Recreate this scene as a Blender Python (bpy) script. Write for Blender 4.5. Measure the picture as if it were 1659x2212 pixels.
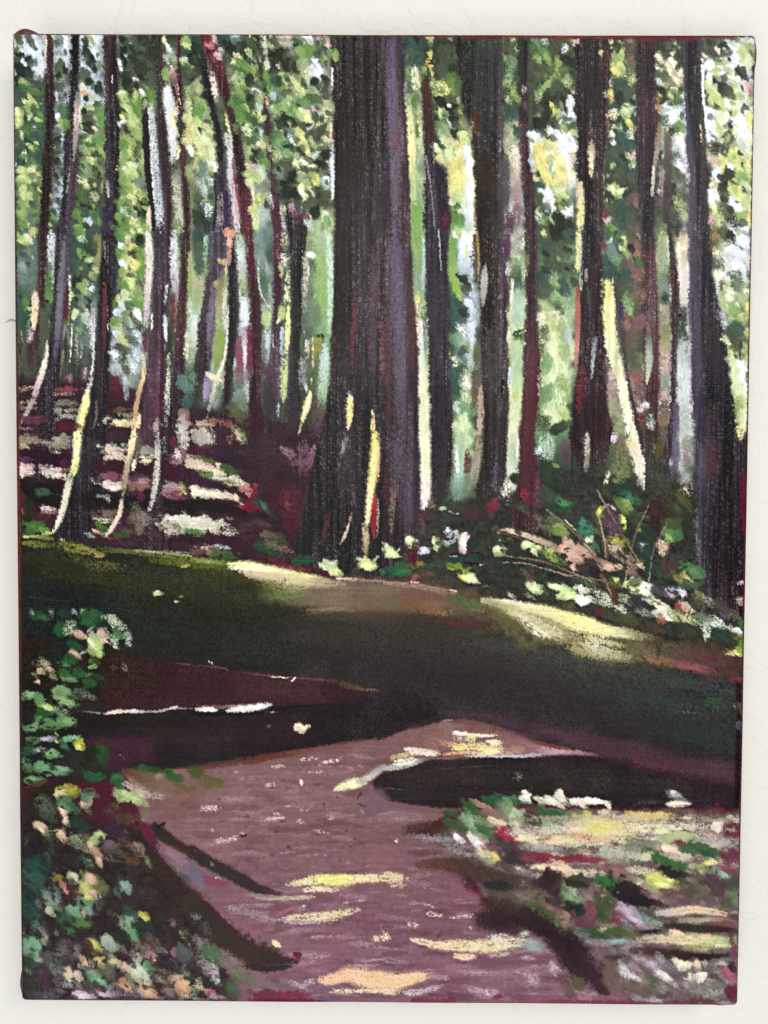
# A small forest painting on stretched canvas, hung on a pale plastered wall (close-up).
import bpy, math
import numpy as np

sc = bpy.context.scene
for o in list(bpy.data.objects): bpy.data.objects.remove(o)

# ---------------------------------------------------------------- camera
cam_d = bpy.data.cameras.new('camera'); cam = bpy.data.objects.new('camera', cam_d); sc.collection.objects.link(cam)
DEPTH = 0.019                                     # thickness of the stretched canvas; the wall is the plane y = 0
cam.location = (0.00231597, -0.32022799 - DEPTH, 0.01600428)
cam.rotation_euler = (math.pi / 2 - 0.02956713, -0.00476091, 0.00385492)
cam_d.sensor_fit = 'VERTICAL'; cam_d.sensor_height = 36.0; cam_d.lens = 36.0 * 1661.2 / 2212
cam_d.clip_start = 0.01; cam_d.clip_end = 20
sc.camera = cam

# ---------------------------------------------------------------- light: soft room daylight
w = bpy.data.worlds.new('World'); sc.world = w; w.use_nodes = True
bg = w.node_tree.nodes['Background']; bg.inputs['Color'].default_value = (1.0, 0.985, 0.96, 1); bg.inputs['Strength'].default_value = 0.32
def area(name, loc, target, size, energy, colr):
    l = bpy.data.lights.new(name, 'AREA'); l.shape = 'RECTANGLE'; l.size, l.size_y = size; l.energy = energy; l.color = colr
    o = bpy.data.objects.new(name, l); sc.collection.objects.link(o); o.location = loc
    d = np.array(target) - np.array(loc)
    import mathutils
    o.rotation_euler = mathutils.Vector(d).to_track_quat('-Z', 'Y').to_euler()
    return o
area('room_window', (-0.2, -2.3, 0.5), (0, 0, 0), (1.9, 1.5), 28, (1.0, 0.985, 0.955))          # tall window behind the viewer
area('side_weave_light', (1.0, -1.55, 0.95), (0, 0, 0), (0.7, 0.7), 15, (1.0, 0.98, 0.94))               # added lamp from the upper right, weaker, rakes over the weave for glints
area('low_window', (-0.5, -1.9, -1.5), (0, 0, -0.1), (1.6, 0.8), 18, (0.93, 0.96, 1.0))          # cooler light from below, brightens the lower wall
vs = sc.view_settings
vs.view_transform = 'Standard'; vs.look = 'None'; vs.exposure = 0.0; vs.gamma = 1.0; vs.use_curve_mapping = False
E_LIGHT, S_VEIL = np.array([1.03, 1.03, 0.99]), 0.0185                       # how bright white paint comes out, and the gloss that lies over it (measured)

# ---------------------------------------------------------------- materials
def mat(name):
    m = bpy.data.materials.new(name); m.use_nodes = True; nt = m.node_tree
    return m, nt, nt.nodes['Principled BSDF']
def link(nt, a, b): nt.links.new(a, b)
M_PAINT, nt, b = mat('acrylic_paint')
at = nt.nodes.new('ShaderNodeAttribute'); at.attribute_name = 'paint'; link(nt, at.outputs['Color'], b.inputs['Base Color'])
an = nt.nodes.new('ShaderNodeAttribute'); an.attribute_name = 'relief'; link(nt, an.outputs['Vector'], b.inputs['Normal'])
b.inputs['Roughness'].default_value = 0.34; b.inputs['Specular IOR Level'].default_value = 0.08

M_EDGE, nt, b = mat('maroon_ground_paint')
tc = nt.nodes.new('ShaderNodeTexCoord'); nz = nt.nodes.new('ShaderNodeTexNoise'); nz.inputs['Scale'].default_value = 260; nz.inputs['Detail'].default_value = 4
rp = nt.nodes.new('ShaderNodeValToRGB'); rp.color_ramp.elements[0].color = (0.055, 0.012, 0.012, 1); rp.color_ramp.elements[1].color = (0.16, 0.035, 0.035, 1)
rp.color_ramp.elements[0].position = .3; rp.color_ramp.elements[1].position = .75
link(nt, tc.outputs['Object'], nz.inputs['Vector']); link(nt, nz.outputs['Fac'], rp.inputs['Fac']); link(nt, rp.outputs['Color'], b.inputs['Base Color'])
bp = nt.nodes.new('ShaderNodeBump'); bp.inputs['Strength'].default_value = .35; bp.inputs['Distance'].default_value = .0004
link(nt, nz.outputs['Fac'], bp.inputs['Height']); link(nt, bp.outputs['Normal'], b.inputs['Normal'])
b.inputs['Roughness'].default_value = .4; b.inputs['Specular IOR Level'].default_value = .35

M_LILAC, nt, b = mat('lilac_corner_paint')
tc = nt.nodes.new('ShaderNodeTexCoord'); nz = nt.nodes.new('ShaderNodeTexNoise'); nz.inputs['Scale'].default_value = 300
rp = nt.nodes.new('ShaderNodeValToRGB'); rp.color_ramp.elements[0].color = (0.10, 0.03, 0.05, 1); rp.color_ramp.elements[1].color = (0.26, 0.17, 0.22, 1)
link(nt, tc.outputs['Object'], nz.inputs['Vector']); link(nt, nz.outputs['Fac'], rp.inputs['Fac']); link(nt, rp.outputs['Color'], b.inputs['Base Color'])
b.inputs['Roughness'].default_value = .45

M_WALL, nt, b = mat('painted_plaster')
tc = nt.nodes.new('ShaderNodeTexCoord')
n1 = nt.nodes.new('ShaderNodeTexNoise'); n1.inputs['Scale'].default_value = 62; n1.inputs['Detail'].default_value = 3; n1.inputs['Roughness'].default_value = .5; n1.inputs['Distortion'].default_value = .6
n2 = nt.nodes.new('ShaderNodeTexNoise'); n2.inputs['Scale'].default_value = 9; n2.inputs['Detail'].default_value = 2
n3 = nt.nodes.new('ShaderNodeTexNoise'); n3.inputs['Scale'].default_value = 620; n3.inputs['Detail'].default_value = 2
for n in (n1, n2, n3): link(nt, tc.outputs['Object'], n.inputs['Vector'])
mx = nt.nodes.new('ShaderNodeMath'); mx.operation = 'MULTIPLY_ADD'; mx.inputs[1].default_value = .12; link(nt, n3.outputs['Fac'], mx.inputs[0]); link(nt, n1.outputs['Fac'], mx.inputs[2])
bp = nt.nodes.new('ShaderNodeBump'); bp.inputs['Strength'].default_value = .7; bp.inputs['Distance'].default_value = .0032
link(nt, mx.outputs[0], bp.inputs['Height']); link(nt, bp.outputs['Normal'], b.inputs['Normal'])
rp = nt.nodes.new('ShaderNodeValToRGB'); rp.color_ramp.elements[0].color = (0.745, 0.74, 0.69, 1); rp.color_ramp.elements[1].color = (0.775, 0.77, 0.73, 1)
link(nt, n2.outputs['Fac'], rp.inputs['Fac']); link(nt, rp.outputs['Color'], b.inputs['Base Color'])
b.inputs['Roughness'].default_value = .75; b.inputs['Specular IOR Level'].default_value = .25

M_SCUFF, nt, b = mat('grey_scuff')
nz = nt.nodes.new('ShaderNodeTexNoise'); nz.inputs['Scale'].default_value = 900
rp = nt.nodes.new('ShaderNodeValToRGB'); rp.color_ramp.elements[0].color = (0.28, 0.26, 0.24, 1); rp.color_ramp.elements[1].color = (0.5, 0.48, 0.45, 1)
link(nt, nz.outputs['Fac'], rp.inputs['Fac']); link(nt, rp.outputs['Color'], b.inputs['Base Color']); b.inputs['Roughness'].default_value = .9

def mesh_obj(name, verts, faces, m, parent=None, smooth=True):
    me = bpy.data.meshes.new(name); me.from_pydata([tuple(map(float, v)) for v in verts], [], [tuple(map(int, f)) for f in faces]); me.materials.append(m)
    if smooth: me.polygons.foreach_set('use_smooth', np.ones(len(me.polygons), bool))
    o = bpy.data.objects.new(name, me); sc.collection.objects.link(o); o.parent = parent
    return o

# ---------------------------------------------------------------- wall
wall = mesh_obj('wall', [(-1.2, 0, -1.2), (1.2, 0, -1.2), (1.2, 0, 1.2), (-1.2, 0, 1.2), (-1.2, .1, -1.2), (1.2, .1, -1.2), (1.2, .1, 1.2), (-1.2, .1, 1.2)],
                [(0, 1, 2, 3), (5, 4, 7, 6), (4, 0, 3, 7), (1, 5, 6, 2), (3, 2, 6, 7), (4, 5, 1, 0)], M_WALL, smooth=False)
wall['kind'] = 'structure'; wall['label'] = 'pale off white plastered wall behind the painting'
def scuff(pts, wid):
    """a small chip or scratch: a lens shaped ridge lying on the plaster"""
    V, F = [], []; n = len(pts)
    for k, (x, z) in enumerate(pts):
        hw = wid * math.sin(math.pi * (k + .35) / (n - .3)) * .5
        V += [(x, -.00005, z + hw), (x, -.00035, z), (x, -.00005, z - hw)]
        if k: a = 3 * k; F += [(a - 3, a - 2, a + 1, a), (a - 2, a - 1, a + 2, a + 1)]
    return mesh_obj('scuff_mark', V, F, M_SCUFF, wall)
scuff([(-.1655, .0883), (-.1640, .0893), (-.1625, .0896), (-.1610, .0889), (-.1596, .0885)], .0011)
# ---------------------------------------------------------------- the painter: brush strokes laid on the canvas sheet
NX, NY = 960, 1275                       # facets of the painted sheet across and down
CW, CH = 0.3048, 0.40485                 # canvas size (12 x 16 inch), metres
rng = np.random.default_rng(7)

def _rot(a, b, c):
    ca, sa, cb, sb, cc, sc = math.cos(a), math.sin(a), math.cos(b), math.sin(b), math.cos(c), math.sin(c)
    return (np.array([[cc, -sc, 0], [sc, cc, 0], [0, 0, 1]]) @ np.array([[cb, 0, sb], [0, 1, 0], [-sb, 0, cb]])
            @ np.array([[1, 0, 0], [0, ca, -sa], [0, sa, ca]]))

# plan-sheet coordinates (1659 x 2212 units, the sketch the strokes were noted down on) <-> place on the canvas
_SR = _rot(math.pi / 2 - 0.02956713, -0.00476091, 0.00385492)
_SP = np.array([0.00231597, -0.32022799, 0.01600428])
def sheet_of(x, z):
    P = np.stack([x - _SP[0], np.zeros_like(x) - _SP[1], z - _SP[2]], -1) @ _SR
    return 829.5 - 1661.2 * P[..., 0] / P[..., 2], 1106.0 + 1661.2 * P[..., 1] / P[..., 2]

_gx = (np.arange(NX + 1) / NX - .5) * CW
_gz = (.5 - np.arange(NY + 1) / NY) * CH
GX, GZ = np.meshgrid(_gx, _gz)
XD, YD = [a.astype(np.float32) for a in sheet_of(GX, GZ)]
HH, WW = XD.shape

def vnoise(cx, cy, seed, h=HH, w=WW):
    r = np.random.default_rng(seed)
    gh, gw = int(h / cy) + 4, int(w / cx) + 4
    g = r.random((gh, gw)).astype(np.float32)
    y = np.arange(h) / cy; x = np.arange(w) / cx
    yi = y.astype(int); xi = x.astype(int)
    fy = (y - yi).astype(np.float32)[:, None]; fx = (x - xi).astype(np.float32)[None]
    fy = fy * fy * (3 - 2 * fy); fx = fx * fx * (3 - 2 * fx)
    a = g[np.ix_(yi, xi)]; b = g[np.ix_(yi, xi + 1)]; c = g[np.ix_(yi + 1, xi)]; d = g[np.ix_(yi + 1, xi + 1)]
    return (a * (1 - fx) + b * fx) * (1 - fy) + (c * (1 - fx) + d * fx) * fy

N1 = np.random.default_rng(1).random((HH, WW)).astype(np.float32)
N2 = vnoise(2.2, 2.2, 2); N4 = vnoise(4.5, 4.5, 3); N9 = vnoise(9, 9, 4); N25 = vnoise(25, 25, 5); N70 = vnoise(70, 70, 6)
NV = vnoise(1.6, 45, 8); NH = .4 * vnoise(45, 1.7, 9) + .35 * vnoise(70, 4, 13) + .25 * N4
STK = (.65 * vnoise(1.5, 26, 10, 1024, 512) + .35 * vnoise(4, 60, 11, 1024, 512))   # bristle streaks, rows run along the stroke

# plain weave of the cotton duck, 1.15 mm pitch, a little wavy
_p = 1.16e-3 / (CW / NX)
_jx = (N25 - .5) * 2.2 + (N9 - .5) * .9; _jy = (vnoise(30, 30, 12) - .5) * 2.2 + (vnoise(9, 9, 14) - .5) * .9
_ii, _jj = np.meshgrid(np.arange(WW, dtype=np.float32), np.arange(HH, dtype=np.float32))
_ux = np.pi * (_ii + _jx) / _p; _uy = np.pi * (_jj + _jy) / (_p * .94)
_sg = np.sign(np.sin(_ux) * np.sin(_uy))
WEAVE = (np.abs(np.sin(_ux)) ** np.where(_sg > 0, .9, .5) * np.abs(np.sin(_uy)) ** np.where(_sg > 0, .35, .8)) * np.where(_sg > 0, 1., .78)
WEAVE = (WEAVE * (.7 + .6 * N25)).astype(np.float32)
GRIP = .16 * WEAVE / WEAVE.max() + .36 * N2 + .22 * N4 + .26 * N1      # where a dry brush catches
_q = np.sort(GRIP.ravel())[::97]; GRIP = np.interp(GRIP, _q, np.linspace(0, 1, len(_q))).astype(np.float32)

def hx(c):
    c = c.lstrip('#')
    return np.array([int(c[i:i + 2], 16) for i in (0, 2, 4)], np.float32) / 255
PAL = dict(k='1f2720', d='2c3326', D='454d3b', g='43613a', G='5d8840', l='8aa75a', L='b6c87a', y='d6d68e', Y='dcd36e', w='dfe6e8',
           b='c3cedb', s='aebfb3', t='64796c', T='334a42', c='e6d9b4', p='e3b387', o='db9858', r='8c2735', m='5a2630', M='371a20',
           u='4c4558', v='b3a3b8', i='cda9a6', n='70504f', a='8a857c', A='484544', e='9db07a', f='78a26c', x='1d1818', q='c8d8a2',
           h='5a4a4c', j='f0ecd8', R='b8323c', z='2a2326')
def col(c):
    if not isinstance(c, str): return c
    return hx(PAL[c]) if len(c) == 1 else hx(c)

IMG = np.empty((HH, WW, 3), np.float32); IMG[:] = hx('4a1f28')
HGT = np.zeros((HH, WW), np.float32)                       # paint thickness, mm
FIL = np.zeros((HH, WW), np.float32)                       # how far paint has filled the weave
LAB = np.zeros((HH, WW), np.int32)                         # which painted thing a spot belongs to
LEAF = np.zeros((HH, WW), np.int32)                        # which single leaf or dab
LABS = [('painted_forest', None)]
OX = OY = 0.; SC = 1.
def tile(i, j):
    global OX, OY, SC
    OX = 414.75 * i; OY = (53.1, 495.7, 938.3, 1380.9, 1769.1)[j]; SC = .25
def sheet():
    global OX, OY, SC
    OX = OY = 0.; SC = 1.
def new_label(name, label=None):
    LABS.append((name, label)); return len(LABS) - 1
def ss(a, b, x):
    t = np.clip((x - a) / (b - a + 1e-9), 0, 1); return t * t * (3 - 2 * t)
_ax = np.polyfit(XD[HH // 2], np.arange(WW), 1)
def box(x0, y0, x1, y1):
    # sheet bbox -> slice of the canvas grid (the sheet is a few units out of square, so pad)
    r = []
    j0 = int(np.searchsorted(YD[:, WW // 2], y0 - 8)); j1 = int(np.searchsorted(YD[:, WW // 2], y1 + 8))
    j0 = max(j0 - 1, 0); j1 = min(j1 + 1, HH)
    if j1 <= j0: return None
    a = XD[j0]; b = XD[j1 - 1]
    i0 = min(np.searchsorted(a, x0 - 2), np.searchsorted(b, x0 - 2)); i1 = max(np.searchsorted(a, x1 + 2), np.searchsorted(b, x1 + 2))
    i0 = max(int(i0) - 1, 0); i1 = min(int(i1) + 1, WW)
    if i1 <= i0: return None
    return slice(j0, j1), slice(i0, i1)
def lay(sl, al, c, h=.03, fill=.5, lab=0, core=None):
    a = al[..., None]
    IMG[sl] = IMG[sl] * (1 - a) + c * a
    HGT[sl] = HGT[sl] * (1 - .6 * al) + h * al
    FIL[sl] = FIL[sl] * (1 - al) + fill * al
    if lab:
        m = (al if core is None else core) > .5
        if lab > 0: LAB[sl][m] = lab; LEAF[sl][m] = 0
        else: LEAF[sl][m] = -lab
def ramp(cs, t):
    cs = np.array([col(c) for c in cs], np.float32)
    if len(cs) == 1: return cs[0]
    t = np.clip(t, 0, 1) * (len(cs) - 1); i = np.minimum(t.astype(int), len(cs) - 2); f = (t - i)[..., None]
    return cs[i] * (1 - f) + cs[i + 1] * f
def nums(s): return [float(v) for v in s.replace(',', ' ').split()]
def spline(P, n=5):
    P = np.array(P, float)
    if len(P) < 3: return P
    Q = np.vstack([2 * P[0] - P[1], P, 2 * P[-1] - P[-2]]); out = []
    for k in range(1, len(Q) - 2):
        for t in np.arange(n) / n:
            a, b, c, d = Q[k - 1], Q[k], Q[k + 1], Q[k + 2]
            out.append(.5 * (2 * b + (c - a) * t + (2 * a - 5 * b + 4 * c - d) * t * t + (3 * b - a - 3 * c + d) * t ** 3))
    out.append(P[-1]); return np.array(out)
_sk = [0]
def stroke(pts, cols, a=1., dry=0., soft=.42, br=.10, h=.05, fill=.5, lab=0, taper=(0, 0), rag=.25, wv=None):
    """pts: 'x y w  x y w ...' ; colours run along the stroke"""
    v = nums(pts); P = np.array(v).reshape(-1, 3) * SC; P[:, 0] += OX; P[:, 1] += OY
    P = spline(P); _sk[0] += 37
    m = P[:, 2].max() * .7 + 2
    sl = box(P[:, 0].min() - m, P[:, 1].min() - m, P[:, 0].max() + m, P[:, 1].max() + m)
    if sl is None: return
    X, Y = XD[sl], YD[sl]
    best = np.full(X.shape, 1e9, np.float32); S = np.zeros_like(X); T = np.zeros_like(X); Wd = np.ones_like(X)
    seg = np.hypot(*(P[1:, :2] - P[:-1, :2]).T) + 1e-6; L = seg.sum(); acc = 0.
    for k in range(len(seg)):
        d = (P[k + 1, :2] - P[k, :2]) / seg[k]
        rx, ry = X - P[k, 0], Y - P[k, 1]
        u = rx * d[0] + ry * d[1]; uc = np.clip(u, 0, seg[k])
        s = -rx * d[1] + ry * d[0]
        w = (P[k, 2] + (P[k + 1, 2] - P[k, 2]) * uc / seg[k]) * .5 + .3
        dist = np.hypot(s, u - uc) / w
        b = dist < best
        best[b] = dist[b]; S[b] = (s)[b]; T[b] = (acc + uc)[b]; Wd[b] = w[b]
        acc += seg[k]
    t = T / L
    st = STK[((T * 2.2).astype(int) + _sk[0] * 13) % 1024, ((S * 2.2).astype(int) + _sk[0] * 7) % 512]
    e = best + rag * (N4[sl] - .5) * 1.2 + rag * .8 * (st - .5)
    core = ss(1 + soft, 1 - soft, e)
    al = core.copy()
    if dry:
        dr = np.full_like(al, dry)
        if taper[0]: dr = dr + taper[0] * ss(.5, 0, t)
        if taper[1]: dr = dr + taper[1] * ss(.4, 1, t)
        dr = dr + .25 * ss(.5, 1., best) + .22 * ss(.12, 0, t) + .3 * ss(.8, 1, t)
        al *= ss(dr - .3, dr + .3, GRIP[sl] * .55 + st * .55)
    elif taper[0] or taper[1]:
        al *= 1 - np.clip(taper[0] * ss(.5, 0, t) + taper[1] * ss(.5, 1, t), 0, 1)
    c = ramp(cols, t)
    c = np.clip(c * (1 + br * 2 * (st[..., None] - .5)), 0, 1)
    lay(sl, al * a, c, h * (.6 + .8 * st), fill, lab, core)
def dab(x, y, l, w, ang, c, a=.9, dry=.0, h=.09, lab=0, fade=.6, br=.14, rag=.55):
    x = x * SC + OX; y = y * SC + OY; l = max(l * SC, 2) * .56; w = max(w * SC, 2) * .56; _sk[0] += 29
    m = max(l, w) * 1.5 + 2
    sl = box(x - m, y - m, x + m, y + m)
    if sl is None: return
    ca, sa = math.cos(math.radians(ang)), math.sin(math.radians(ang))
    rx, ry = XD[sl] - x, YD[sl] - y
    u = rx * ca + ry * sa; v = -rx * sa + ry * ca
    st = STK[((u * 2.2).astype(int) + _sk[0] * 17) % 1024, ((v * 2.2).astype(int) + _sk[0] * 5) % 512]
    tt = u / l
    bend = ((_sk[0] * 7919) % 100 / 100 - .5) * .9
    vb = v / w + bend * (tt * tt - .4)
    e = np.sqrt(tt ** 2 * (1 + .35 * (tt > 0) * (st - .5)) + (vb / (1.05 - .3 * tt)) ** 2 + 1e-6) + rag * ((N4[sl] - .5) * .9 + (N9[sl] - .5) * 1.0 + (st - .5) * .7)
    core = ss(1.15, .85, e); al = ss(1.2, .76, e) * a
    al = al * (1 - fade * ss(-.3, 1., tt) * ss(.75, .25, GRIP[sl] * .5 + st * .5))
    if dry: 
        dr = dry - .12 + .3 * ss(.3, 1.1, e)
        al = al * ss(dr - .3, dr + .3, GRIP[sl] * .6 + st * .45)
    tone = 1 + br * 2 * (st - .5) + .16 * (N9[sl] - .5) - .10 * ss(.3, 1., vb)
    cc = np.clip(col(c) * tone[..., None], 0, 1)
    lay(sl, al, cc, h * (.7 + .6 * st) * (1 + .5 * ss(.5, .95, e)), .75, lab, core)
NLEAF = [0]; LEAFNAME = {}
def dabs(s, name='painted_leaf', **kw):
    """many dabs: 'x y len wid ang col[flags]' per item; d = dry brush, n = part of the mass, not a leaf of its own"""
    for it in s.replace('\n', ';').split(';'):
        q = it.split()
        if not q: continue
        x, y, l, w, an = map(float, q[:5]); cs = q[5]; fl = q[6] if len(q) > 6 else ''
        k = dict(kw)
        if l / w < 1.7: l *= 1.22; w *= .84
        q_ = k.pop('sx', 1)
        if abs(an) < 45: l *= q_; w /= q_ ** .7
        if 'd' in fl: k['dry'] = .42
        if 'D' in fl: k['dry'] = .55
        if 't' in fl: k['a'] = .55
        if 'd' in fl and 'ad' in k: k['a'] = k['ad']
        k.pop('ad', 0)
        lb = 0
        if name and 'n' not in fl and l * w * SC * SC > 40:
            NLEAF[0] += 1; lb = -NLEAF[0]; LEAFNAME[NLEAF[0]] = name
        ml = k.pop('mul', 1); zs = k.pop('zs', 1)
        dab(x, y, l * zs, w * zs, an, col(cs) * ml, lab=lb, **k)
def wash(s):
    """soft scumbled patches: 'x y rx ry col alpha'"""
    for it in s.replace('\n', ';').split(';'):
        q = it.split()
        if not q: continue
        x, y, rx, ry = [float(v) * SC for v in q[:4]]; x += OX; y += OY; a = float(q[5]) if len(q) > 5 else .8
        sl = box(x - rx * 1.5, y - ry * 1.5, x + rx * 1.5, y + ry * 1.5)
        if sl is None: continue
        e = np.sqrt(((XD[sl] - x) / rx) ** 2 + ((YD[sl] - y) / ry) ** 2) + (N9[sl] - .5) * .5 + (N25[sl] - .5) * .5
        lay(sl, a * ss(1.25, .45, e) * (.75 + .25 * N2[sl]), np.clip(col(q[4]) * (1 + .16 * (N4[sl][..., None] - .5)), 0, 1), .02, .4)
def poly(pts, c, soft=4, a=1., lab=0, jit=3., streak=None, br=.10, c2=None, dry=0., h=.02, fill=.4):
    v = np.array(nums(pts)).reshape(-1, 2) * SC + (OX, OY)
    m = soft + jit + 3
    sl = box(v[:, 0].min() - m, v[:, 1].min() - m, v[:, 0].max() + m, v[:, 1].max() + m)
    if sl is None: return
    X = XD[sl] + (N9[sl] - .5) * jit * 2 + (N4[sl] - .5) * jit; Y = YD[sl] + (vnoise(9, 9, 77)[sl] - .5) * jit * 2
    ins = np.zeros(X.shape, bool); d2 = np.full(X.shape, 1e9, np.float32)
    for k in range(len(v)):
        (x0, y0), (x1, y1) = v[k], v[(k + 1) % len(v)]
        if y0 != y1:
            ins ^= ((y0 > Y) != (y1 > Y)) & (X < (x1 - x0) * (Y - y0) / (y1 - y0) + x0)
        dx, dy = x1 - x0, y1 - y0
        t = np.clip(((X - x0) * dx + (Y - y0) * dy) / (dx * dx + dy * dy + 1e-9), 0, 1)
        d2 = np.minimum(d2, (X - x0 - t * dx) ** 2 + (Y - y0 - t * dy) ** 2)
    sd = np.sqrt(d2) * np.where(ins, 1, -1)
    core = ss(-soft, soft, sd); al = core * a
    n = {'v': NV, 'h': NH}.get(streak, N4)[sl]
    if dry: al = al * ss(dry - .13, dry + .13, GRIP[sl] * .8 + n * .25)
    cc = col(c)
    if c2 is not None:
        t = ss(v[:, 1].min(), v[:, 1].max(), YD[sl])[..., None]; cc = cc * (1 - t) + col(c2) * t
    cc = np.clip(cc * (1 + 2 * br * (n[..., None] - .5) + br * (N25[sl][..., None] - .5)), 0, 1)
    lay(sl, al, cc, h, fill, lab, core)
def trunk(rows, cols, cross=None, br=.15, soft=2.0, a=1., lab=None, wob=2.0, name='painted_tree_trunk', dry=0., fade=(0, 0), lift=.04):
    """rows: 'y xl xr ...' in sheet units; colours run from top to bottom; cross = (edge colour left, edge colour right)"""
    v = np.array(nums(rows)).reshape(-1, 3); v = v[np.argsort(v[:, 0])]
    sl = box(v[:, 1].min() - 6, v[0, 0] - 2, v[:, 2].max() + 6, v[-1, 0] + 2)
    X, Y = XD[sl], YD[sl]
    xl = np.interp(Y, v[:, 0], v[:, 1]); xr = np.interp(Y, v[:, 0], v[:, 2])
    wv = (N25[sl] - .5) * wob * 2 + (N9[sl] - .5) * wob
    d = np.minimum(X - xl + wv, xr - X + wv); t = (Y - v[0, 0]) / (v[-1, 0] - v[0, 0])
    yy = np.minimum(Y - v[0, 0], v[-1, 0] - Y) + (NV[sl] - .5) * 10
    core = ss(-soft, soft, d) * ss(-6, 6, yy)
    al = ss(-soft - 1.5, soft + 1.5, d + (GRIP[sl] - .5) * 6 + (NV[sl] - .5) * 4) * ss(-6, 6, yy) * a
    if fade[0]: al = al * ss(0, fade[0], t + (NV[sl] - .5) * .1)
    if fade[1]: al = al * ss(0, fade[1], 1 - t + (NV[sl] - .5) * .1)
    if dry: al = al * ss(dry - .13, dry + .13, GRIP[sl] * .8 + NV[sl] * .25)
    c = ramp(cols, t + (N25[sl] - .5) * .08)
    s = np.clip((X - xl) / np.maximum(xr - xl, 1), 0, 1)
    if cross:
        for q, (c0, side) in enumerate(zip(cross, (ss(.45, 0, s), ss(.55, 1, s)))):
            if c0 is not None: w = (side * (.55 + .5 * NV[sl]))[..., None]; w = np.clip(w, 0, 1); c = c * (1 - w) + col(c0) * w
    bark = .75 * vnoise(4.6, 110, 200 + len(LABS))[sl] + .25 * NV[sl] - .5
    c = c + .024 + bark[..., None] * np.array([.135, .12, .135], np.float32) * (.5 + .9 * N70[sl])[..., None]
    sp = ss(.72, 1., GRIP[sl]) * (.35 + .8 * NV[sl]) * ss(.25, .8, N70[sl] * .5 + NV[sl] * .5)
    c = c * (1 + 2 * br * (NV[sl][..., None] - .5) + br * (N9[sl][..., None] - .5)) + sp[..., None] * .15
    g = c.mean(-1, keepdims=True); c = np.clip(g + (c - g) * .85, 0, 1)
    lb = new_label(name, lab) if name else 0
    lay(sl, al, c, lift, .3, lb, core)
def scatter(pts, n, size, ang, pal, seed, asp=.55, a=.9, dry=.0, jit=20, **kw):
    """filler touches of the brush inside a polygon (part of the mass)"""
    v = np.array(nums(pts)).reshape(-1, 2); r = np.random.default_rng(seed); got = 0
    x0, y0 = v.min(0); x1, y1 = v.max(0)
    while got < n:
        x, y = r.uniform(x0, x1), r.uniform(y0, y1); ins = False
        for k in range(len(v)):
            (ax, ay), (bx, by) = v[k], v[(k + 1) % len(v)]
            if (ay > y) != (by > y) and x < (bx - ax) * (y - ay) / (by - ay) + ax: ins = not ins
        if not ins: continue
        got += 1
        l = r.uniform(*size)
        dab(x, y, l, l * asp * r.uniform(.7, 1.3), ang + r.uniform(-jit, jit), pal[r.integers(len(pal))], a=a * r.uniform(.7, 1), dry=dry * r.uniform(.6, 1.2), **kw)
# ---------------------------------------------------------------- underpainting of the wood: sky holes, leaf masses
sheet()
poly('10 60 1660 60 1640 1100 10 1100', '3c4238', soft=4, jit=2, br=.25, streak='v')
wash('''130 110 120 60 b .95; 60 100 50 60 b .95; 240 90 60 60 w .9; 300 90 60 50 b .7; 60 150 40 40 b .9; 200 200 50 90 b .85; 280 180 30 90 w .7
170 250 60 80 b .7; 60 330 50 160 T .9; 60 260 45 60 g .8; 65 420 40 70 l .7; 130 300 20 120 b .8; 128 420 18 80 b .8; 195 330 35 110 e .8
190 430 40 60 D .9; 180 500 40 80 T .8; 185 600 40 100 T .8; 190 700 40 80 t .7; 60 560 35 120 t .85; 50 700 30 100 T .9; 55 760 30 60 D .9
290 130 70 90 d .95; 300 230 50 60 l .9; 285 330 40 90 L .8; 285 440 35 80 l .8; 290 530 35 90 l .85; 290 640 35 90 e .9; 270 740 45 80 b .7; 275 820 30 60 s .8
370 130 40 80 D .8; 385 210 30 120 w .8; 400 280 30 80 y .8; 395 380 25 100 D .9; 400 470 30 100 e .7; 400 600 30 120 e .8; 405 720 25 110 q .8; 400 830 30 50 T .8
425 160 40 90 k .95; 440 290 30 90 e .9; 440 350 30 80 y .8; 445 420 30 70 t .8; 440 500 30 90 T .8; 430 610 25 70 e .9; 425 690 20 80 s .9
520 110 60 60 D .9; 520 190 50 60 e .85; 530 260 45 60 g .8; 545 330 40 60 e .8; 555 400 40 60 s .9; 575 480 45 80 s .9; 590 150 40 60 D .9
630 100 60 40 c .7; 660 150 60 60 D .9; 650 200 60 50 e .9; 640 260 60 60 t .8; 620 320 70 60 e .85; 660 300 50 60 D .7; 690 150 30 60 s .8; 705 250 15 150 i .8
600 380 60 60 D .85; 650 380 50 60 D .7; 690 370 30 60 e .8; 710 350 12 90 b .8; 700 440 40 80 D .8; 680 540 40 120 e .9; 700 620 25 200 q .8; 660 650 40 120 t .8
600 560 50 120 T .8; 585 700 30 120 s .7; 690 760 30 150 f .9; 660 800 40 120 D .8; 540 620 30 140 s .8; 530 760 25 140 v .7; 530 860 40 60 t .7
480 620 30 100 e .8; 470 700 30 120 e .9; 460 820 40 60 s .7; 600 800 40 80 u .6''')
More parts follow.
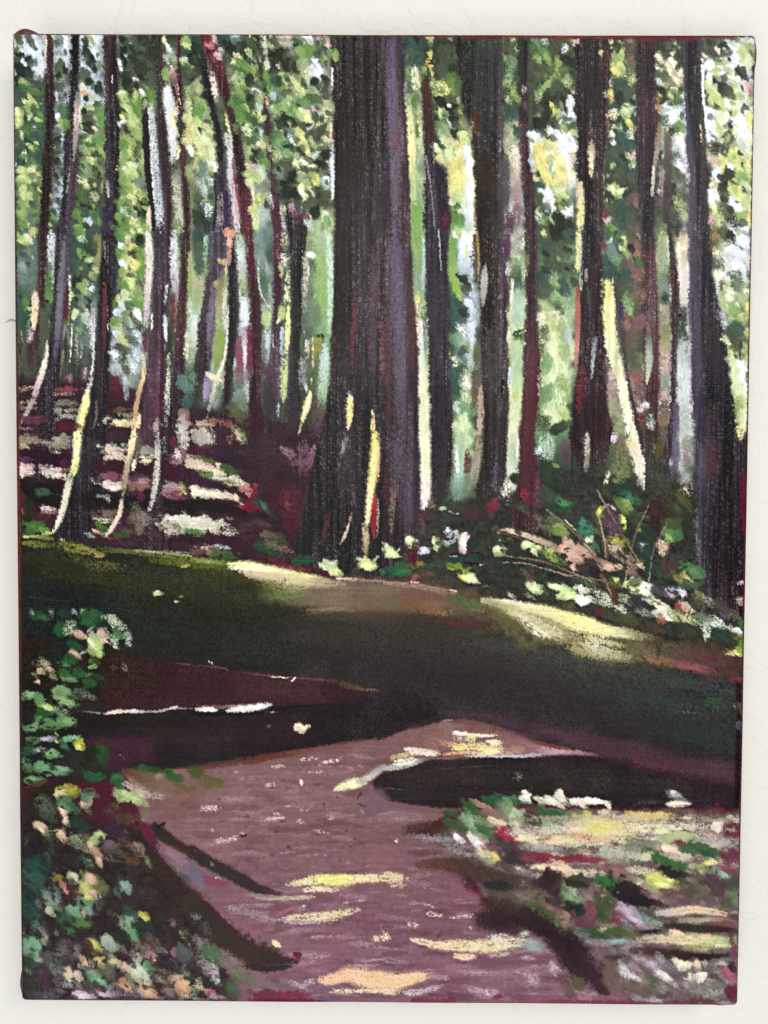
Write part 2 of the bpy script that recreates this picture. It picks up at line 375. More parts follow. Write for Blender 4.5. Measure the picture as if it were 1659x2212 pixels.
wash('''890 130 70 80 T .9; 950 150 60 90 d .95; 960 200 40 50 l .6; 900 250 30 140 e .8; 905 400 30 160 q .8; 900 520 30 120 f .8; 905 640 25 120 f .8; 915 780 18 200 q .85; 915 950 20 150 j .8
950 260 50 60 D .9; 960 330 50 60 T .8; 990 330 40 90 y .9; 1000 430 40 120 y .85; 1005 520 35 120 w .9; 985 560 30 120 f .8; 1010 650 25 120 b .9; 985 720 40 120 T .9
1010 800 30 120 s .85; 1000 900 30 120 f .85; 1000 980 35 110 q .85; 990 1060 30 60 t .8
1130 110 70 90 D .9; 1190 120 60 70 D .95; 1130 220 50 120 D .95; 1200 220 50 90 d .9; 1210 160 50 30 l .4; 1110 320 30 100 c .7; 1200 330 60 70 j .95; 1215 400 50 60 j .9; 1200 470 60 80 T .85
1190 540 60 120 D .9; 1200 600 60 90 f .75; 1190 640 40 90 T .9; 1110 500 30 110 v .6; 1115 600 25 150 q .9; 1110 720 25 150 q .9; 1110 850 25 150 q .95; 1105 980 25 140 j .9
1200 730 50 120 q .85; 1190 820 50 150 q .9; 1185 920 60 100 f .9; 1190 1000 70 60 T .8; 1180 1060 60 70 D .8
1340 130 40 70 d .9; 1350 170 30 60 l .6; 1345 270 40 110 T .9; 1345 350 40 100 T .95; 1340 440 40 90 d .9; 1335 520 40 60 t .8; 1330 590 50 120 T .85; 1365 560 20 110 n .8
1350 700 50 120 n .8; 1370 750 50 120 D .7; 1340 850 50 110 i .7; 1330 940 60 70 e .8; 1350 1010 60 80 D .9
1440 120 40 70 D .9; 1445 170 30 60 c .8; 1440 230 35 60 d .8; 1450 270 30 60 l .8; 1455 310 35 50 w .9; 1450 370 40 70 D .8; 1465 350 20 110 w .8; 1450 470 45 100 d .85
1440 600 40 130 e .85; 1445 700 40 130 D .8; 1440 800 40 150 i .8; 1480 560 20 120 j .95; 1480 780 30 150 s .9; 1475 900 30 130 w .8; 1490 640 25 60 w .8
1570 120 70 60 w .95; 1570 100 50 40 D .6; 1590 190 50 120 w .95; 1570 230 40 90 L .8; 1580 330 50 90 j .9; 1600 290 40 90 w .8; 1570 400 50 90 e .8; 1590 370 40 60 Y .8
1590 460 40 60 w .9; 1590 540 40 80 b .9; 1560 560 30 100 e .8; 1570 640 40 90 w .9; 1590 680 40 90 l .8; 1590 730 40 70 D .85; 1590 800 30 110 L .9; 1600 880 25 100 w .9''')
# loose touches that break the masses up before the trunks go in
scatter('30 75 330 75 330 480 30 480', 150, (10, 26), 60, 'bwDdDDkgGlL', 1, jit=70, dry=.35)
scatter('30 300 330 300 330 720 30 720', 150, (10, 26), 70, 'gGlLddDTyb', 2, jit=60, dry=.35)
scatter('330 75 720 75 720 480 330 480', 260, (10, 28), 60, 'gDdkelLyeGT', 3, jit=60, dry=.35)
scatter('330 420 720 420 700 860 330 860', 170, (10, 30), 88, 'esTtfDwvqa', 4, jit=14, asp=.3, dry=.4)
scatter('860 75 1260 75 1260 300 860 300', 190, (10, 26), 70, 'DDdkTgel', 5, jit=50, dry=.35)
scatter('870 280 1250 280 1250 900 870 900', 190, (12, 34), 90, 'qefTDjwsy', 6, jit=12, asp=.3, dry=.45)
scatter('1250 75 1640 75 1620 420 1250 420', 230, (10, 28), 60, 'DdkewLlLyceT', 7, jit=60, dry=.4)
scatter('1300 420 1620 420 1600 1000 1300 1000', 200, (12, 30), 88, 'DTenistwa', 8, jit=25, asp=.35, dry=.45)
scatter('40 640 330 640 330 840 40 840', 90, (16, 44), 88, 'TtsDfka', 9, jit=8, asp=.22, dry=.4)
# ---------------------------------------------------------------- leaf litter slope on the left
LIT = new_label('painted_leaf_litter_slope', 'maroon leaf litter slope with cream and pink patches')
poly('36 815 110 822 190 815 240 815 330 870 420 880 560 900 690 930 660 1070 632 1215 560 1215 400 1205 250 1188 120 1165 38 1165', '35242a', soft=10, lab=LIT, jit=6, streak='h', br=.16)
scatter('40 830 660 930 640 1190 400 1190 40 1150', 120, (16, 44), 4, ['3a262b', '302026', '46303a', '221c1e', '503c42', '2a2024'], 20, jit=10, asp=.35, a=.8)
# ---------------------------------------------------------------- undergrowth on the right
UND = new_label('painted_undergrowth', 'dark green undergrowth with pink and green dabs right of the thick trunk')
poly('905 1090 1000 1075 1110 1060 1200 1010 1320 1030 1420 1040 1500 1050 1600 1060 1608 1420 1520 1385 1400 1365 1310 1335 1245 1322 1150 1298 1030 1286 930 1262 880 1255', '34362f', soft=8, lab=UND, jit=5, br=.2)
scatter('900 1100 1110 1080 1330 1040 1600 1100 1600 1400 1400 1350 1160 1290 930 1255', 260, (10, 30), 15, ['2b3029', '3b3f36', '26352b', '4a3a38', '33402f', '2a2728', '46503d', '5a6a4c', '35252a'], 21, jit=40, asp=.5, a=.8, dry=.2)
# ---------------------------------------------------------------- bank, path, shadows
BANK = new_label('painted_grass_bank', 'dark green grass bank with a bright sunlit upper edge')
poly('36 1158 110 1157 225 1176 300 1188 415 1204 515 1216 640 1229 715 1247 829 1252 930 1263 1030 1286 1155 1297 1244 1321 1319 1338 1394 1363 1494 1382 1612 1420 1612 1700 1290 1634 1180 1608 1105 1580 1005 1555 975 1553 880 1577 829 1594 740 1607 640 1622 527 1642 415 1657 300 1680 36 1700', '292725', soft=5, lab=BANK, jit=2, streak='h', br=.14)
poly('36 1180 300 1205 520 1240 600 1290 700 1330 830 1400 830 1490 690 1466 590 1458 497 1446 415 1436 225 1405 36 1395', '24261e', soft=55, streak='h', br=.12, jit=8)
poly('40 1260 240 1290 300 1370 200 1420 40 1400', '1a2020', soft=30, jit=8, a=.9, streak='h')
poly('600 1330 900 1330 1240 1420 1600 1460 1600 1640 1300 1590 1000 1540 850 1540 640 1460', '312d2c', soft=30, jit=6, streak='h', br=.14)
poly('1010 1370 1180 1400 1400 1470 1605 1530 1605 1620 1400 1570 1150 1490 950 1440', '333331', soft=34, jit=6, a=.8, streak='h')
poly('560 1480 760 1500 900 1480 975 1545 900 1570 640 1610 400 1650 200 1660 200 1560 400 1540', '272326', soft=16, jit=5, streak='h')
poly('36 1370 120 1385 230 1408 415 1437 300 1500 36 1540', '271e1a', soft=14, jit=8)                     # brown shade by the plant
for i_, (p_, c_) in enumerate((('300 1225 60 620 1300 80 1000 1370 80 1600 1500 70', ['2a3226', '2e3129', '33342f', '333a35']), ('60 1330 70 420 1370 80 800 1430 80 1250 1500 70', ['1f2724', '262a24', '2f2c2c', '332f31']), ('620 1370 50 1000 1410 60 1600 1560 70', ['3a3430', '3a3634', '34403a']), ('820 1460 70 1150 1500 70 1600 1610 60', ['2c282a', '332c2f', '2d3532']), ('1000 1380 30 1300 1440 40 1605 1500 30', ['46443f', '454641', '3f4a45']), ('100 1230 40 500 1290 50 760 1370 40', ['33381f', '2f3220', '2c2c22']))):
    stroke(p_, c_, dry=.3, soft=.8, a=.75, br=.16)
WEDGE = new_label('painted_path_in_shade', 'dark maroon wedge of path in the shade')
poly('240 1415 330 1428 415 1436 497 1446 590 1458 690 1466 752 1481 829 1491 760 1512 690 1523 590 1520 415 1527 231 1537 210 1480', '382425', soft=8, lab=WEDGE, jit=2, streak='h', br=.10)
poly('210 1420 300 1430 380 1440 330 1500 220 1520 180 1480', '2a1e1b', soft=26, jit=6, a=.8)
poly('490 1448 690 1468 700 1515 520 1515', '432a2d', soft=18, jit=3, a=.8, streak='h')
poly('60 1545 230 1540 430 1530 690 1526 800 1520 960 1540 880 1572 740 1600 527 1636 415 1650 330 1660 200 1610 120 1600', '252022', soft=9, jit=4, streak='h', br=.12)
poly('300 1555 640 1545 680 1590 420 1620 300 1600', '302425', soft=20, jit=4, a=.8, streak='h')
poly('180 1595 250 1590 330 1598 330 1640 250 1660 180 1640', '3d2530', soft=14, jit=5)
PATH = new_label('painted_path', 'mauve brown forest path running up from the lower edge')
poly('285 1670 415 1657 527 1642 640 1622 740 1607 829 1594 880 1577 950 1559 975 1553 1005 1553 1105 1578 1142 1596 1180 1607 1244 1620 1300 1634 1244 1632 1154 1640 1054 1640 917 1648 829 1670 800 1690 829 1728 980 1748 900 1800 960 1830 1010 1900 1060 1970 1150 2010 1240 2040 1310 2100 1370 2172 480 2172 440 2100 600 2080 500 2000 440 1940 380 1900 330 1800 300 1760', '7f5d5c', soft=4, lab=PATH, jit=2, streak='h', br=.12, c2='805862')
wash('''560 1700 180 50 90706f .5; 860 1740 60 40 8a6c74 .6; 480 1800 130 40 906c6a .5; 700 1800 200 60 7c5c5c .6; 880 1680 60 40 986e70 .5; 960 1590 90 30 8a5c5c .7
620 1870 160 40 845e64 .6; 900 1900 120 60 805a60 .6; 780 1990 200 40 7c545e .6; 880 2060 160 30 8a6472 .6; 640 2010 120 40 90666e .5; 1150 2110 160 40 94687a .7; 760 2130 180 30 7c6070 .6
1100 1640 90 10 b08a90 .5; 1080 1590 80 14 8d6266 .7; 380 1730 90 40 7b5a52 .6''')
scatter('420 1680 900 1620 900 1980 520 1960 380 1800', 120, (14, 50), 2, ['856260', '745150', '8f6a66', '7c5656', '856068', '785652'], 22, jit=8, asp=.25, a=.45)
scatter('520 1960 1000 1900 1230 2050 1360 2160 500 2160', 150, (14, 60), 2, ['845864', '744a56', '926674', '7e5664', '6c4350', '886072'], 23, jit=8, asp=.22, a=.5)
scatter('430 1660 900 1620 940 1960 560 1960', 40, (8, 22), 0, ['a98a88', 'c0a8a0', 'b59898'], 24, jit=14, asp=.35, a=.9, dry=.62)
scatter('470 1720 1000 1720 1000 1900 500 1900', 26, (5, 12), 20, ['4f1f2a', '5a2632', '45262a'], 25, jit=60, asp=.5, a=.9, dry=.35)
# brushing of the path
scatter('420 1690 880 1620 960 1570 1100 1590 880 1650 800 1700 960 1840 1000 1920 560 1940 400 1800', 150, (30, 90), 0, ['9a7a7c', '8f6c6c', '6a4a4c', 'a08488', '735050', '94747c', '5f4042'], 26, jit=9, asp=.16, a=.6, dry=.42)
scatter('520 1950 1000 1920 1230 2050 1350 2160 500 2160 560 2060', 150, (30, 100), 0, ['9c7480', '8f6472', '643c48', 'a8848e', '744a58', 'b4949a', '5a3440'], 27, jit=8, asp=.16, a=.6, dry=.42)
LOG = new_label('painted_oval_shadow', 'large near black oval shadow lying across the path')
poly('806 1684 829 1667 870 1652 917 1642 1054 1634 1154 1635 1244 1630 1310 1637 1369 1656 1469 1677 1606 1700 1606 1747 1480 1742 1369 1744 1244 1742 1130 1738 1054 1738 980 1747 880 1737 829 1726 808 1706', '2c2527', soft=3.5, lab=LOG, jit=2, streak='h', br=.16)
poly('920 1655 1240 1650 1400 1680 1500 1700 1300 1710 1000 1690', '332f2d', soft=16, jit=4, a=.7, streak='h', br=.2)
MAR = new_label('painted_maroon_verge')
poly('950 1538 1000 1535 1130 1552 1244 1578 1369 1603 1469 1628 1606 1655 1606 1697 1469 1668 1369 1648 1300 1634 1244 1618 1142 1592 1080 1570 1005 1551', '49383d', soft=17, lab=MAR, jit=4, streak='h', br=.16)
# ---------------------------------------------------------------- tree trunks, left to right
sheet()
trunk('72 100 112 178 99 119 278 99 116 378 87 112 478 86 104 571 80 100 646 80 95 720 64 84 796 47 81 830 44 80', ['3f1c20', '2a1a1c', '1d1a18', '241d17', '241d1a', '2f2222', '3d2329', '352028', '33212a'], lab='thin dark trunk nearest the left edge, maroon at its top', fade=(0, .12))
trunk('72 152 172 153 150 172 203 147 171 278 141 170 353 137 168 428 132 161 495 122 151 595 117 147 695 111 138 770 103 130 845 92 127 938 83 119 990 75 107 1035 70 101', ['161715', '1d1e1c', '211f20', '2a2628', '2d282e', '38333a', '352f38', '2b262c', '251f26', '231c22', '22191e'], cross=('1d1a22', None), lab='slim black trunk with grey streaks, second from the left edge', fade=(0, .05))
trunk('72 218 249 178 225 254 278 226 257 378 226 257 478 225 251 571 215 254 633 212 250 695 209 238 770 204 236 845 195 232 938 178 230 1013 160 222 1088 141 203 1130 128 195 1166 114 186', ['2e1d1c', '241c1a', '191718', '1a181b', '191719', '1c1a1c', '2a2126', '2c2429', '242227', '1f1e22', '201b1f'], cross=(None, '15141a'), lab='dark trunk with a long pale yellow lit edge at its foot')
trunk('72 322 350 178 333 349 278 340 357 378 347 368 478 340 371 495 327 372 595 331 367 695 325 357 795 315 357 870 305 352 938 295 347 1013 280 332 1090 262 320 1120 258 310', ['20261c', '222420', '281f22', '2b2226', '30272d', '3a2e36', '3c2a34', '452c3a', '472d38', '3d2631', '2a1b22'], cross=(None, '3a1d26'), lab='purple brown trunk with grey light along its left side', fade=(0, .1))
trunk('72 374 391 128 381 390 178 380 397 253 385 398 353 387 401 478 397 410 495 390 410 595 388 406 695 377 403 795 372 398 870 368 392 938 350 366 1013 342 368 1088 332 370 1150 316 370 1187 315 372', ['4a2026', '3a1f22', '40222a', '331e22', '2e1c1e', '301d1e', '3a2024', '33202a', '2a1c22', '221a1e', '231a20', '2c1c22'], lab='narrow maroon trunk whose dark foot stands at the edge of the grass')
trunk('72 424 440 128 430 450 203 441 463 278 459 482 353 468 490 428 468 497 495 456 497 570 450 492 645 437 466 720 425 462 795 420 455 870 417 444 910 417 440', ['1a211d', '181d1b', '1c1b1d', '231f25', '2e2833', '3a323c', '3b3038', '35282d', '2c2226', '2a2022'], cross=(None, '57505c'), lab='grey purple trunk leaning right at its top', fade=(0, .12))
trunk('495 490 503 570 491 512 645 491 512 720 491 510 795 486 502 870 477 498 938 470 488', ['26222a', '1e1a1f', '1b191c', '241c20', '2b1c20', '35202a'], lab='narrow near black trunk forking off the leaning purple one', fade=(.1, .15))
trunk('72 428 455 110 440 470 160 465 490 203 476 498 253 490 512 303 500 520 353 505 530 428 515 542 495 525 545 570 532 552 645 540 563 720 540 565 795 542 565 870 538 565 938 542 592 1000 545 600', ['5a1f26', '451c22', '2a1c1e', '2b1d20', '4a1b24', '44191f', '391a1d', '30191b', '2f1a1d', '351f26', '38232b'], lab='long maroon trunk slanting from the upper edge', fade=(0, .12))
trunk('72 548 556 153 560 568 253 572 582 353 582 591 428 588 602 495 592 606 570 590 607 645 590 608 720 588 606 795 580 602 870 575 600 938 572 594', ['242018', '2f2424', '2b1c20', '3a2326', '331d22', '43232c', '3f222c', '3a2730', '3a2e36', '33252c'], lab='thin brown trunk between the maroon trunk and the thick one', fade=(0, .12))
trunk('425 607 630 495 623 665 570 628 655 645 630 652 720 628 650 795 626 648 870 622 648 938 615 640', ['35272c', '201d1f', '221d20', '23201f', '262223', '282527', '2d262c'], lab='short dark trunk starting in the leaves left of the thick trunk', fade=(.08, .12))
trunk('74 716 868 178 719 871 278 720 880 378 720 886 478 723 886 546 723 890 596 721 893 645 719 891 720 714 900 820 711 903 938 690 905 1013 672 907 1088 660 906 1163 637 907 1190 630 903 1215 640 902 1232 700 896 1244 740 892 1250 800 888', ['2b2624', '29231f', '2a2422', '302829', '332a2d', '30282a', '2e2729', '2a2527', '262325', '201e1f', '1f1d1e'], br=.12, cross=('231f1d', '3c2a30'), wob=1.5, lab='thickest dark trunk with a yellow and red lit streak at its foot')
trunk('120 907 925 165 910 929 253 914 935 353 917 949 478 912 969 495 916 971 595 917 969 695 922 974 795 926 969 895 930 978 938 932 977 1038 930 972 1110 925 960', ['2a3029', '39261f', '30262a', '2b262c', '28242a', '29242a', '29232a', '262126', '292126'], lab='dark purple trunk just right of the thick trunk', fade=(.08, .12))
trunk('78 985 1082 153 990 1082 228 1000 1083 253 1009 1083 328 1022 1090 428 1025 1085 495 1026 1085 570 1034 1088 645 1040 1098 720 1037 1095 795 1042 1097 870 1044 1099 938 1044 1096 1013 1037 1094 1088 1019 1080 1125 1015 1070', ['252c27', '232925', '222220', '211a16', '221a16', '231b1a', '262021', '302b2b', '322d2c', '2c2527', '2e2226'], cross=('1d1815', '3a3034'), lab='broad brown black trunk in the middle of the right half', fade=(0, .1))
trunk('82 1118 1142 228 1120 1142 303 1120 1142 403 1129 1154 495 1133 1159 595 1134 1164 695 1134 1162 770 1131 1167 845 1127 1165 938 1121 1154 1013 1119 1164 1088 1112 1170 1150 1097 1150 1190 1117 1135', ['222820', '252320', '3a2028', '3b2128', '34262a', '312a2a', '3a2428', '452228', '492228', '482228', '422327', '382426'], lab='red maroon trunk right of the broad brown one', fade=(0, .06))
trunk('76 1241 1314 178 1242 1316 278 1244 1314 378 1244 1302 495 1256 1300 570 1254 1300 645 1250 1301 745 1248 1306 845 1240 1309 938 1228 1325 1013 1232 1305 1045 1232 1300', ['231e1f', '1f1c1d', '221c1b', '221b1a', '1e1b1e', '231c1e', '281f20', '2a1e20', '2c1e20', '2a1f1f'], cross=(None, '33211f'), lab='black trunk with a red and cream lit left edge', fade=(0, .08))
trunk('76 1377 1412 178 1374 1416 278 1374 1419 378 1377 1414 495 1383 1414 570 1387 1417 645 1387 1419 720 1389 1424 820 1389 1424 938 1391 1424 1040 1390 1428', ['33191e', '221d1f', '35202a', '2a2024', '211d20', '402529', '422a2c', '4a2d30', '3e282b', '38272a', '33262a'], lab='brown maroon trunk with a pale sliver of light', fade=(0, .12))
trunk('440 1440 1452 495 1440 1450 595 1445 1466 695 1447 1468 795 1447 1464 870 1444 1462 938 1440 1460 1050 1428 1438', ['2b2826', '2d2524', '46292a', '3a2c2c', '332b2c', '372a30', '352a30', '35262a'], lab='thin brown trunk beside the wide right hand trunk', fade=(.1, .1))
trunk('76 1472 1514 178 1476 1512 278 1480 1514 378 1490 1530 495 1484 1530 595 1484 1542 695 1489 1560 770 1490 1577 870 1494 1588 938 1498 1612 1063 1502 1612 1180 1504 1612 1250 1512 1612 1340 1560 1612', ['231a1c', '1b1a1f', '1c1a22', '201d24', '26232a', '2c272d', '29252a', '232025', '242024', '231e22', '251e22', '2a2024'], cross=('433d4a', None), lab='wide dark trunk with a lavender left side at the right edge', soft=3)
trunk('600 1322 1345 695 1335 1352 795 1347 1358 895 1360 1375 938 1378 1388 1043 1385 1395', ['2b2730', '3a3142', '3b3142', '3a3038', '372a30'], lab='dark purple shadow side of the pale leaning branch', fade=(.1, .1))
trunk('604 1301 1323 640 1302 1326 695 1302 1328 760 1311 1336 810 1326 1350 870 1340 1360 938 1358 1375 995 1370 1388 1035 1376 1390 1055 1386 1391', ['c8c66a', 'd7d57c', 'd2d084', 'c9d096', 'd8d5a2', 'd6d49c', 'ddd2ac', 'd6cbb0', 'a59d90'], name='painted_leaning_branch', lab='pale yellow sunlit branch leaning between the right hand trunks', soft=1.5, br=.1, lift=.12)
# ---------------------------------------------------------------- upper half: leaves, light between the trunks, lit bark
tile(0, 0)
dabs('''170 130 90 60 70 D; 265 150 130 80 55 D; 310 205 60 50 60 D d; 140 225 90 45 110 D; 190 262 50 45 60 k; 155 320 90 60 80 k; 240 310 130 70 55 k; 175 390 130 70 75 k
240 440 150 85 45 k; 280 490 80 50 50 D; 150 490 100 70 80 k; 130 570 60 60 90 T n; 205 500 80 60 40 l; 250 470 60 40 20 D d; 230 560 110 70 30 g n; 320 580 120 60 20 G t; 350 520 60 100 90 T tn
270 640 90 45 30 L; 290 690 120 45 35 L; 215 660 70 40 20 y d; 240 740 110 40 80 e; 160 830 170 90 85 L; 150 760 70 50 80 y; 300 730 60 60 40 g; 350 790 70 50 60 G; 335 825 70 25 20 L
160 960 60 110 90 D n; 190 950 90 35 80 q d; 260 900 120 50 20 g; 300 950 90 50 20 T n; 240 1000 80 30 30 d; 230 1030 60 30 0 q d; 170 1080 100 60 60 D n; 215 1140 110 40 75 q d; 280 1110 70 60 60 g
170 1190 90 80 80 d; 200 1260 110 60 10 L; 270 1255 90 50 20 y d; 225 1340 110 70 20 L; 190 1310 60 30 10 y d; 210 1420 90 50 70 L; 230 1500 120 100 80 L; 200 1560 100 80 80 l; 300 1400 80 60 60 D n
190 1650 130 80 70 l; 300 1560 70 90 90 T tn; 250 1700 80 90 90 t tn; 180 1730 100 60 80 G; 330 1480 60 100 80 D tn
515 140 100 70 80 t d; 505 250 80 50 20 t t; 520 290 70 60 40 s d; 530 390 130 95 70 D; 560 400 70 60 70 k; 520 460 60 40 60 e d; 530 520 110 90 80 D d; 530 640 80 80 80 D d; 545 800 210 75 80 g; 570 860 110 60 85 G; 520 850 100 40 80 l; 490 800 50 60 90 w n
520 970 40 30 0 k; 500 1020 70 60 60 k; 510 1090 70 60 80 D; 495 1180 70 60 60 k; 505 1240 60 50 30 D d; 490 1310 60 50 70 k; 505 1370 60 40 40 D; 490 1430 60 50 60 D d; 500 1530 60 50 60 T; 470 1620 60 40 60 T; 465 1720 60 60 60 T t
770 120 90 70 60 e; 745 170 70 60 40 D; 760 240 130 90 60 k; 790 330 130 80 70 k; 740 300 80 90 80 D d; 820 390 60 50 80 k; 740 460 130 110 70 D; 800 520 100 80 60 D d; 860 560 110 80 80 k; 850 500 80 30 15 k; 720 530 80 30 80 y; 735 595 60 45 20 o; 740 640 60 50 60 k; 770 700 70 50 10 l; 810 710 50 30 70 o d; 845 690 60 50 20 D; 770 770 130 50 -20 D
730 750 50 50 60 k; 850 790 100 70 90 G n; 870 860 150 60 90 G; 790 870 140 100 60 D; 780 900 120 70 50 d; 820 900 60 40 60 c d; 720 890 60 60 60 k; 700 1000 60 110 90 D; 760 1030 130 60 70 l; 755 1000 80 50 60 L; 850 1020 160 80 80 G n; 870 1120 150 60 85 l; 795 1130 110 60 60 L; 740 1150 80 100 90 D d; 800 1120 90 30 60 g; 860 1180 80 60 60 D d
730 1240 110 60 70 f; 790 1220 80 60 40 D d; 840 1290 110 80 60 k d; 720 1350 110 80 30 q d; 750 1400 80 70 60 y d; 830 1390 130 90 60 D; 720 1500 130 80 70 g; 800 1480 110 110 50 d d; 860 1530 80 70 60 D; 760 1590 140 70 20 D; 800 1590 60 50 30 k; 680 1660 130 70 60 G; 830 1680 120 80 50 G; 770 1700 60 80 80 b n; 680 1740 80 50 0 l; 750 1750 60 50 50 d; 720 1560 60 40 20 k''')
dabs('''1075 140 100 70 50 k; 1110 210 110 80 60 D n; 1070 250 100 70 80 k; 1180 190 150 110 50 D n; 1250 150 130 100 70 d n; 1260 280 160 120 60 D n; 1140 300 110 90 70 d n; 1330 250 90 200 90 d n; 1150 420 150 120 40 D n; 1220 400 130 100 60 d n; 1110 520 130 110 80 k; 1200 520 120 90 50 D n; 1290 470 120 120 80 D n; 1160 590 90 60 20 D d; 1100 280 60 40 60 s d; 1170 470 70 40 30 s d; 1230 590 50 40 60 w
1050 600 50 80 70 q; 1080 660 120 40 65 L; 1100 740 150 50 60 L; 1060 800 70 40 50 Y; 1180 690 170 100 60 G n; 1210 760 130 70 80 G; 1150 640 80 60 60 l; 1300 640 100 60 80 G; 1075 770 60 40 40 l; 1160 830 110 60 50 L; 1060 860 60 80 60 w n; 1100 920 110 80 60 d; 1150 900 150 60 70 L; 1190 950 140 60 80 l; 1090 1030 130 80 80 l n; 1110 1090 120 70 85 L; 1200 1030 80 60 60 D d; 1060 1050 60 110 85 G n
1180 1120 120 90 80 D d; 1090 1200 140 90 60 l; 1140 1240 110 70 60 q; 1060 1270 80 70 80 l; 1100 1330 140 110 80 l n; 1160 1300 110 80 60 L; 1090 1250 50 40 40 w; 1170 1400 120 90 60 L; 1130 1470 120 100 70 y d; 1210 1360 70 140 90 t n; 1220 1500 80 50 60 L d; 1160 1530 110 60 60 y d; 1070 1430 70 130 90 G tn; 1090 1560 90 60 40 D d; 1060 1610 60 60 80 s d; 1220 1600 110 120 80 k n; 1130 1640 140 80 60 q d; 1080 1700 140 90 30 G n; 1160 1720 130 70 50 y d; 990 1750 90 60 20 g; 1060 1690 80 50 60 D d
1430 130 90 80 60 q d; 1460 200 70 50 80 w; 1440 300 100 60 80 s d; 1480 280 100 60 60 e d; 1440 440 110 60 80 l n; 1450 520 100 60 80 e d; 1475 120 90 90 80 d; 1500 180 70 60 70 D
1610 150 90 80 50 l; 1620 190 80 60 30 L; 1600 260 100 70 60 T; 1600 320 80 60 60 q; 1640 260 90 60 60 k; 1630 400 110 100 60 D d; 1620 520 90 70 60 D n; 1630 590 110 80 80 e d; 1640 850 140 80 70 y; 1620 1000 150 80 70 y; 1630 950 90 70 60 Y; 1640 720 140 60 80 q d; 1650 1100 90 60 80 j''')
stroke('1300 700 60  1320 1000 75  1345 1300 80  1390 1770 85', ['aab4b4', 'b8bfc2', 'a9b0b4', 'c6c8cd'], dry=.30, br=.1)
stroke('1285 700 8 1290 1000 8 1330 1500 8', ['e8ecee'], dry=.3)
stroke('1245 640 40 1255 900 60 1270 1200 55 1300 1500 40 1325 1770 30', ['2a2a24', '231f1f', '241d22', '201c20'], dry=.0, soft=.2)
stroke('1285 1580 30 1280 1770 50', ['e2c9b0', 'd8bfae'], dry=.2)
stroke('1440 560 70 1465 800 75 1490 1000 70 1490 1180 50', ['ccd3d6', 'c4cacc', 'd0d2d0', 'b9b8b4'], dry=.1)
stroke('1470 780 60 1520 930 40', ['e6e19a', 'd8d89a'], dry=.4); stroke('1540 1060 40 1520 1160 40', ['e2dc9c'], dry=.35)
stroke('1560 830 70 1575 960 70', ['3a3e34', '2a2a26'], dry=.3); stroke('1520 1200 90 1530 1500 80 1560 1770 80', ['4a4c44', 'b4b8a2', 'a7aa98', 'c2b99a'], dry=.4)
stroke('1480 360 30 1500 480 60 1540 700 70', ['e0b7a4', '3f2a2c', '3a1d24'], dry=.25)
stroke('1530 480 6 1545 620 6 1560 720 5', ['c9a090'], dry=.4); stroke('1520 500 5 1530 700 5', ['a87870'], dry=.3)
stroke('670 600 50 660 800 50 650 1000 40 640 1150 24', ['7a8070', 'c4b3a8', '9d8f8c', '6a6066'], dry=.12, soft=.4)
stroke('690 700 24 690 850 20', ['dcc8b8'], dry=.2); stroke('660 820 8 630 1200 8 590 1500 8 570 1750 10', ['a39a9c', '857c82', '6d6468', '5e565c'], dry=.25)
stroke('600 1250 8 575 1450 9', ['8a8890'], dry=.2)
stroke('640 1200 50 620 1450 50 590 1700 50', ['3a3032', '40353a', '3c3034'], dry=.2, a=.8)
stroke('1020 300 40 1050 420 30', ['c9cacd', 'dfe3e8'], dry=.3); stroke('925 1350 30 930 1500 22', ['8a8288', 'b0a8a8'], dry=.2); stroke('905 1600 40 915 1770 60', ['2c2540', '3a2f4a'], a=.8)
stroke('965 430 6 970 510 5', ['cfc4c0'], dry=.1)
stroke('385 90 26 385 250 24 380 350 26', ['b58f80', 'c4aea4', 'b8a090'], dry=.45); stroke('400 110 8 395 280 9', ['e6d3c4'], dry=.35)
stroke('560 90 40 570 250 40', ['dfe6e4', 'd2dcd8'], dry=.3); stroke('340 350 60 350 480 50', ['c9ccc6'], dry=.45)
stroke('1010 1200 30 1005 1260 20', ['b7a58a'], dry=.5)
tile(1, 0)
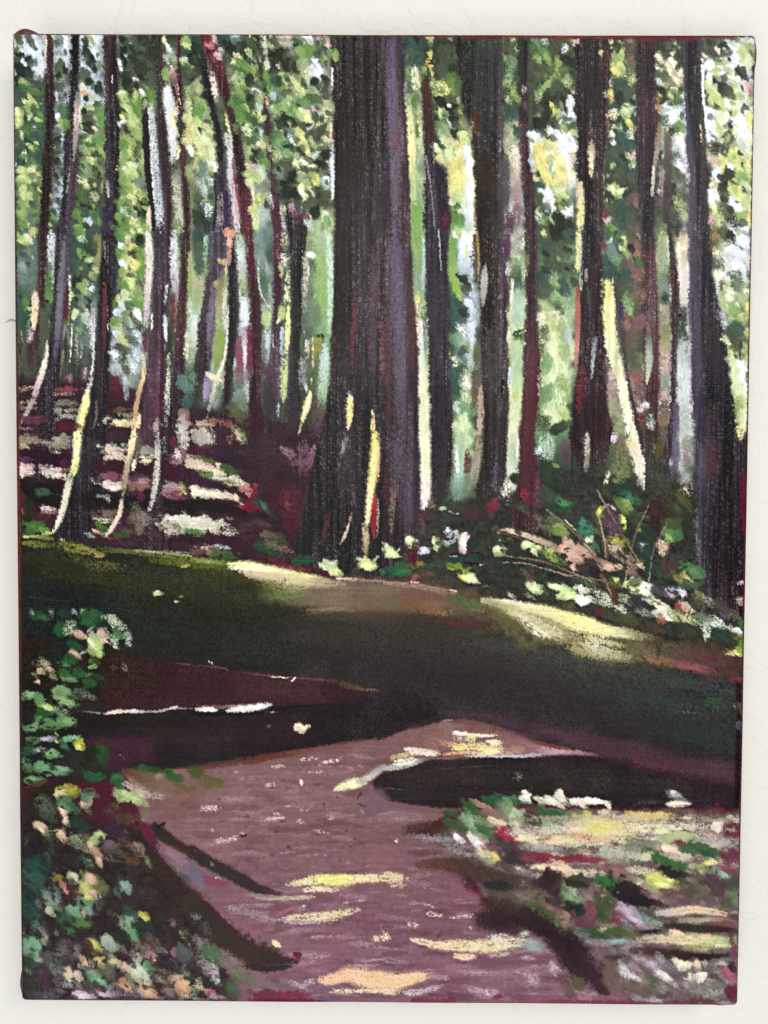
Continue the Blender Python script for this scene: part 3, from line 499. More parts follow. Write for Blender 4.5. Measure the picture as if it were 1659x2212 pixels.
dabs('''40 140 110 90 80 T n; 40 220 110 90 80 d; 30 330 120 100 70 d n; 40 430 120 90 60 D d; 50 560 130 100 80 e n; 60 680 130 110 85 l n; 50 780 140 100 80 G n; 60 880 150 90 70 L; 40 960 150 110 75 y n; 100 1000 150 90 70 q n; 90 1100 160 110 65 y; 60 1180 140 90 60 e d; 160 1120 160 60 80 q n; 170 1240 120 60 85 w n; 80 1280 150 120 70 t n; 150 1340 140 80 80 s d; 190 1300 70 50 40 k; 90 1420 140 110 80 s d; 60 1540 150 110 80 D d; 130 1600 120 90 85 w d; 60 1680 150 110 85 d; 120 1730 110 80 80 k d
180 115 80 60 60 i; 150 180 90 50 20 c97a72; 225 270 110 45 60 i; 245 215 50 40 40 v; 290 130 110 110 70 T n; 330 200 120 110 60 k n; 380 130 120 100 60 t n; 375 90 90 50 20 s d; 480 150 130 90 60 D n; 440 220 120 110 60 d; 530 230 130 90 60 D n; 480 240 60 50 70 y d; 510 270 100 60 50 e d; 400 280 80 60 60 c d; 370 350 90 60 60 q d; 460 370 140 90 40 G; 400 410 110 80 30 g; 520 370 70 40 40 L d; 365 470 60 40 60 i; 410 500 140 90 70 e n; 430 560 120 70 40 l; 390 650 160 70 -20 G; 370 690 90 50 60 G; 420 700 110 90 60 g n
500 480 110 100 80 k; 560 530 90 60 70 D; 550 600 90 90 60 w n; 500 640 130 80 60 k; 520 700 110 60 80 D; 470 730 90 30 60 L; 440 790 160 100 60 G; 500 810 110 60 70 g; 540 780 70 50 50 L d; 580 720 70 70 80 s n; 560 850 110 80 60 D d; 480 920 130 100 60 q d; 580 930 100 80 60 s d; 540 990 110 70 40 g; 490 1010 90 80 60 D d; 590 1040 80 80 60 c d; 520 1080 120 70 -40 e; 560 1120 110 80 60 k; 600 1150 110 80 60 g; 530 1170 90 60 60 d; 630 1200 90 80 60 G; 480 1220 60 40 60 Y d; 550 1240 110 80 20 i d; 600 1290 110 90 60 s n
540 1320 130 100 40 L; 500 1370 100 60 60 y; 590 1300 70 60 60 q; 580 1510 150 90 110 L; 610 1480 90 60 110 l; 540 1630 100 80 70 y; 520 1590 50 40 30 Y; 550 1700 110 70 80 y; 540 1740 70 50 80 L; 620 1420 90 120 80 a tn; 600 1650 90 120 80 s tn
620 130 80 70 80 c d; 700 110 90 50 30 c d; 800 100 150 50 10 i d; 900 150 110 50 60 T; 880 180 80 40 -30 k; 850 190 50 40 40 s; 1010 130 110 70 60 s; 1000 100 70 50 30 w; 1090 110 90 60 60 i d; 1160 130 70 60 80 c88a84 d; 720 160 110 80 40 D; 670 180 100 60 30 e d; 740 230 130 60 10 D n; 1000 230 140 110 20 G; 1070 220 110 60 20 G; 940 240 80 70 30 l; 1100 280 150 100 80 D; 1060 300 60 80 80 w d; 1140 300 110 70 80 l; 1200 250 70 110 80 G; 1240 290 70 60 60 l; 1170 180 70 60 70 i
700 300 110 80 60 d; 780 290 140 110 40 k; 850 320 130 110 60 D; 720 360 90 60 60 k d; 820 400 130 70 30 D d; 900 380 90 80 60 d; 740 360 50 40 60 c d; 960 380 130 90 80 e n; 990 430 110 70 80 q d; 1080 440 150 110 70 w n; 1100 380 110 50 60 b; 1150 480 80 70 50 k; 1110 530 150 100 50 D d; 1060 500 80 90 70 k; 1140 580 90 60 60 D d
650 500 190 100 85 g; 640 460 100 60 70 G; 680 560 90 60 70 l; 800 470 130 70 30 L d; 850 500 140 80 40 L; 940 560 120 90 60 L; 900 520 90 60 60 y d; 730 500 80 80 60 T; 740 590 110 80 40 t; 700 620 90 50 60 s; 800 600 110 60 20 D d; 800 670 130 60 -10 G tn; 1060 640 150 80 20 g; 980 670 110 50 10 G; 1170 620 100 40 -10 D; 840 720 160 130 80 f n; 790 720 110 60 80 L t; 880 740 90 70 60 G; 720 730 90 110 80 f n; 740 800 90 90 80 e d; 920 720 60 40 80 k
960 790 130 120 60 L; 1010 820 120 80 50 y; 940 740 80 60 60 q d; 1080 720 140 60 -10 i d; 1160 780 110 80 70 q d; 1130 860 110 50 -20 y d; 830 840 170 90 20 k; 780 880 110 70 40 D d; 960 880 110 60 20 D; 1080 930 150 80 -30 D; 1020 880 80 40 -30 s; 1140 900 60 60 80 D; 720 960 90 110 80 g n; 760 1010 100 80 60 G tn; 860 950 100 80 50 t n; 860 1000 80 50 60 w d; 930 950 100 80 55 L; 960 990 90 70 55 Y; 970 1060 140 80 60 L; 1000 1110 70 50 50 y; 1040 1020 90 60 60 e; 1150 1010 110 50 -20 L d; 1180 1050 50 40 60 l
800 1080 140 90 60 f n; 790 1150 120 60 60 q d; 720 1130 90 110 80 e d; 900 1100 110 60 20 D d; 1130 1110 140 110 -60 D; 1160 1120 80 90 80 d; 1070 1120 110 40 -40 s; 940 1170 120 80 50 e; 900 1220 110 60 60 q d; 980 1200 80 50 30 j d; 1040 1220 70 40 10 y; 1080 1200 110 30 20 x; 1130 1230 90 80 60 k; 1170 1300 90 60 40 D; 1060 1260 90 50 30 D; 820 1250 150 110 70 D n; 750 1290 120 110 80 t n; 900 1330 140 90 40 k; 780 1370 120 80 60 D d; 960 1290 90 50 20 e; 980 1380 120 110 50 e; 1070 1350 120 70 60 Y; 1040 1310 80 50 60 l; 940 1410 60 90 60 y; 970 1490 110 60 70 y; 950 1450 60 50 40 j; 1040 1440 100 60 60 q; 1150 1380 110 80 70 s; 1160 1330 70 50 60 w
830 1440 150 120 30 k n; 770 1460 90 80 60 k; 890 1460 90 90 60 k; 740 1420 60 90 80 D d; 1120 1500 160 110 60 d; 1050 1560 130 110 50 D; 1160 1490 90 110 80 D; 1020 1600 100 90 40 D d; 1070 1650 110 90 70 k; 980 1660 90 70 60 m t; 1150 1640 120 60 85 q n; 1160 1720 120 60 88 f n; 1090 1720 90 90 70 e d; 1010 1730 110 80 60 s d''')
stroke('285 750 24 300 850 26 330 950 26 340 1050 22', ['c3b05e', 'd8d08c', 'b7b08e', 'cfc4b4'], dry=.25)
stroke('170 420 60 200 600 60 240 700 50', ['c7b8a0', 'dcc9bc', 'c9b8a6'], dry=.4); stroke('240 650 90 250 780 80', ['4a5540', '3c4433'], dry=.2, a=.8)
stroke('370 860 50 380 950 50', ['5a6b45', '6a4a40'], dry=.3)
stroke('300 950 50 330 1150 50 330 1300 60 360 1500 60 390 1770 60', ['bdb6b8', 'c9c5cb', 'b3a9b4', 'c4aab2', 'd0bec2'], dry=.18)
stroke('345 1150 14 375 1400 16 420 1650 14', ['8a3a48', '96404e', '7e3444'], dry=.15)
stroke('260 1200 70 270 1350 50', ['3f3842', '352d3a'], dry=.3); stroke('240 1480 80 240 1650 90 230 1770 100', ['a8a494', '6a6064', '8f858c', '746a70'], dry=.5)
stroke('290 1450 30 300 1770 60', ['2b2038', '332440'], a=.8)
stroke('195 1350 22 205 1550 20 180 1770 22', ['23281f', '1f2320'], a=.9)
stroke('520 1420 16 540 1600 14', ['e0d29a', 'd8d09a'], dry=.3)
stroke('640 640 40 650 700 36', ['c88f84', 'd9a496'], dry=.2); stroke('615 620 20 625 700 20', ['5a2028'], a=.9)
stroke('580 270 16 590 330 14', ['9f9c98'], dry=.2)
stroke('640 300 50 650 380 50', ['a9b596', 'c2cba8'], dry=.3); stroke('620 150 30 640 260 40', ['cfc2a4', '9fa588'], dry=.4)
stroke('1200 850 22 1195 1000 22', ['d9b3a4', 'cfa79c'], dry=.3); stroke('1205 380 20 1208 560 22', ['dccbc4', 'd9cac0'], dry=.3); stroke('1200 1120 40 1210 1280 30 1212 1500 28', ['cdd6de', 'c6d0da', 'c8d2d0'], dry=.08)
stroke('700 1560 60 720 1700 70 740 1770 70', ['3c1f28', '4a2630', '40262e'], a=.85); stroke('760 1580 30 800 1770 40', ['b9a4a6', 'cbb6b6'], dry=.45)
stroke('850 1560 70 910 1660 70', ['a98a90', '5a3640'], dry=.4); stroke('660 1450 50 690 1600 50', ['b9beb0', '8f9490'], dry=.5)
tile(2, 0)
stroke('55 80 120 55 400 115 70 800 115 85 1200 110 100 1770 110', ['57506a', '696278', '6c6478', '675c70', '6c6270', '645a6a'], a=.7, dry=.16, br=.2, soft=.9)
stroke('150 300 40 180 700 40 200 1100 40 215 1600 40', ['33262c', '352630', '3c2a34', '3a2a33'], a=.7, dry=.1)
stroke('95 950 50 90 1080 50', ['7a4a55', '6a4250'], dry=.4)
stroke('10 1050 60 20 1400 70 20 1770 60', ['3a333c', '332c33', '39323a'], dry=.3, a=.7)
dabs('''230 150 130 110 80 T n; 280 120 100 60 70 k; 230 240 110 90 80 D d; 290 330 90 120 80 T; 400 130 110 70 85 e d; 395 110 40 90 85 o d; 400 200 90 60 85 D d; 395 250 90 40 85 Y d; 380 330 100 40 85 o d; 410 400 110 30 85 Y; 345 390 90 40 80 l d; 520 160 150 110 60 d n; 530 270 150 130 60 D n; 570 120 60 50 60 a d; 500 400 130 120 70 D n; 600 400 110 90 80 d n; 590 480 110 90 80 G tn; 640 520 90 80 80 g d; 480 520 150 120 30 L d; 520 540 110 70 50 Y d; 500 610 130 60 20 Y d; 430 580 90 60 60 l d; 460 640 90 40 70 y d; 540 600 60 40 20 Y
560 640 120 80 20 D n; 500 680 110 80 60 k; 580 740 110 110 70 k n; 560 700 40 30 60 j; 500 770 110 60 60 e; 480 760 100 40 80 L; 540 790 90 50 60 f; 640 770 90 70 60 D; 660 760 60 40 60 l d; 600 840 120 110 60 k n; 520 900 110 90 60 f t; 490 940 90 60 60 e d; 640 890 130 80 60 D d; 570 870 120 20 65 s; 620 950 110 70 60 k; 700 920 80 90 60 D d
460 1090 140 60 55 y; 450 1060 70 60 60 q; 480 1170 110 60 60 y; 495 1210 50 40 60 c; 550 1060 140 70 75 y d; 560 1130 130 70 75 q; 590 1180 90 60 70 y d; 680 980 140 70 85 y n; 680 1080 130 90 85 Y d; 690 1000 90 80 80 L d; 640 1110 60 80 60 q; 660 1200 160 130 85 y n; 640 1290 190 150 80 Y n; 620 1390 160 110 85 Y; 700 1300 150 80 88 y n; 600 1460 130 80 80 y d; 640 1500 140 90 80 L d; 720 1100 180 70 88 w n; 730 1250 200 60 88 w n; 740 1450 200 70 88 w n; 720 1620 200 90 88 b n; 690 1540 150 60 88 q d; 500 1410 90 50 60 c d; 520 1480 80 60 60 q d; 560 1540 100 60 60 j d; 610 1640 150 70 88 g n; 590 1700 140 60 88 G; 650 1690 140 60 88 G
1110 130 110 60 80 e d; 1090 220 130 80 80 D n; 1100 350 130 90 80 f tn; 1090 420 130 90 85 f d; 1060 500 110 60 80 e d; 1110 580 110 80 70 l d; 1080 650 90 80 60 e d; 1150 650 90 60 70 l d; 1120 760 130 90 85 T n; 1080 800 110 80 80 T n; 1090 880 100 60 80 f d; 1100 950 90 60 85 e d; 1150 930 80 90 85 T n
1310 150 120 90 60 t d; 1390 150 90 60 70 s d; 1300 230 100 80 60 g n; 1390 260 120 90 70 G; 1330 310 90 70 70 l d; 1410 300 80 50 60 l; 1500 180 110 90 60 D n; 1560 210 120 60 110 w d; 1590 140 100 80 60 D n; 1500 330 100 60 100 l; 1570 300 110 90 60 k; 1620 330 80 60 60 k; 1640 150 60 90 85 i d; 1380 400 120 90 60 D n; 1480 450 120 60 -30 l d; 1430 500 110 60 -50 L d; 1360 560 120 60 110 G; 1390 530 90 50 110 l; 1290 540 100 90 60 D d; 1290 640 90 80 80 D d; 1330 620 110 60 110 e d; 1500 540 140 110 60 D d; 1580 500 120 110 60 e d; 1600 620 110 90 60 D d; 1610 670 90 60 80 w; 1590 700 60 50 60 b; 1640 580 60 60 80 i d
1470 740 150 80 85 l d; 1450 700 90 40 70 Y d; 1480 780 100 40 80 Y d; 1510 770 80 30 80 L; 1360 800 100 70 60 e d; 1350 740 90 60 60 D n; 1580 820 130 90 -50 w; 1620 780 90 70 60 w; 1560 780 60 50 40 s; 1400 850 130 110 60 k n; 1280 880 110 60 80 T; 1340 870 110 90 60 k n; 1480 880 120 80 60 D n; 1600 890 120 60 40 g; 1560 910 90 40 60 l; 1630 930 70 50 40 L
1300 980 110 70 60 w n; 1360 990 110 60 60 b n; 1290 1080 130 60 80 w n; 1290 1200 150 60 85 b n; 1500 970 150 90 40 w n; 1590 1020 160 130 60 w n; 1560 1110 140 90 60 w n; 1420 1010 110 80 60 L; 1620 1150 110 70 80 i d; 1350 1100 140 110 80 Y n; 1430 1050 120 70 100 y; 1360 1220 160 110 70 Y; 1400 1320 150 110 60 Y; 1470 1050 110 60 70 y d; 1520 1180 150 90 60 y; 1530 1280 150 100 60 Y; 1470 1370 140 80 70 Y; 1540 1380 110 80 70 y; 1480 1440 110 60 80 L; 1430 1170 120 40 80 L; 1450 1290 110 30 85 e; 1330 1350 90 60 60 y d; 1580 1260 70 60 60 q d
1340 1430 120 110 80 T n; 1420 1500 150 110 60 w; 1390 1550 110 80 70 b d; 1460 1580 90 60 80 w; 1330 1540 110 90 80 D n; 1530 1470 120 90 60 q; 1570 1530 130 110 60 L; 1540 1580 110 80 60 l; 1600 1600 120 60 60 w; 1580 1650 130 50 40 w; 1340 1660 130 60 80 q d; 1380 1720 140 70 80 f d; 1460 1690 100 40 70 q; 1480 1650 70 30 110 L d; 1530 1710 150 100 60 k n; 1620 1730 100 80 60 D n; 1440 1750 90 60 60 D d''')
stroke('185 500 24 180 620 40', ['8a8690', '5a5560'], dry=.3); stroke('200 620 60 225 850 60 235 1100 60 245 1350 50 260 1600 60 270 1770 70', ['8aa070', 'dedc94', 'e0dc90', 'b8c07a', 'a9bc8a', '7a9a58'], dry=.18, soft=.4)
stroke('260 380 70 280 550 70', ['cfd0ae', 'd8cfa0'], dry=.35); stroke('300 700 40 310 950 40 310 1200 50', ['a9ad72', 'd5c9a0', '9aa078'], dry=.4)
stroke('265 620 30 260 700 30', ['4f7a30'], a=.9); stroke('280 870 26 285 960 26', ['54822f'], a=.9); stroke('270 1550 90 280 1770 90', ['6f9a3e', '7fa658'], dry=.25)
stroke('360 470 60 360 700 60 380 900 60', ['4a2e22', '402a28', '2e2426'], a=.9, dry=.1)
stroke('360 1130 9 400 1400 10 440 1770 12', ['8a8790', '74727c', '6c6a76'], dry=.1); stroke('420 1000 9 430 1300 9', ['6a6870'], dry=.2)
stroke('470 1250 110 500 1450 100 530 1700 100', ['23222a', '241f26', '2a2026'], a=.9); stroke('530 1650 70 540 1770 70', ['5a2c38', '3a2028'], dry=.35)
stroke('760 830 70 770 960 60', ['c8b2a4', '5a3828'], dry=.5); stroke('790 780 60 800 900 50', ['43281c'], a=.8)
stroke('870 1150 120 880 1450 120', ['2a1e16', '33221a'], dry=.3, a=.7); stroke('780 1500 16 785 1770 14', ['7a6a3a', '8a8048'], dry=.2)
stroke('1040 1150 80 1050 1400 80 1040 1600 70', ['4a4444', '464044', '43383e'], dry=.15, a=.9); stroke('1010 1450 20 1030 1770 24', ['3c3a3c'], a=.8)
stroke('1000 1000 20 1000 1100 20', ['7a8088'], dry=.4)
stroke('1120 1050 60 1140 1250 70 1150 1450 70', ['d9cfc0', 'cdbfae', '8a6a66'], dry=.4); stroke('1140 1400 70 1150 1600 80 1130 1770 70', ['a88f8a', '7a5560', '6a3f56'], dry=.42)
stroke('1080 1650 90 1080 1770 80', ['5a3c4c', '4a3042'], dry=.2); stroke('1220 680 24 1225 760 20', ['4f4648'], a=.8); stroke('1210 520 60 1205 600 40', ['b0a890'], dry=.55)
stroke('1180 730 50 1200 770 70 1210 830 60', ['2a2428', '30262a'], a=.9)
tile(3, 0)
dabs('''370 250 150 70 85 L; 350 350 170 90 80 l; 380 380 130 90 80 L; 340 410 110 70 60 Y; 310 160 100 40 60 i d; 400 110 60 40 60 k; 450 180 130 110 80 n tn; 470 300 130 80 80 n d; 350 190 90 70 80 d n; 280 280 70 50 80 m d; 300 500 80 40 80 c d; 300 600 110 50 75 Y d; 310 640 60 30 40 o; 260 610 60 40 60 e d; 400 530 150 150 60 T n; 460 620 130 110 60 D n; 380 650 110 90 60 d n; 430 770 120 80 80 L; 420 740 70 60 60 q; 480 720 80 20 -20 s; 460 860 80 60 60 Y; 380 900 80 60 60 L; 350 850 90 60 60 D d; 320 780 70 110 80 c d; 310 950 60 70 80 j; 325 1020 70 40 70 j; 400 1000 160 160 60 T n; 470 950 90 90 60 c d; 490 1120 90 60 80 i d; 450 1140 80 40 20 c; 490 1200 90 50 80 c d; 350 1110 130 130 60 D n; 430 1250 140 120 60 T n; 360 1320 140 130 50 D n; 470 1330 90 80 60 D d; 340 1450 130 100 50 L; 390 1430 100 50 -20 q; 310 1430 60 60 60 q; 300 1600 120 120 60 D n; 400 1600 140 130 60 T n; 480 1520 90 130 80 n tn; 480 1680 110 110 60 D d; 300 1740 110 70 30 G; 350 1720 90 60 40 D; 410 1740 90 80 60 T n; 260 1690 60 90 80 i d; 245 1650 50 50 60 r d
780 200 130 110 60 D n; 720 160 110 100 60 d n; 840 130 70 30 60 j; 720 290 80 60 60 c d; 830 320 90 60 60 j; 860 360 110 50 60 c; 800 380 110 70 80 c d; 890 410 80 60 60 c; 750 450 130 110 40 D n; 870 480 90 80 60 c d; 720 500 90 40 60 s; 780 540 110 60 30 L d; 830 610 110 70 30 L; 870 580 80 50 40 y; 750 580 90 70 60 k n; 730 650 90 40 60 o d; 770 680 110 80 60 d; 880 670 110 80 80 g; 910 620 60 90 80 q d; 720 730 80 50 60 o d; 840 790 170 140 60 w; 830 820 140 110 50 w; 780 740 80 30 -10 s; 900 760 60 60 60 b; 760 830 80 80 60 D d; 900 890 110 60 50 G; 850 930 120 90 60 D d; 770 950 90 110 80 e d; 890 1010 130 90 50 w d; 850 1060 130 90 50 s d; 920 1060 110 70 80 w d; 870 1160 130 100 60 D d; 900 1220 130 80 60 w d; 850 1300 140 110 60 D n; 910 1330 110 80 60 D d; 820 1420 130 110 60 d n; 900 1460 120 100 60 D d; 880 1560 140 120 60 e d; 850 1680 150 130 60 D d; 930 1640 110 80 60 e d; 760 1560 110 140 85 n tn; 720 1640 100 120 85 D tn
1180 160 150 110 50 D; 1220 230 160 110 20 d; 1150 230 110 110 70 D n; 1290 190 90 60 40 k; 1240 115 110 60 10 D; 1360 120 90 60 30 D; 1320 240 80 40 -30 D; 1220 220 60 50 60 c d; 1280 320 90 50 10 e; 1220 330 80 50 10 l; 1200 410 110 90 60 L; 1140 360 80 90 80 w n; 1150 470 110 60 85 w n; 1440 270 140 90 80 L n; 1480 320 110 70 80 q; 1400 400 110 60 40 w d; 1450 440 150 60 55 k; 1440 400 80 60 60 D; 1500 420 80 60 80 s d; 1280 440 90 60 20 w; 1300 520 150 100 60 D; 1260 570 130 90 60 k; 1340 600 120 80 50 D; 1370 560 80 40 85 Y; 1350 500 110 50 20 s; 1470 550 130 90 60 i d; 1420 620 110 80 70 e d; 1180 590 130 90 60 q; 1200 660 150 110 50 L; 1250 690 110 80 60 L; 1310 690 80 60 60 w; 1440 700 130 70 60 s d; 1350 760 130 80 60 e d; 1490 780 150 60 88 L; 1500 850 160 50 88 Y; 1150 780 140 80 80 w n; 1200 790 110 60 60 b d; 1180 900 150 90 70 w; 1170 1000 110 90 70 w; 1260 880 150 90 75 q; 1280 960 140 70 80 L d; 1330 900 170 70 80 k; 1400 870 160 90 100 w n; 1430 960 150 80 80 w d; 1330 1010 120 90 60 D; 1220 1060 150 90 30 D; 1190 1110 120 80 60 d d; 1290 1110 90 60 80 D; 1420 1050 140 90 60 s d; 1500 1010 110 60 80 y d
1240 1210 110 100 60 Y; 1380 1190 150 120 60 Y; 1360 1170 110 90 60 L; 1430 1250 130 110 60 L n; 1330 1240 70 70 60 w; 1220 1300 120 80 80 w n; 1190 1190 110 90 60 i d; 1330 1330 150 120 60 k; 1300 1420 140 100 30 k; 1430 1340 120 110 60 l n; 1480 1230 110 70 80 y d; 1390 1470 150 110 50 Y; 1360 1450 110 80 60 L; 1470 1430 120 80 70 q n; 1180 1400 130 90 70 c d; 1170 1500 140 90 70 w; 1220 1500 130 60 50 w; 1290 1500 110 90 60 D; 1280 1560 110 110 60 D d; 1380 1560 150 110 40 b; 1400 1600 110 80 60 w d; 1200 1620 150 80 80 y d; 1230 1680 140 90 80 L d; 1170 1700 120 60 85 i d; 1320 1640 140 110 60 D n; 1470 1580 130 90 80 L n; 1440 1690 130 110 60 l n; 1370 1720 130 90 60 k d; 1460 1750 110 60 60 w d; 1500 1680 120 50 88 Y''')
stroke('1090 300 24 1095 600 20 1130 900 24 1150 1050 18', ['e6ecee', 'd9e0e4', 'dfe4ea', 'c6ccd6'], dry=.12)
stroke('130 980 14 130 1100 60 125 1340 20', ['8a7c6c', 'c6b493', 'd4c5a2', 'bfae90'], dry=.18, h=.12, lab=new_label('painted_sliver_of_light'))
stroke('30 1370 50 35 1550 70 30 1770 60', ['cdb99a', 'd6c295', 'd9cd84', 'd9d394'], dry=.14, h=.12, lab=new_label('painted_sliver_of_light'))
stroke('720 850 30 710 1000 60 680 1200 30 655 1480 24', ['7a5e4a', '9d8a7c', '8f8272', '8f9488'], dry=.3); stroke('665 1230 16 655 1480 20', ['c4c4a8', '9aa39a'], dry=.1)
stroke('730 1200 40 740 1500 40', ['8a6a78', 'a08a92'], dry=.5); stroke('790 900 70 790 1300 70 780 1700 70', ['4c4440', '4a3e40', '3a2a2c'], dry=.15, a=.8)
stroke('940 560 40 965 900 50 985 1200 60 1000 1500 60 990 1770 60', ['403d48', '45404e', '4c4456', '423c48', '443e4c'], dry=.18, a=.75)
stroke('940 1150 40 970 1350 40', ['d9c6da', 'c9aac4'], dry=.35); stroke('915 450 10 950 1000 10', ['9fb0bc'], dry=.45)
stroke('1090 900 40 1110 1300 50 1120 1770 40', ['43403c', '34302e', '3a3432'], dry=.25, a=.9); stroke('1075 850 14 1085 1100 16', ['c4b58a', 'd09a7a'], dry=.5)
stroke('130 750 36 130 980 36', ['5a4c48', '6a5a52'], dry=.5, a=.7); stroke('280 800 30 285 1050 30', ['b8863a', '9a6a4a'], dry=.62)
stroke('1500 480 40 1505 640 30', ['d7b2a8', '8a4a4a'], dry=.3)
# ---------------------------------------------------------------- second row
tile(0, 1)
dabs('''200 90 140 80 20 L; 240 80 80 60 30 c; 170 60 80 60 30 l; 180 150 90 60 30 D; 220 220 110 60 30 D; 160 340 90 90 60 t n; 200 330 80 60 60 s t; 190 440 110 90 80 t tn; 230 600 110 60 85 g; 220 650 90 60 85 G t; 430 560 150 60 85 g; 425 590 80 60 70 G; 410 620 40 20 0 x; 690 30 110 90 60 G; 730 120 110 70 60 l; 700 100 60 60 60 w; 690 180 100 80 80 G; 750 190 130 90 80 d; 660 150 90 110 80 T n; 730 240 110 70 60 G; 780 270 70 60 60 b; 700 310 130 60 80 l d; 650 290 80 120 85 T n; 760 340 110 60 -20 D d; 740 400 120 60 10 D; 660 430 120 70 -50 k; 800 400 80 50 60 e; 740 470 90 60 50 e d; 720 530 140 60 60 l; 750 560 90 50 50 e d; 750 620 120 60 40 k; 790 500 60 90 60 w d; 720 660 120 70 60 a t; 740 780 110 60 60 s; 770 700 60 80 80 c d; 640 740 130 50 100 q; 700 600 90 90 80 t d
1060 60 130 110 80 G n; 1160 30 130 90 60 G; 1110 70 90 70 60 l; 1150 120 140 80 40 D d; 1210 90 90 90 80 k; 1050 210 130 80 60 G; 1050 140 60 50 30 w; 1150 230 150 90 80 Y n; 1180 290 160 100 70 Y; 1120 330 130 90 60 y; 1200 230 100 70 60 G; 1100 270 110 70 60 L; 1060 300 80 50 50 w n; 1070 400 150 70 70 l; 1130 420 130 90 60 L; 1220 380 130 70 85 G; 1150 500 150 70 60 L; 1080 500 110 70 60 G; 1060 550 80 30 30 k; 1200 480 110 80 70 D d; 1200 560 110 70 60 l; 1100 590 140 70 50 q; 1180 650 130 110 60 G n; 1060 690 110 90 60 G; 1090 660 100 80 60 q; 1040 650 60 60 60 b n; 1150 760 120 80 40 D d; 1190 740 100 70 60 w; 1010 720 60 90 80 b; 1010 830 110 90 60 L; 1000 800 80 70 60 G; 1110 840 150 100 40 D d; 1190 830 110 80 40 D d; 1120 800 90 60 60 b d; 1010 920 90 70 60 b n; 1070 960 110 80 50 L; 1040 1020 110 60 30 D; 1130 950 110 90 60 D d; 1190 920 90 60 60 w d; 1100 1040 120 80 20 D d; 1000 1100 90 80 60 w n; 1060 1130 130 110 60 D d; 1170 1100 120 90 85 b d; 1000 1220 90 110 85 b tn; 1090 1220 110 90 85 D d; 1150 1200 100 70 85 w d''')
stroke('300 560 60 300 700 60 285 850 40', ['d0b8a8', 'e2c49a', 'e0c49c'], dry=.15, h=.12, lab=new_label('painted_lit_bark')); stroke('270 860 50 250 960 50', ['a8949a', 'c2b2b6'], dry=.35)
stroke('400 960 10 395 1060 40 370 1200 50 330 1330 50 280 1470 44 220 1600 30 160 1700 14', ['cfd2bc', 'e6d9c0', 'dcc9b4', 'bfa9a4', 'a89298', 'a8929a', 'd9bfae'], dry=.08, h=.12, lab=new_label('painted_lit_bark', 'long cream lit edge curving to the lower left'))
stroke('440 40 80 440 250 60 450 500 30', ['ccd4d8', 'a9b2ac', '9aa59a'], dry=.3); stroke('420 300 50 420 500 60', ['3a5236', '4b7a3a'], a=.7)
stroke('360 700 70 370 900 70 360 1100 60', ['4c5540', '4a4c3e', '3f4238'], dry=.1, a=.85); stroke('560 60 24 530 400 50 510 700 60 490 950 50 470 1150 30', ['66606c', '6c6870', '726d76', '69646c', '4a444c'], dry=.15, soft=.6, a=.85)
stroke('605 370 20 600 550 22 590 700 20 575 900 16', ['dfe2b4', 'e2ddc2', 'd2b8a2', 'c4b7a8'], dry=.5); stroke('580 500 30 575 800 34', ['4a2024', '5a2a2c'], dry=.2)
stroke('620 820 12 610 1000 10 600 1150 8', ['c6cfae', 'b4bfa6'], dry=.15); stroke('660 900 30 660 1150 30', ['9fa39a', '8a928a'], dry=.5); stroke('710 880 30 700 1100 20', ['3d4c40', 'b5bcb2'], dry=.4)
stroke('840 60 60 835 250 70 820 420 40', ['7a7a48', '8a8656', '6f6c50'], dry=.1); stroke('800 650 60 800 850 60 790 1050 40', ['8f8c8c', 'cac5c2', 'c2b8b8'], dry=.4); stroke('810 900 14 800 1150 16 780 1280 22', ['d6d4d6', 'b8b4b8', 'c2bcb6'], dry=.15)
stroke('900 460 36 905 600 40 900 900 40 885 1100 26', ['6c2c34', '5a2a30', '4c2a30', '422a2e'], dry=.3); stroke('900 100 16 905 250 12', ['6a646c'], dry=.1)
stroke('930 640 8 930 900 8', ['b4acb0'], dry=.55); stroke('740 1200 40 720 1290 30', ['e0b4ba', 'a84a5a'], dry=.5); stroke('560 1270 50 600 1290 50', ['7a2a38', 'c98a94'], dry=.4)
stroke('1000 1290 60 1010 1450 70', ['5a1f2a', '4a1c28'], dry=.15, a=.9); stroke('1080 1280 40 1090 1460 50', ['b4b8bc', '7a8080'], dry=.25); stroke('1140 1240 40 1150 1330 30', ['7f8a80'], dry=.3)
stroke('1275 20 50 1290 200 70 1285 400 60 1270 600 50 1255 820 36', ['dcd5c6', 'd4c8c0', 'cfc4bc', 'c4b8b6', 'b8acb4'], dry=.14, h=.1, lab=new_label('painted_lit_bark', 'long pale grey lit bark on the purple brown trunk'))
stroke('1240 1090 30 1240 1250 34 1200 1400 40 1170 1550 46 1150 1770 60', ['d9c08a', 'd6bf86', 'b9906e', 'c29a70', 'e6cd96'], dry=.16, h=.12, lab=new_label('painted_lit_bark', 'peach lit edge on the lower part of the purple brown trunk')); stroke('1200 1600 30 1190 1700 40', ['e8cf98'], dry=.12)
stroke('1240 900 50 1260 1050 40', ['5a2a3c', '6a3040'], dry=.35); stroke('1310 720 10 1310 860 10', ['d9d5d8'], dry=.1)
stroke('1500 20 60 1500 250 80 1510 450 70 1510 620 50', ['b8bcc0', 'cfd2d6', 'b4b4ba', '8f7a84'], dry=.3); stroke('1440 480 24 1420 650 20', ['c4c6cc', '9fa2a8'], dry=.3); stroke('1420 740 30 1425 850 34 1435 960 16', ['a8b4bc', 'c0ccd2', 'b6c2c8'], dry=.08); stroke('1490 560 40 1500 850 40', ['6a2a34', '5a2630'], dry=.3)
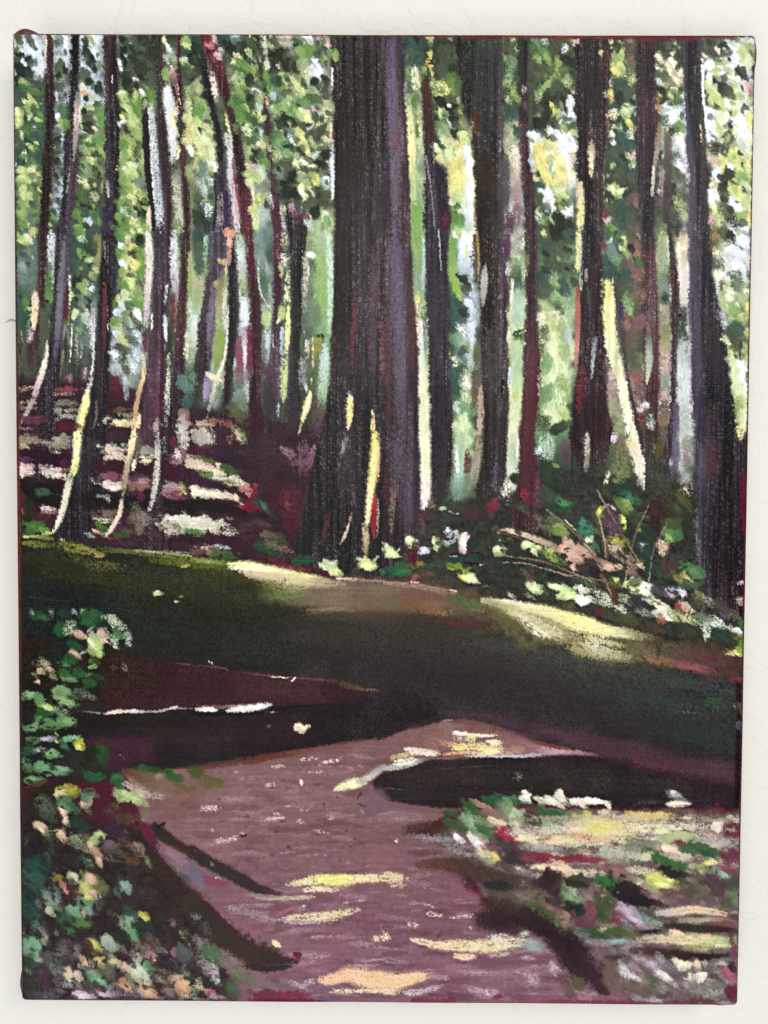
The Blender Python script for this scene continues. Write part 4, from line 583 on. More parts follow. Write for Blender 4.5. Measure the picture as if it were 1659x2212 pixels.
stroke('1460 1060 24 1450 1300 40 1440 1500 60 1440 1700 40', ['b8b4b0', 'c4bfa8', 'b0aaa4', 'a09a94'], dry=.45)
stroke('1330 1450 90 1340 1600 70', ['6a4050', '5a3844'], dry=.3, a=.7); stroke('830 1480 20 830 1600 24 800 1740 20', ['5a5548', '6a6450', '4f4a40'], dry=.2)
stroke('755 1380 40 740 1480 70 700 1620 74 670 1770 70', ['c8c2a0', 'dfe084', 'e2e486', 'dcdf8e'], dry=.10, h=.14, lab=new_label('painted_lit_bark', 'bright pale yellow lit edge of the left trunk')); stroke('790 1260 40 770 1370 40', ['a8a09c', 'c2baa8'], dry=.3)
stroke('1610 900 40 1600 1100 50', ['c9cf9a', 'd9d6b4'], dry=.45); stroke('1640 200 40 1640 600 50', ['9fae70', '7f9a5c'], dry=.3)
tile(1, 1)
stroke('60 450 90 40 600 90 30 720 80', ['b0ac88', '8fa068', '9db48a'], dry=.2, a=.9); stroke('40 40 110 60 200 100 60 350 100', ['33443a', '3a4a3a', '2c3a30'], a=.8, dry=.1); stroke('120 60 50 110 300 40', ['8fae96', '7f9a80'], dry=.35)
stroke('20 750 50 15 1000 40', ['cdd2cc', 'b8bdb0'], dry=.25)
dabs('''350 40 60 45 100 e39a7c; 300 30 80 50 80 e09070; 320 110 150 60 90 e2a88c; 318 250 180 30 90 c98f78; 240 270 60 40 60 b5a06a; 270 280 70 24 100 c4ae76; 215 480 100 50 80 b3a075; 250 490 60 40 0 a89468; 645 780 140 80 85 L; 765 740 120 60 100 L; 740 790 70 20 110 q; 1040 230 130 60 20 w; 1060 330 90 80 60 d n; 1110 930 60 50 60 k; 190 1280 150 40 25 c''', h=.13)
stroke('250 380 80 240 600 80 250 750 70', ['6a6456', '8a8258', 'a8a070'], dry=.35); stroke('280 500 40 275 700 50 290 850 40', ['b8b09a', 'cfc9b8', 'c2bcc0'], dry=.45); stroke('290 260 20 290 400 24', ['c9b890'], dry=.4)
stroke('250 900 70 230 1050 80 205 1200 40', ['7f9a3c', '84a04a', '6a8a3c'], dry=.2); stroke('310 660 12 300 900 16 280 1100 24 220 1280 34 160 1480 34 130 1620 24', ['cfd2cc', 'b4b4b2', 'd6cfb8', 'd9d2ac', 'b4b0a4', '8f9a90'], dry=.2, h=.1, lab=new_label('painted_lit_bark', 'pale twisting lit edge at the foot of the leaning trunk'))
stroke('180 500 50 150 800 60 130 1050 50', ['6a6270', '7a7280', '6f6672'], dry=.3, a=.8); stroke('130 1300 70 110 1470 30', ['8a80a0', '9a90a8'], dry=.12, lab=new_label('painted_lilac_patch'))
stroke('120 1230 14 170 1300 22', ['e0cda4'], dry=.1)
stroke('400 60 70 420 250 80 430 400 70 440 560 70', ['a9b490', 'c4cccc', 'a8ae98', '8a9a64'], dry=.25); stroke('440 600 60 450 750 70 450 900 50', ['c8d0ce', 'cfd6d8', 'b8bcc2'], dry=.15); stroke('455 850 50 455 1000 50 450 1230 16', ['9d8f9a', 'cfc9c4', 'c6c2b4'], dry=.15, h=.1)
stroke('400 950 60 410 1150 70 410 1300 90', ['8a3a50', '7a3a4e', '7a4a50'], dry=.3); stroke('490 850 50 500 1100 50 490 1300 30', ['5a2038', '6a1c3c', '5a2438'], dry=.15, a=.8); stroke('470 1300 40 465 1500 50', ['a9b0ac', '8f9a90'], dry=.3); stroke('400 1400 90 400 1500 110', ['7f9488', '6a8a78'], dry=.2, a=.8)
stroke('580 50 80 590 250 90 610 450 80 640 620 80', ['6a8474', '7a8a80', '445a4c', '5a6c58'], dry=.25); stroke('570 230 12 580 500 12 650 660 16', ['b8c2b0', 'c2cab4', 'a9b4a0'], dry=.4); stroke('650 880 50 650 1050 40 640 1180 24', ['b8c8c8', 'a8b8bc', '7a7c80'], dry=.25)
stroke('800 40 70 800 150 80', ['c9bca4', '8f8a68'], dry=.4); stroke('800 230 100 800 300 90', ['d8cfc4', 'c2b8a8'], dry=.4); stroke('770 300 50 770 400 40', ['a9a878'], dry=.3); stroke('830 330 30 820 550 60 840 650 24', ['d4d09a', 'c8c494', 'e0dc9c'], dry=.5)
stroke('830 660 24 825 850 44 815 1050 34', ['cfd680', 'd6de8c', 'd2da94'], dry=.1, h=.12, lab=new_label('painted_lit_bark', 'yellow green light strip left of the short dark trunk')); stroke('780 850 40 770 1100 44', ['a8b8bc', '8f9c9c'], dry=.3); stroke('800 1080 60 790 1300 70 790 1470 60', ['b4bc92', 'bcc87c', 'a9b488'], dry=.32); stroke('745 1500 30 735 1640 20', ['aab2ae', '9aa49c'], dry=.45)
stroke('700 900 8 700 1050 8', ['b4b0b4'], dry=.4); stroke('650 1200 110 690 1300 120', ['4a303c', '3a2e36'], dry=.2, a=.7)
stroke('960 200 40 980 350 60 970 600 50 960 750 40', ['a89c90', 'cfbfae', 'b0a488', '8f8a70'], dry=.5); stroke('1040 280 90 1060 420 80', ['5a6a4c', '6f8a50'], dry=.3)
stroke('1100 40 110 1120 250 120 1120 500 130 1130 800 110', ['9ab08a', '8fae68', '8cb860', '8aac74'], dry=.18, a=.9); stroke('1180 60 60 1190 300 60 1195 550 50 1180 900 50', ['b4ccb4', 'b8cfc0', 'a9c8b0', 'b4ccbc'], dry=.35)
stroke('1060 640 90 1080 800 90', ['6a7a5c', '5a6a50'], dry=.3); stroke('1090 960 110 1090 1100 100', ['8f8a3e', '8a8448'], dry=.3); stroke('1150 1000 60 1140 1200 90 1120 1450 90 1080 1650 100', ['a8c0bc', 'b4c8b4', '8fae8a', '7f9a78'], dry=.22); stroke('1040 900 16 1045 1200 20', ['e0d2a4', 'c89a70'], dry=.4)
stroke('1000 950 60 990 1100 50', ['d6d6ca', 'c9c4a8'], dry=.6); stroke('960 1130 80 950 1350 80', ['8f928a', '7a7c78'], dry=.35); stroke('1020 1400 24 990 1520 60 940 1680 20', ['e3cf96', 'e4d29e', 'd2b48a'], dry=.08, h=.14, lab=new_label('painted_sliver_of_light', 'cream sliver of light left of the thick trunk')); stroke('940 1690 10 920 1760 8', ['cfb490'])
stroke('660 1330 120 660 1600 130', ['3a363a', '393137'], dry=.2, a=.8); stroke('870 1500 100 870 1700 110', ['3a3236', '3c3036'], a=.7)
stroke('1420 500 40 1390 900 50 1380 1200 50', ['4a3034', '6a363c', '5c3238'], dry=.4, a=.8); stroke('1580 150 90 1580 500 90 1560 900 80 1560 1300 70', ['4f464c', '58444a', '4a3c42', '54444a'], dry=.35, a=.8); stroke('1640 800 40 1640 1300 50', ['6a4044', '6a4446'], dry=.45)
stroke('1290 40 130 1290 500 120 1280 1100 100', ['2e2a26', '2b2724', '2a2725'], a=.6)
stroke('1360 1400 70 1340 1550 60', ['8a8890', '9a9898'], dry=.6); stroke('1365 1450 50 1360 1600 54 1345 1720 24', ['e0d684', 'e2cf74', 'd9b9a0'], dry=.12, h=.14, lab=new_label('painted_sliver_of_light', 'short yellow sliver of light on the thick trunk'))
stroke('1560 1560 24 1560 1770 40', ['cdb880', 'dcc06a'], dry=.3)
tile(2, 1)
stroke('80 30 120 100 300 130 110 700 130 130 1100 130 150 1770 140', ['675f78', '6a6276', '685e72', '685e6e', '625866'], dry=.2, a=.65, soft=.9); stroke('210 250 50 230 600 60 260 900 40 270 1300 40', ['3a282c', '48302e', '4a2c2a', '3c282e'], a=.7); stroke('20 700 50 30 1300 60 40 1770 60', ['5a3a3c', '52383a', '4c3438'], dry=.45)
stroke('280 40 110 300 200 100 300 350 90 300 500 100 300 620 80', ['7f9c58', '86a464', '7f9a6c', '86a090', '7f9a5c'], dry=.15, lab=new_label('painted_green_gap')); stroke('335 60 20 340 300 20 330 500 40', ['aec2c4', 'a4b8c0', '9fb4b4'], dry=.3); stroke('290 560 60 295 640 50', ['cfc870', 'd6cf86'], dry=.4)
stroke('295 670 50 300 850 40 300 1000 36', ['d0b8a8', 'd9c2b0', 'c8b8a8'], dry=.4); stroke('340 680 50 350 900 60 350 1100 60', ['4a4a4c', '6a6a68', '7c8280'], dry=.45); stroke('320 800 24 325 1100 40 330 1350 70 345 1550 80 345 1770 80', ['c8d0ce', 'c2cabc', 'd4d8b4', 'd2d6a8', 'd0d4a4'], dry=.18)
stroke('470 0 10 490 350 9', ['a8a8b0', '7a7a84'], dry=.1); stroke('430 300 110 430 800 110 440 1300 100', ['332e34', '38323a', '363038'], dry=.45, a=.8); stroke('530 500 60 530 900 60', ['3c3238', '3a3036'], dry=.2, a=.7)
stroke('600 60 60 580 250 70 600 420 80 640 560 60 650 610 40', ['6a9040', '6f9a4e', '8aa85a', '8aae3c', 'a4b84c'], dry=.12, lab=new_label('painted_green_gap')); stroke('620 40 80 690 60 90 700 200 130 700 330 110 720 420 60', ['d8e0d8', 'dce4e8', 'ccd6de', 'b8c4cc', '7a8884'], dry=.15); stroke('740 30 40 740 110 40', ['dcdccc'], dry=.25); stroke('640 20 60 650 60 40', ['b8c46a', 'a8c070'], dry=.2); stroke('710 130 14 715 250 12', ['c9cf70'], dry=.2)
dabs('690 430 120 70 50 k; 720 480 90 60 60 d; 700 530 100 60 60 D; 640 760 150 130 40 T n; 700 720 120 80 20 d; 660 650 110 70 30 T; 730 640 90 70 50 w; 760 720 90 60 80 b; 680 880 120 90 60 w d; 750 860 140 90 80 b; 760 970 110 80 80 b d; 620 950 110 120 80 f tn; 700 1010 110 80 60 e d; 680 1060 110 90 80 T; 610 1130 80 50 60 c d; 620 1180 70 50 60 q d; 740 1140 130 60 75 s d; 600 1250 130 130 80 T n; 690 1230 110 80 80 D d; 720 1300 130 80 80 q d; 700 1350 110 90 80 j d; 620 1380 130 90 80 T n; 700 1460 130 100 85 q d; 640 1540 120 70 80 s; 700 1580 150 100 88 f n; 690 1690 150 110 88 q n')
stroke('790 60 60 800 250 60 800 450 50', ['4c3a24', '5a4a30', '4a4034'], dry=.15); stroke('760 200 60 790 400 60', ['4a403c', '5c5450'], dry=.4); stroke('800 20 14 815 250 16 815 430 12', ['9c8c50', '8f7c4a', 'a89c80'], dry=.2)
stroke('870 300 20 865 420 60 855 560 50 852 660 14', ['8f8c88', 'a8a49c', 'a29e94', '8a867c'], dry=.08, h=.13, lab=new_label('painted_sliver_of_light', 'grey sliver of light on the broad brown trunk'))
stroke('1060 60 70 1050 250 60', ['4a2c4a', '42283c'], dry=.15, a=.9); stroke('1050 400 50 1070 700 40', ['4a2e48', '44283a'], dry=.2, a=.8); stroke('1140 40 60 1150 200 70', ['a89ca4', '8a8284'], dry=.5); stroke('1080 300 60 1060 400 50', ['b4b8ac', 'a4aca0'], dry=.45)
stroke('1130 280 90 1150 420 100 1160 550 90', ['6a8264', '3c4c3c', '4f6a50'], dry=.25); stroke('1230 200 60 1240 350 50', ['8a8a64', '4a4c40'], dry=.55); stroke('1160 560 110 1150 700 120 1150 800 110', ['9fb49a', 'a9c0a4', '9cb498'], dry=.15); stroke('1110 430 20 1100 600 20', ['c8d8d4'], dry=.3)
stroke('1110 900 20 1200 860 30', ['33402f'], dry=.1); stroke('1160 900 90 1160 960 90', ['3c4a36', '4a5a40'], dry=.25); stroke('1070 850 40 1080 1000 40', ['e0c9cc', 'c4a8b4'], dry=.5); stroke('1140 990 100 1140 1200 110 1140 1400 100 1130 1600 100 1110 1770 90', ['a9bc94', 'a4bc94', 'b4cc94', 'c4cf9c', 'd6d9ae'], dry=.14); stroke('1085 1200 24 1080 1350 24', ['b8c8cc', 'a0b0b4'], dry=.15); stroke('1130 1400 60 1140 1460 60', ['b8c46a'], dry=.35)
stroke('1025 1310 24 1020 1350 36 1015 1390 20', ['0c0b0c'], h=.16); stroke('1030 1355 6 1034 1365 5', ['8a8888'])
stroke('930 900 140 940 1100 140 950 1300 130', ['3c3a3a', '3a3635', '383433'], dry=.35, a=.8); stroke('1000 1430 50 990 1600 50', ['6a6468', '584c50'], dry=.6); stroke('800 1000 60 800 1150 60', ['5a5e44', '4a5038'], dry=.15); stroke('790 1200 80 790 1500 90', ['4c4438', '6a5c48'], dry=.3); stroke('830 1360 40 830 1550 60 825 1770 60', ['a49080', 'b09886', 'b4a094'], dry=.3)
stroke('1290 900 120 1290 1300 130 1270 1770 120', ['462c30', '4e2a2c', '50292c'], dry=.35, a=.8); stroke('1330 1250 20 1340 1450 24', ['c8b49a', 'bca48c'], dry=.62)
dabs('1400 60 160 130 60 D n; 1380 40 60 60 60 L; 1500 60 160 140 60 k n; 1600 60 110 120 60 T n; 1420 180 160 140 60 T n; 1540 180 140 130 60 D n; 1500 300 140 90 60 l d; 1520 320 90 50 60 L d; 1440 300 150 130 60 D n; 1400 420 150 130 60 T n; 1580 350 110 160 80 D n; 1480 450 140 110 60 e d; 1480 520 130 80 60 l d; 1560 520 110 110 60 T n; 1400 560 160 130 60 D n; 1480 620 150 110 60 f d; 1400 680 130 110 60 e d; 1390 780 140 110 60 c d; 1500 680 140 110 60 D d; 1590 640 90 150 85 f d; 1470 780 160 90 70 q; 1450 880 160 100 80 L; 1470 960 150 80 80 q; 1380 900 110 110 60 D d; 1540 880 150 90 80 e d; 1590 930 150 60 88 s n; 1380 1050 130 80 80 D d; 1460 1080 170 130 80 q n; 1550 1080 170 110 85 e n; 1420 1200 180 110 85 f n; 1520 1230 180 130 85 q n; 1450 1330 180 130 85 q n; 1540 1380 160 110 85 l d; 1420 1450 170 130 85 f n; 1510 1470 170 120 80 q d; 1450 1590 170 130 85 q n; 1540 1580 130 90 60 L; 1480 1640 130 70 60 q; 1380 1680 130 130 85 D d; 1500 1720 160 80 -20 d n; 1560 1690 120 70 -20 D')
tile(3, 1)
stroke('20 30 50 20 200 50 5 350 44', ['cfc88c', 'd0ca8a', 'd2cd92'], dry=.12, h=.12, lab=new_label('painted_lit_bark', 'cream yellow lit left edge of the black trunk')); stroke('40 60 24 40 400 30 30 560 30', ['9a9a90', 'a8a898', 'a4a49c'], dry=.5); stroke('5 480 40 10 640 50 15 800 44 5 1000 40 -5 1200 30', ['7c3a38', 'b4604e', 'a45850', 'c8846f', '9c6a60'], dry=.18, h=.12, lab=new_label('painted_lit_bark', 'red and orange lit left edge of the black trunk'))
stroke('85 340 24 85 440 24', ['8a7a72'], dry=.3); stroke('110 500 30 110 750 40', ['3c343c', '4a3c42'], dry=.45); stroke('170 930 30 150 1050 36 130 1290 14', ['6a6c70', '9aa0a0', '8a9090'], dry=.25, lab=new_label('painted_sliver_of_light')); stroke('60 1200 90 50 1500 100', ['6a3038', '5a2a30'], dry=.5, a=.8); stroke('20 1300 50 20 1600 60', ['7a3038', '6a2c32'], dry=.45)
dabs('300 30 110 90 40 g; 330 10 90 60 60 G; 420 90 80 70 60 L; 415 150 110 80 80 L; 430 200 90 60 70 l; 390 150 60 50 60 q; 290 130 90 60 80 s d; 310 200 130 110 80 t n; 350 280 130 110 80 f d; 240 150 70 50 85 r d; 500 150 110 110 80 n n; 520 220 90 80 80 a0705c d; 460 60 90 90 60 D n; 540 280 90 60 60 g; 420 350 140 120 70 D d; 330 350 110 80 80 T d; 440 430 140 130 70 T n; 540 400 90 130 80 8a6450 d; 400 560 150 130 80 D n; 470 560 140 110 80 g tn; 450 650 140 110 80 f d; 540 580 90 170 85 7a5a50 d; 460 730 110 80 80 e d; 480 850 160 150 85 6a4c44 n; 430 820 90 110 80 8a6a58 d; 530 800 110 150 85 n n; 470 1000 160 130 85 5a4c44 n; 470 1120 150 130 85 D n; 520 1180 150 110 85 4f5a42 n; 550 1100 90 110 85 6a6a50 d; 520 1280 130 110 80 7a4a48 d; 540 1400 130 110 85 n d; 560 1540 140 110 85 i d; 600 1520 110 80 80 w d; 560 1650 140 110 80 m d; 620 1600 120 90 80 D d; 640 1670 110 80 80 s d')
stroke('640 650 40 620 900 40 615 1100 40', ['5c4a48', '6f6460', '6a5a58'], dry=.35, a=.8); stroke('620 920 50 630 1060 60 625 1180 60 608 1330 14', ['5a6a60', '9aa898', 'a8b09a', 'c4b894'], dry=.08, h=.14, lab=new_label('painted_sliver_of_light', 'pale grey green pointed sliver of light on the brown maroon trunk'))
stroke('740 40 90 740 200 90 750 350 90', ['9ca876', '93a07c', '98a48a'], dry=.22); stroke('785 60 20 795 300 20', ['b4c2b4', 'a8b8b0'], dry=.2); stroke('750 400 90 760 600 90', ['6a7464', '7c8a76'], dry=.4); stroke('760 560 60 770 620 60', ['2c3a30'], dry=.2); stroke('760 660 90 760 800 80', ['b4ac94', '7c8068'], dry=.4); stroke('770 850 90 770 1000 80 770 1100 80', ['6f7a50', '8f9058', 'c4b29a'], dry=.25); stroke('770 1100 60 770 1250 60 760 1450 60', ['c4aa9a', 'a89c8c', 'b4ac94'], dry=.35); stroke('770 1250 70 775 1380 60', ['7c9c80', '6a8a70'], dry=.3); stroke('760 1500 90 740 1700 110', ['5a4c40', '8a705c'], dry=.35)
stroke('810 480 20 815 640 16', ['9cb0b0', '90a0a0'], dry=.25)
stroke('930 60 110 920 160 100', ['c4b494', 'cfc4a8'], dry=.35); stroke('930 200 60 935 350 70 925 500 60 925 680 60', ['b8a890', 'cfc2b8', 'ccc4b0', 'a4ac98'], dry=.18); stroke('960 300 40 965 500 30', ['d8d4dc', 'c4bcc8'], dry=.35); stroke('920 700 100 910 800 100 920 950 100', ['3c4236', '343a30', '454a3e'], dry=.2); stroke('890 740 30 900 735 24', ['141214']); stroke('950 820 40 975 920 30', ['c4c0c0', 'b8a0a8'], dry=.5)
stroke('920 1000 110 920 1150 120 920 1300 120 930 1450 110 940 1770 100', ['9ca4a0', 'b8c4c0', 'c0c8c8', 'a4a8a0', 'a8a898'], dry=.38); stroke('980 950 20 985 1400 24 990 1600 24', ['c8a8b8', 'c4b8c8', 'a85a7c'], dry=.5); stroke('860 1500 60 860 1770 60', ['5a5460', '6c6478'], dry=.2)
stroke('1020 40 80 1020 400 80 1030 800 90 1050 1200 100 1070 1770 110', ['423d48', '443e4c', '463f4e', '423b4a', '463e4c'], dry=.25, a=.75, soft=.8); stroke('1130 60 60 1150 300 80', ['23242c', '28262e'], a=.6); stroke('1120 700 110 1180 1000 130 1250 1400 150', ['3a2c30', '2e282c', '2a262a'], dry=.35, a=.7); stroke('1150 1550 130 1160 1700 150', ['4c3a40', '443238'], dry=.3, a=.7)
dabs('1200 60 110 110 60 8a6a3c d; 1190 150 100 80 60 6a5a30 d; 1290 40 130 110 60 D n; 1340 70 110 80 60 k; 1420 40 90 60 60 e d; 1380 140 130 80 20 D d; 1440 100 110 110 60 w n; 1220 220 110 90 60 c d; 1240 310 120 110 60 D d; 1230 400 110 110 80 c d; 1350 220 170 150 60 w n; 1430 250 160 130 60 b n; 1480 280 110 90 70 c8c0ae; 1400 350 140 110 60 w n; 1320 400 130 110 80 s d; 1380 420 130 110 60 D d; 1400 500 130 100 60 t d; 1260 500 130 90 80 D d; 1300 560 130 80 80 y d; 1360 600 140 110 60 w d; 1480 540 80 110 85 c d; 1270 640 120 90 80 e d; 1440 620 130 110 60 e n; 1490 680 120 60 88 Y; 1350 690 150 110 30 l d; 1330 770 140 80 10 e d; 1440 760 140 80 30 L d; 1250 740 90 90 60 v d; 1300 850 110 80 60 w d; 1400 860 170 120 30 T n; 1340 930 140 100 40 D; 1420 970 150 130 60 D n; 1290 960 90 60 40 q d; 1490 900 110 60 85 L; 1400 1060 140 110 60 D n; 1430 1100 90 80 60 k; 1340 1080 110 60 60 L; 1480 1050 130 60 88 l; 1370 1170 160 110 60 q n; 1440 1210 150 110 70 w n; 1480 1140 110 60 85 L d; 1380 1290 170 110 80 q n; 1450 1330 150 100 80 w n; 1490 1290 110 50 88 f; 1400 1420 170 110 80 q n; 1440 1520 170 100 85 L n; 1400 1570 140 90 80 l d; 1440 1660 170 80 85 q n; 1420 1740 130 90 80 y d; 1470 1600 130 40 88 c d')
# ---------------------------------------------------------------- last crisp leaves, dark over light, in the gaps between the trunks
sheet()
for n_, (pts, cnt_, pal_) in enumerate((('30 78 98 78 98 180 30 180', 12, 'kkD'), ('118 90 148 90 144 440 112 460', 16, 'kkdD'), ('176 80 220 80 222 440 172 430', 24, 'kkdDg'), ('258 90 322 90 322 250 262 250', 22, 'kkdD'),
        ('404 80 430 80 455 300 410 300', 14, 'kdg'), ('500 80 560 80 585 300 530 330', 24, 'kkdDgG'), ('575 80 712 80 712 440 600 430', 60, 'kkkdDTg'), ('40 250 96 250 84 560 44 560', 16, 'dgGT'), ('160 440 215 440 205 680 160 680', 18, 'kdgGT'),
        ('258 420 310 420 310 700 245 700', 18, 'kdgG'), ('1150 240 1238 240 1238 300 1150 300', 12, 'kdD'), ('1165 430 1245 430 1245 640 1170 640', 26, 'kdTD'), ('1320 200 1372 200 1372 560 1320 560', 24, 'kdTD'), ('1420 90 1470 90 1476 330 1424 330', 16, 'kdD'),
        ('1520 80 1625 80 1612 520 1545 480', 40, 'kkdDe'), ('1560 560 1612 560 1606 800 1580 760', 14, 'kdDe'))):
    scatter(pts, int(cnt_ * .7), (12, 24), 55, pal_, 300 + n_, jit=55, asp=.5, a=.85, dry=.22, h=.12)
for n_, (pts, cnt_) in enumerate((('36 260 96 260 86 520 40 520', 14), ('176 250 222 250 210 620 164 640', 16), ('258 190 335 200 318 620 255 620', 30), ('410 230 455 240 470 380 425 380', 10), ('500 130 590 130 700 330 600 380', 26), ('1290 110 1370 110 1370 430 1325 430', 9), ('1520 150 1625 150 1612 500 1550 480', 22))):
    scatter(pts, int(cnt_ * .6), (11, 24), 75, ['c4d27c', 'a4c060', 'd4d88c', '86b048', 'd8dc9c'], 400 + n_, jit=35, asp=.5, a=.8, dry=.25, h=.13)
# ---------------------------------------------------------------- leaf litter slope: light falling in bars between the trunk shadows
tile(0, 1)
dabs('''220 1380 130 60 0 9a7a6c d; 260 1360 90 40 0 c9a890 d; 220 1450 110 60 0 2c2a28; 250 1490 120 60 0 9a9080 d; 600 1380 180 60 0 8a4048 n; 570 1420 150 40 0 b08070 d; 600 1450 110 50 10 2e2826; 580 1500 140 70 0 7a7668; 570 1560 130 50 0 9aa088; 570 1620 140 70 0 a4a898 d; 600 1700 180 70 0 5a1f30 n; 240 1540 120 50 0 a09080 d; 300 1640 150 90 0 6a3c48 n; 200 1720 110 40 0 8a6a6c d
1040 1660 150 110 0 q; 1040 1680 120 80 0 e2b98a; 1100 1600 110 70 0 8a8a70 d; 1060 1550 110 50 0 6a5040 n; 1340 1720 110 90 80 a89a90; 1590 1620 110 90 80 9a7a74; 1580 1720 130 90 80 b8b0a4; 1600 1350 150 190 85 5a7a6c n; 1600 1470 110 130 80 3f5a4c n''', name='painted_litter_patch', rag=.9, dry=.15, sx=1.35)
tile(1, 1)
dabs('100 1680 150 90 0 b09a84 n; 80 1740 160 60 0 c8bca8 d; 400 1600 150 160 60 5a5c40 n; 440 1520 90 90 60 7a8a70 d; 380 1720 130 80 30 8a8a5c d; 300 1680 60 130 80 8a4a44 d; 200 1650 90 60 0 9a6a58 d', name='painted_litter_patch', rag=.9, dry=.15, sx=1.35)
stroke('540 1500 90 560 1770 110', ['3a1c22', '301a20'], a=.7, dry=.1); stroke('1100 1500 100 1060 1770 110', ['4a2c38', '5a3846'], dry=.3, a=.8)
tile(0, 2)
stroke('160 150 120 280 190 160 450 210 180 600 240 120', ['33182c', '2a1622', '27161f', '2b1724'], a=.9); stroke('850 260 130 1060 280 120 1250 290 120 1500 330 140 1659 340 120', ['3a1726', '33161f', '2a141e', '3a1828', '33202c'], a=.9); stroke('230 480 200 350 500 220 520 520 200 600 560 120', ['1a1c16', '171914', '1b1816', '1f1a1c'], a=.92); stroke('760 560 130 900 560 130 1050 580 110 1250 590 120', ['1c1a1a', '171618', '181518', '1e161c'], a=.92); stroke('1450 590 90 1659 630 110', ['1e1418', '1a1518'], a=.92); stroke('1250 500 110 1240 580 100', ['24141c', '1c141a'], a=.9); stroke('220 640 140 210 750 100', ['2a2e22', '1f2a1c'], a=.8)
dabs('''240 60 180 130 0 9a8a70; 210 100 120 60 0 b0a488 d; 540 50 150 110 0 a89c88; 550 100 130 80 0 9a927c d; 490 155 60 40 0 cfc4ac d; 210 270 150 90 5 c9aaa4; 210 320 140 80 0 dcc8ba; 180 360 60 40 0 e2d2a8 d; 200 220 120 60 0 6a3a5c d; 480 300 160 90 0 cdbcb2; 490 360 150 70 5 d8ccb8 d; 440 270 80 60 0 b8988c d; 545 270 70 70 80 5a2438; 1000 130 160 110 0 ccbfae; 1000 190 150 70 0 d9ccb4; 940 120 80 70 0 c4b49c d; 1070 90 120 70 0 9aa080 d; 1060 200 90 60 30 c8b8a0 d; 1270 150 170 90 0 9a9a84; 1270 220 130 60 0 e2d4a0; 1230 195 70 40 0 d4ccb8; 1300 190 90 60 0 b8b49c d; 960 370 180 110 0 8a5a6c; 970 430 180 90 0 d6c8bc; 1000 460 110 60 -10 dcd0c0; 920 350 100 60 0 7a4a5c; 1230 440 140 130 0 9a6a64; 1240 400 110 80 0 a8847c d; 1220 540 60 70 80 6a2a40; 1540 200 120 120 80 b08a90 d; 1530 170 80 60 60 d9c4bc d; 1530 490 150 130 0 a8888c; 1500 440 100 90 0 b4989a d; 1590 480 110 50 70 9aa04c; 1600 510 80 40 50 c4c47c d; 1540 500 30 110 85 8a4048; 1560 780 200 170 0 c4bcaa; 1520 720 120 60 0 e0d8c4; 1600 740 130 90 0 d2d0b4 d; 1510 830 130 60 0 cdb8b4 d; 1570 540 150 50 10 7a3a4c d
1580 30 130 110 80 c8c4b8; 1490 60 70 60 60 6a2a40 d; 390 505 110 60 0 3f5c44; 430 660 140 70 10 b89a94 d; 420 640 110 40 0 d2bcae d; 390 690 110 40 0 8a5a58 d; 380 720 150 60 0 4a2a2c n; 920 680 190 90 0 7c6a5c n; 900 750 150 60 0 d2cfa0 d; 880 800 130 70 20 4f7a30; 930 830 90 60 20 3c5c2c; 860 735 90 30 0 cfd69a d; 1170 680 150 130 80 6a6450 d; 1170 720 150 150 80 5c5644 n; 1220 740 100 130 80 8a8078 d; 1070 870 120 60 0 3a5030 n; 1130 840 130 60 0 4a4c38 n; 340 810 190 110 0 3f6a34; 300 790 130 70 0 4c7a3c; 380 820 110 60 0 6a9a48; 410 850 70 40 -10 b4c878 d; 1590 820 130 60 20 5a6a4c; 1630 830 60 50 60 4f8a40; 1200 800 90 110 80 7a6c60 d
925 550 90 40 60 a8aca4 d; 900 530 90 30 0 8a928c d; 190 530 90 60 80 5a2a38 d; 190 650 60 60 80 a83a58 d; 820 830 90 60 20 d0a49a d; 760 860 90 50 30 8a9a94 d; 940 890 60 20 20 c88a7c d; 1000 900 90 30 20 7a2a38 d''', name='painted_litter_patch', rag=.9, dry=.15, sx=1.35)
stroke('670 10 80 660 130 74 640 280 70 600 380 60', ['dcdf98', 'd6d9a0', 'd4d77c', 'c8cc88'], dry=.12, h=.14, lab=new_label('painted_lit_bark', 'pale yellow lit bark along the foot of the left trunk')); stroke('600 380 60 570 520 60 540 650 56 500 760 46 450 855 20', ['b8b498', 'd2ccb0', 'cdc8ac', 'd4ccb4', 'e2c4a4'], dry=.1, h=.13, lab=new_label('painted_lit_bark', 'cream curved lit edge reaching the grass'))
stroke('780 60 80 760 250 80 720 450 70', ['3a3836', '343034', '2e2a32'], dry=.2, a=.7, soft=.6); stroke('620 0 16 600 300 16', ['3a3a48'], a=.7)
stroke('1155 0 70 1130 120 60 1100 260 50 1075 400 44 1060 520 36', ['e8d9ac', 'dcc896', 'b8a080', '9a8a72', 'a49a80'], dry=.14, h=.13, lab=new_label('painted_lit_bark', 'peach and grey lit edge running down to the leaf litter')); stroke('1155 230 40 1150 300 30', ['d4ccc0', 'c8c0b4'], dry=.15); stroke('1050 560 30 1030 680 40 980 780 40 920 870 24', ['bfa896', 'd2bca4', 'c8b8a4', 'b4c0a8'], dry=.1, h=.12)
stroke('1200 60 60 1180 180 50', ['6a6a58', '5a5a4c'], dry=.3); stroke('1360 0 50 1360 200 50 1350 350 60 1330 500 50 1290 650 40', ['a09a98', 'bcb8b0', 'b8b4a4', 'b0aca4', 'a8a49c'], dry=.3, h=.1, lab=new_label('painted_lit_bark', 'rough grey lit edge of the maroon trunk foot')); stroke('1410 30 50 1420 150 40', ['c4c0bc'], dry=.6)
stroke('900 180 40 900 270 30', ['8a8868', '5a5a44'], dry=.55)
tile(1, 2)
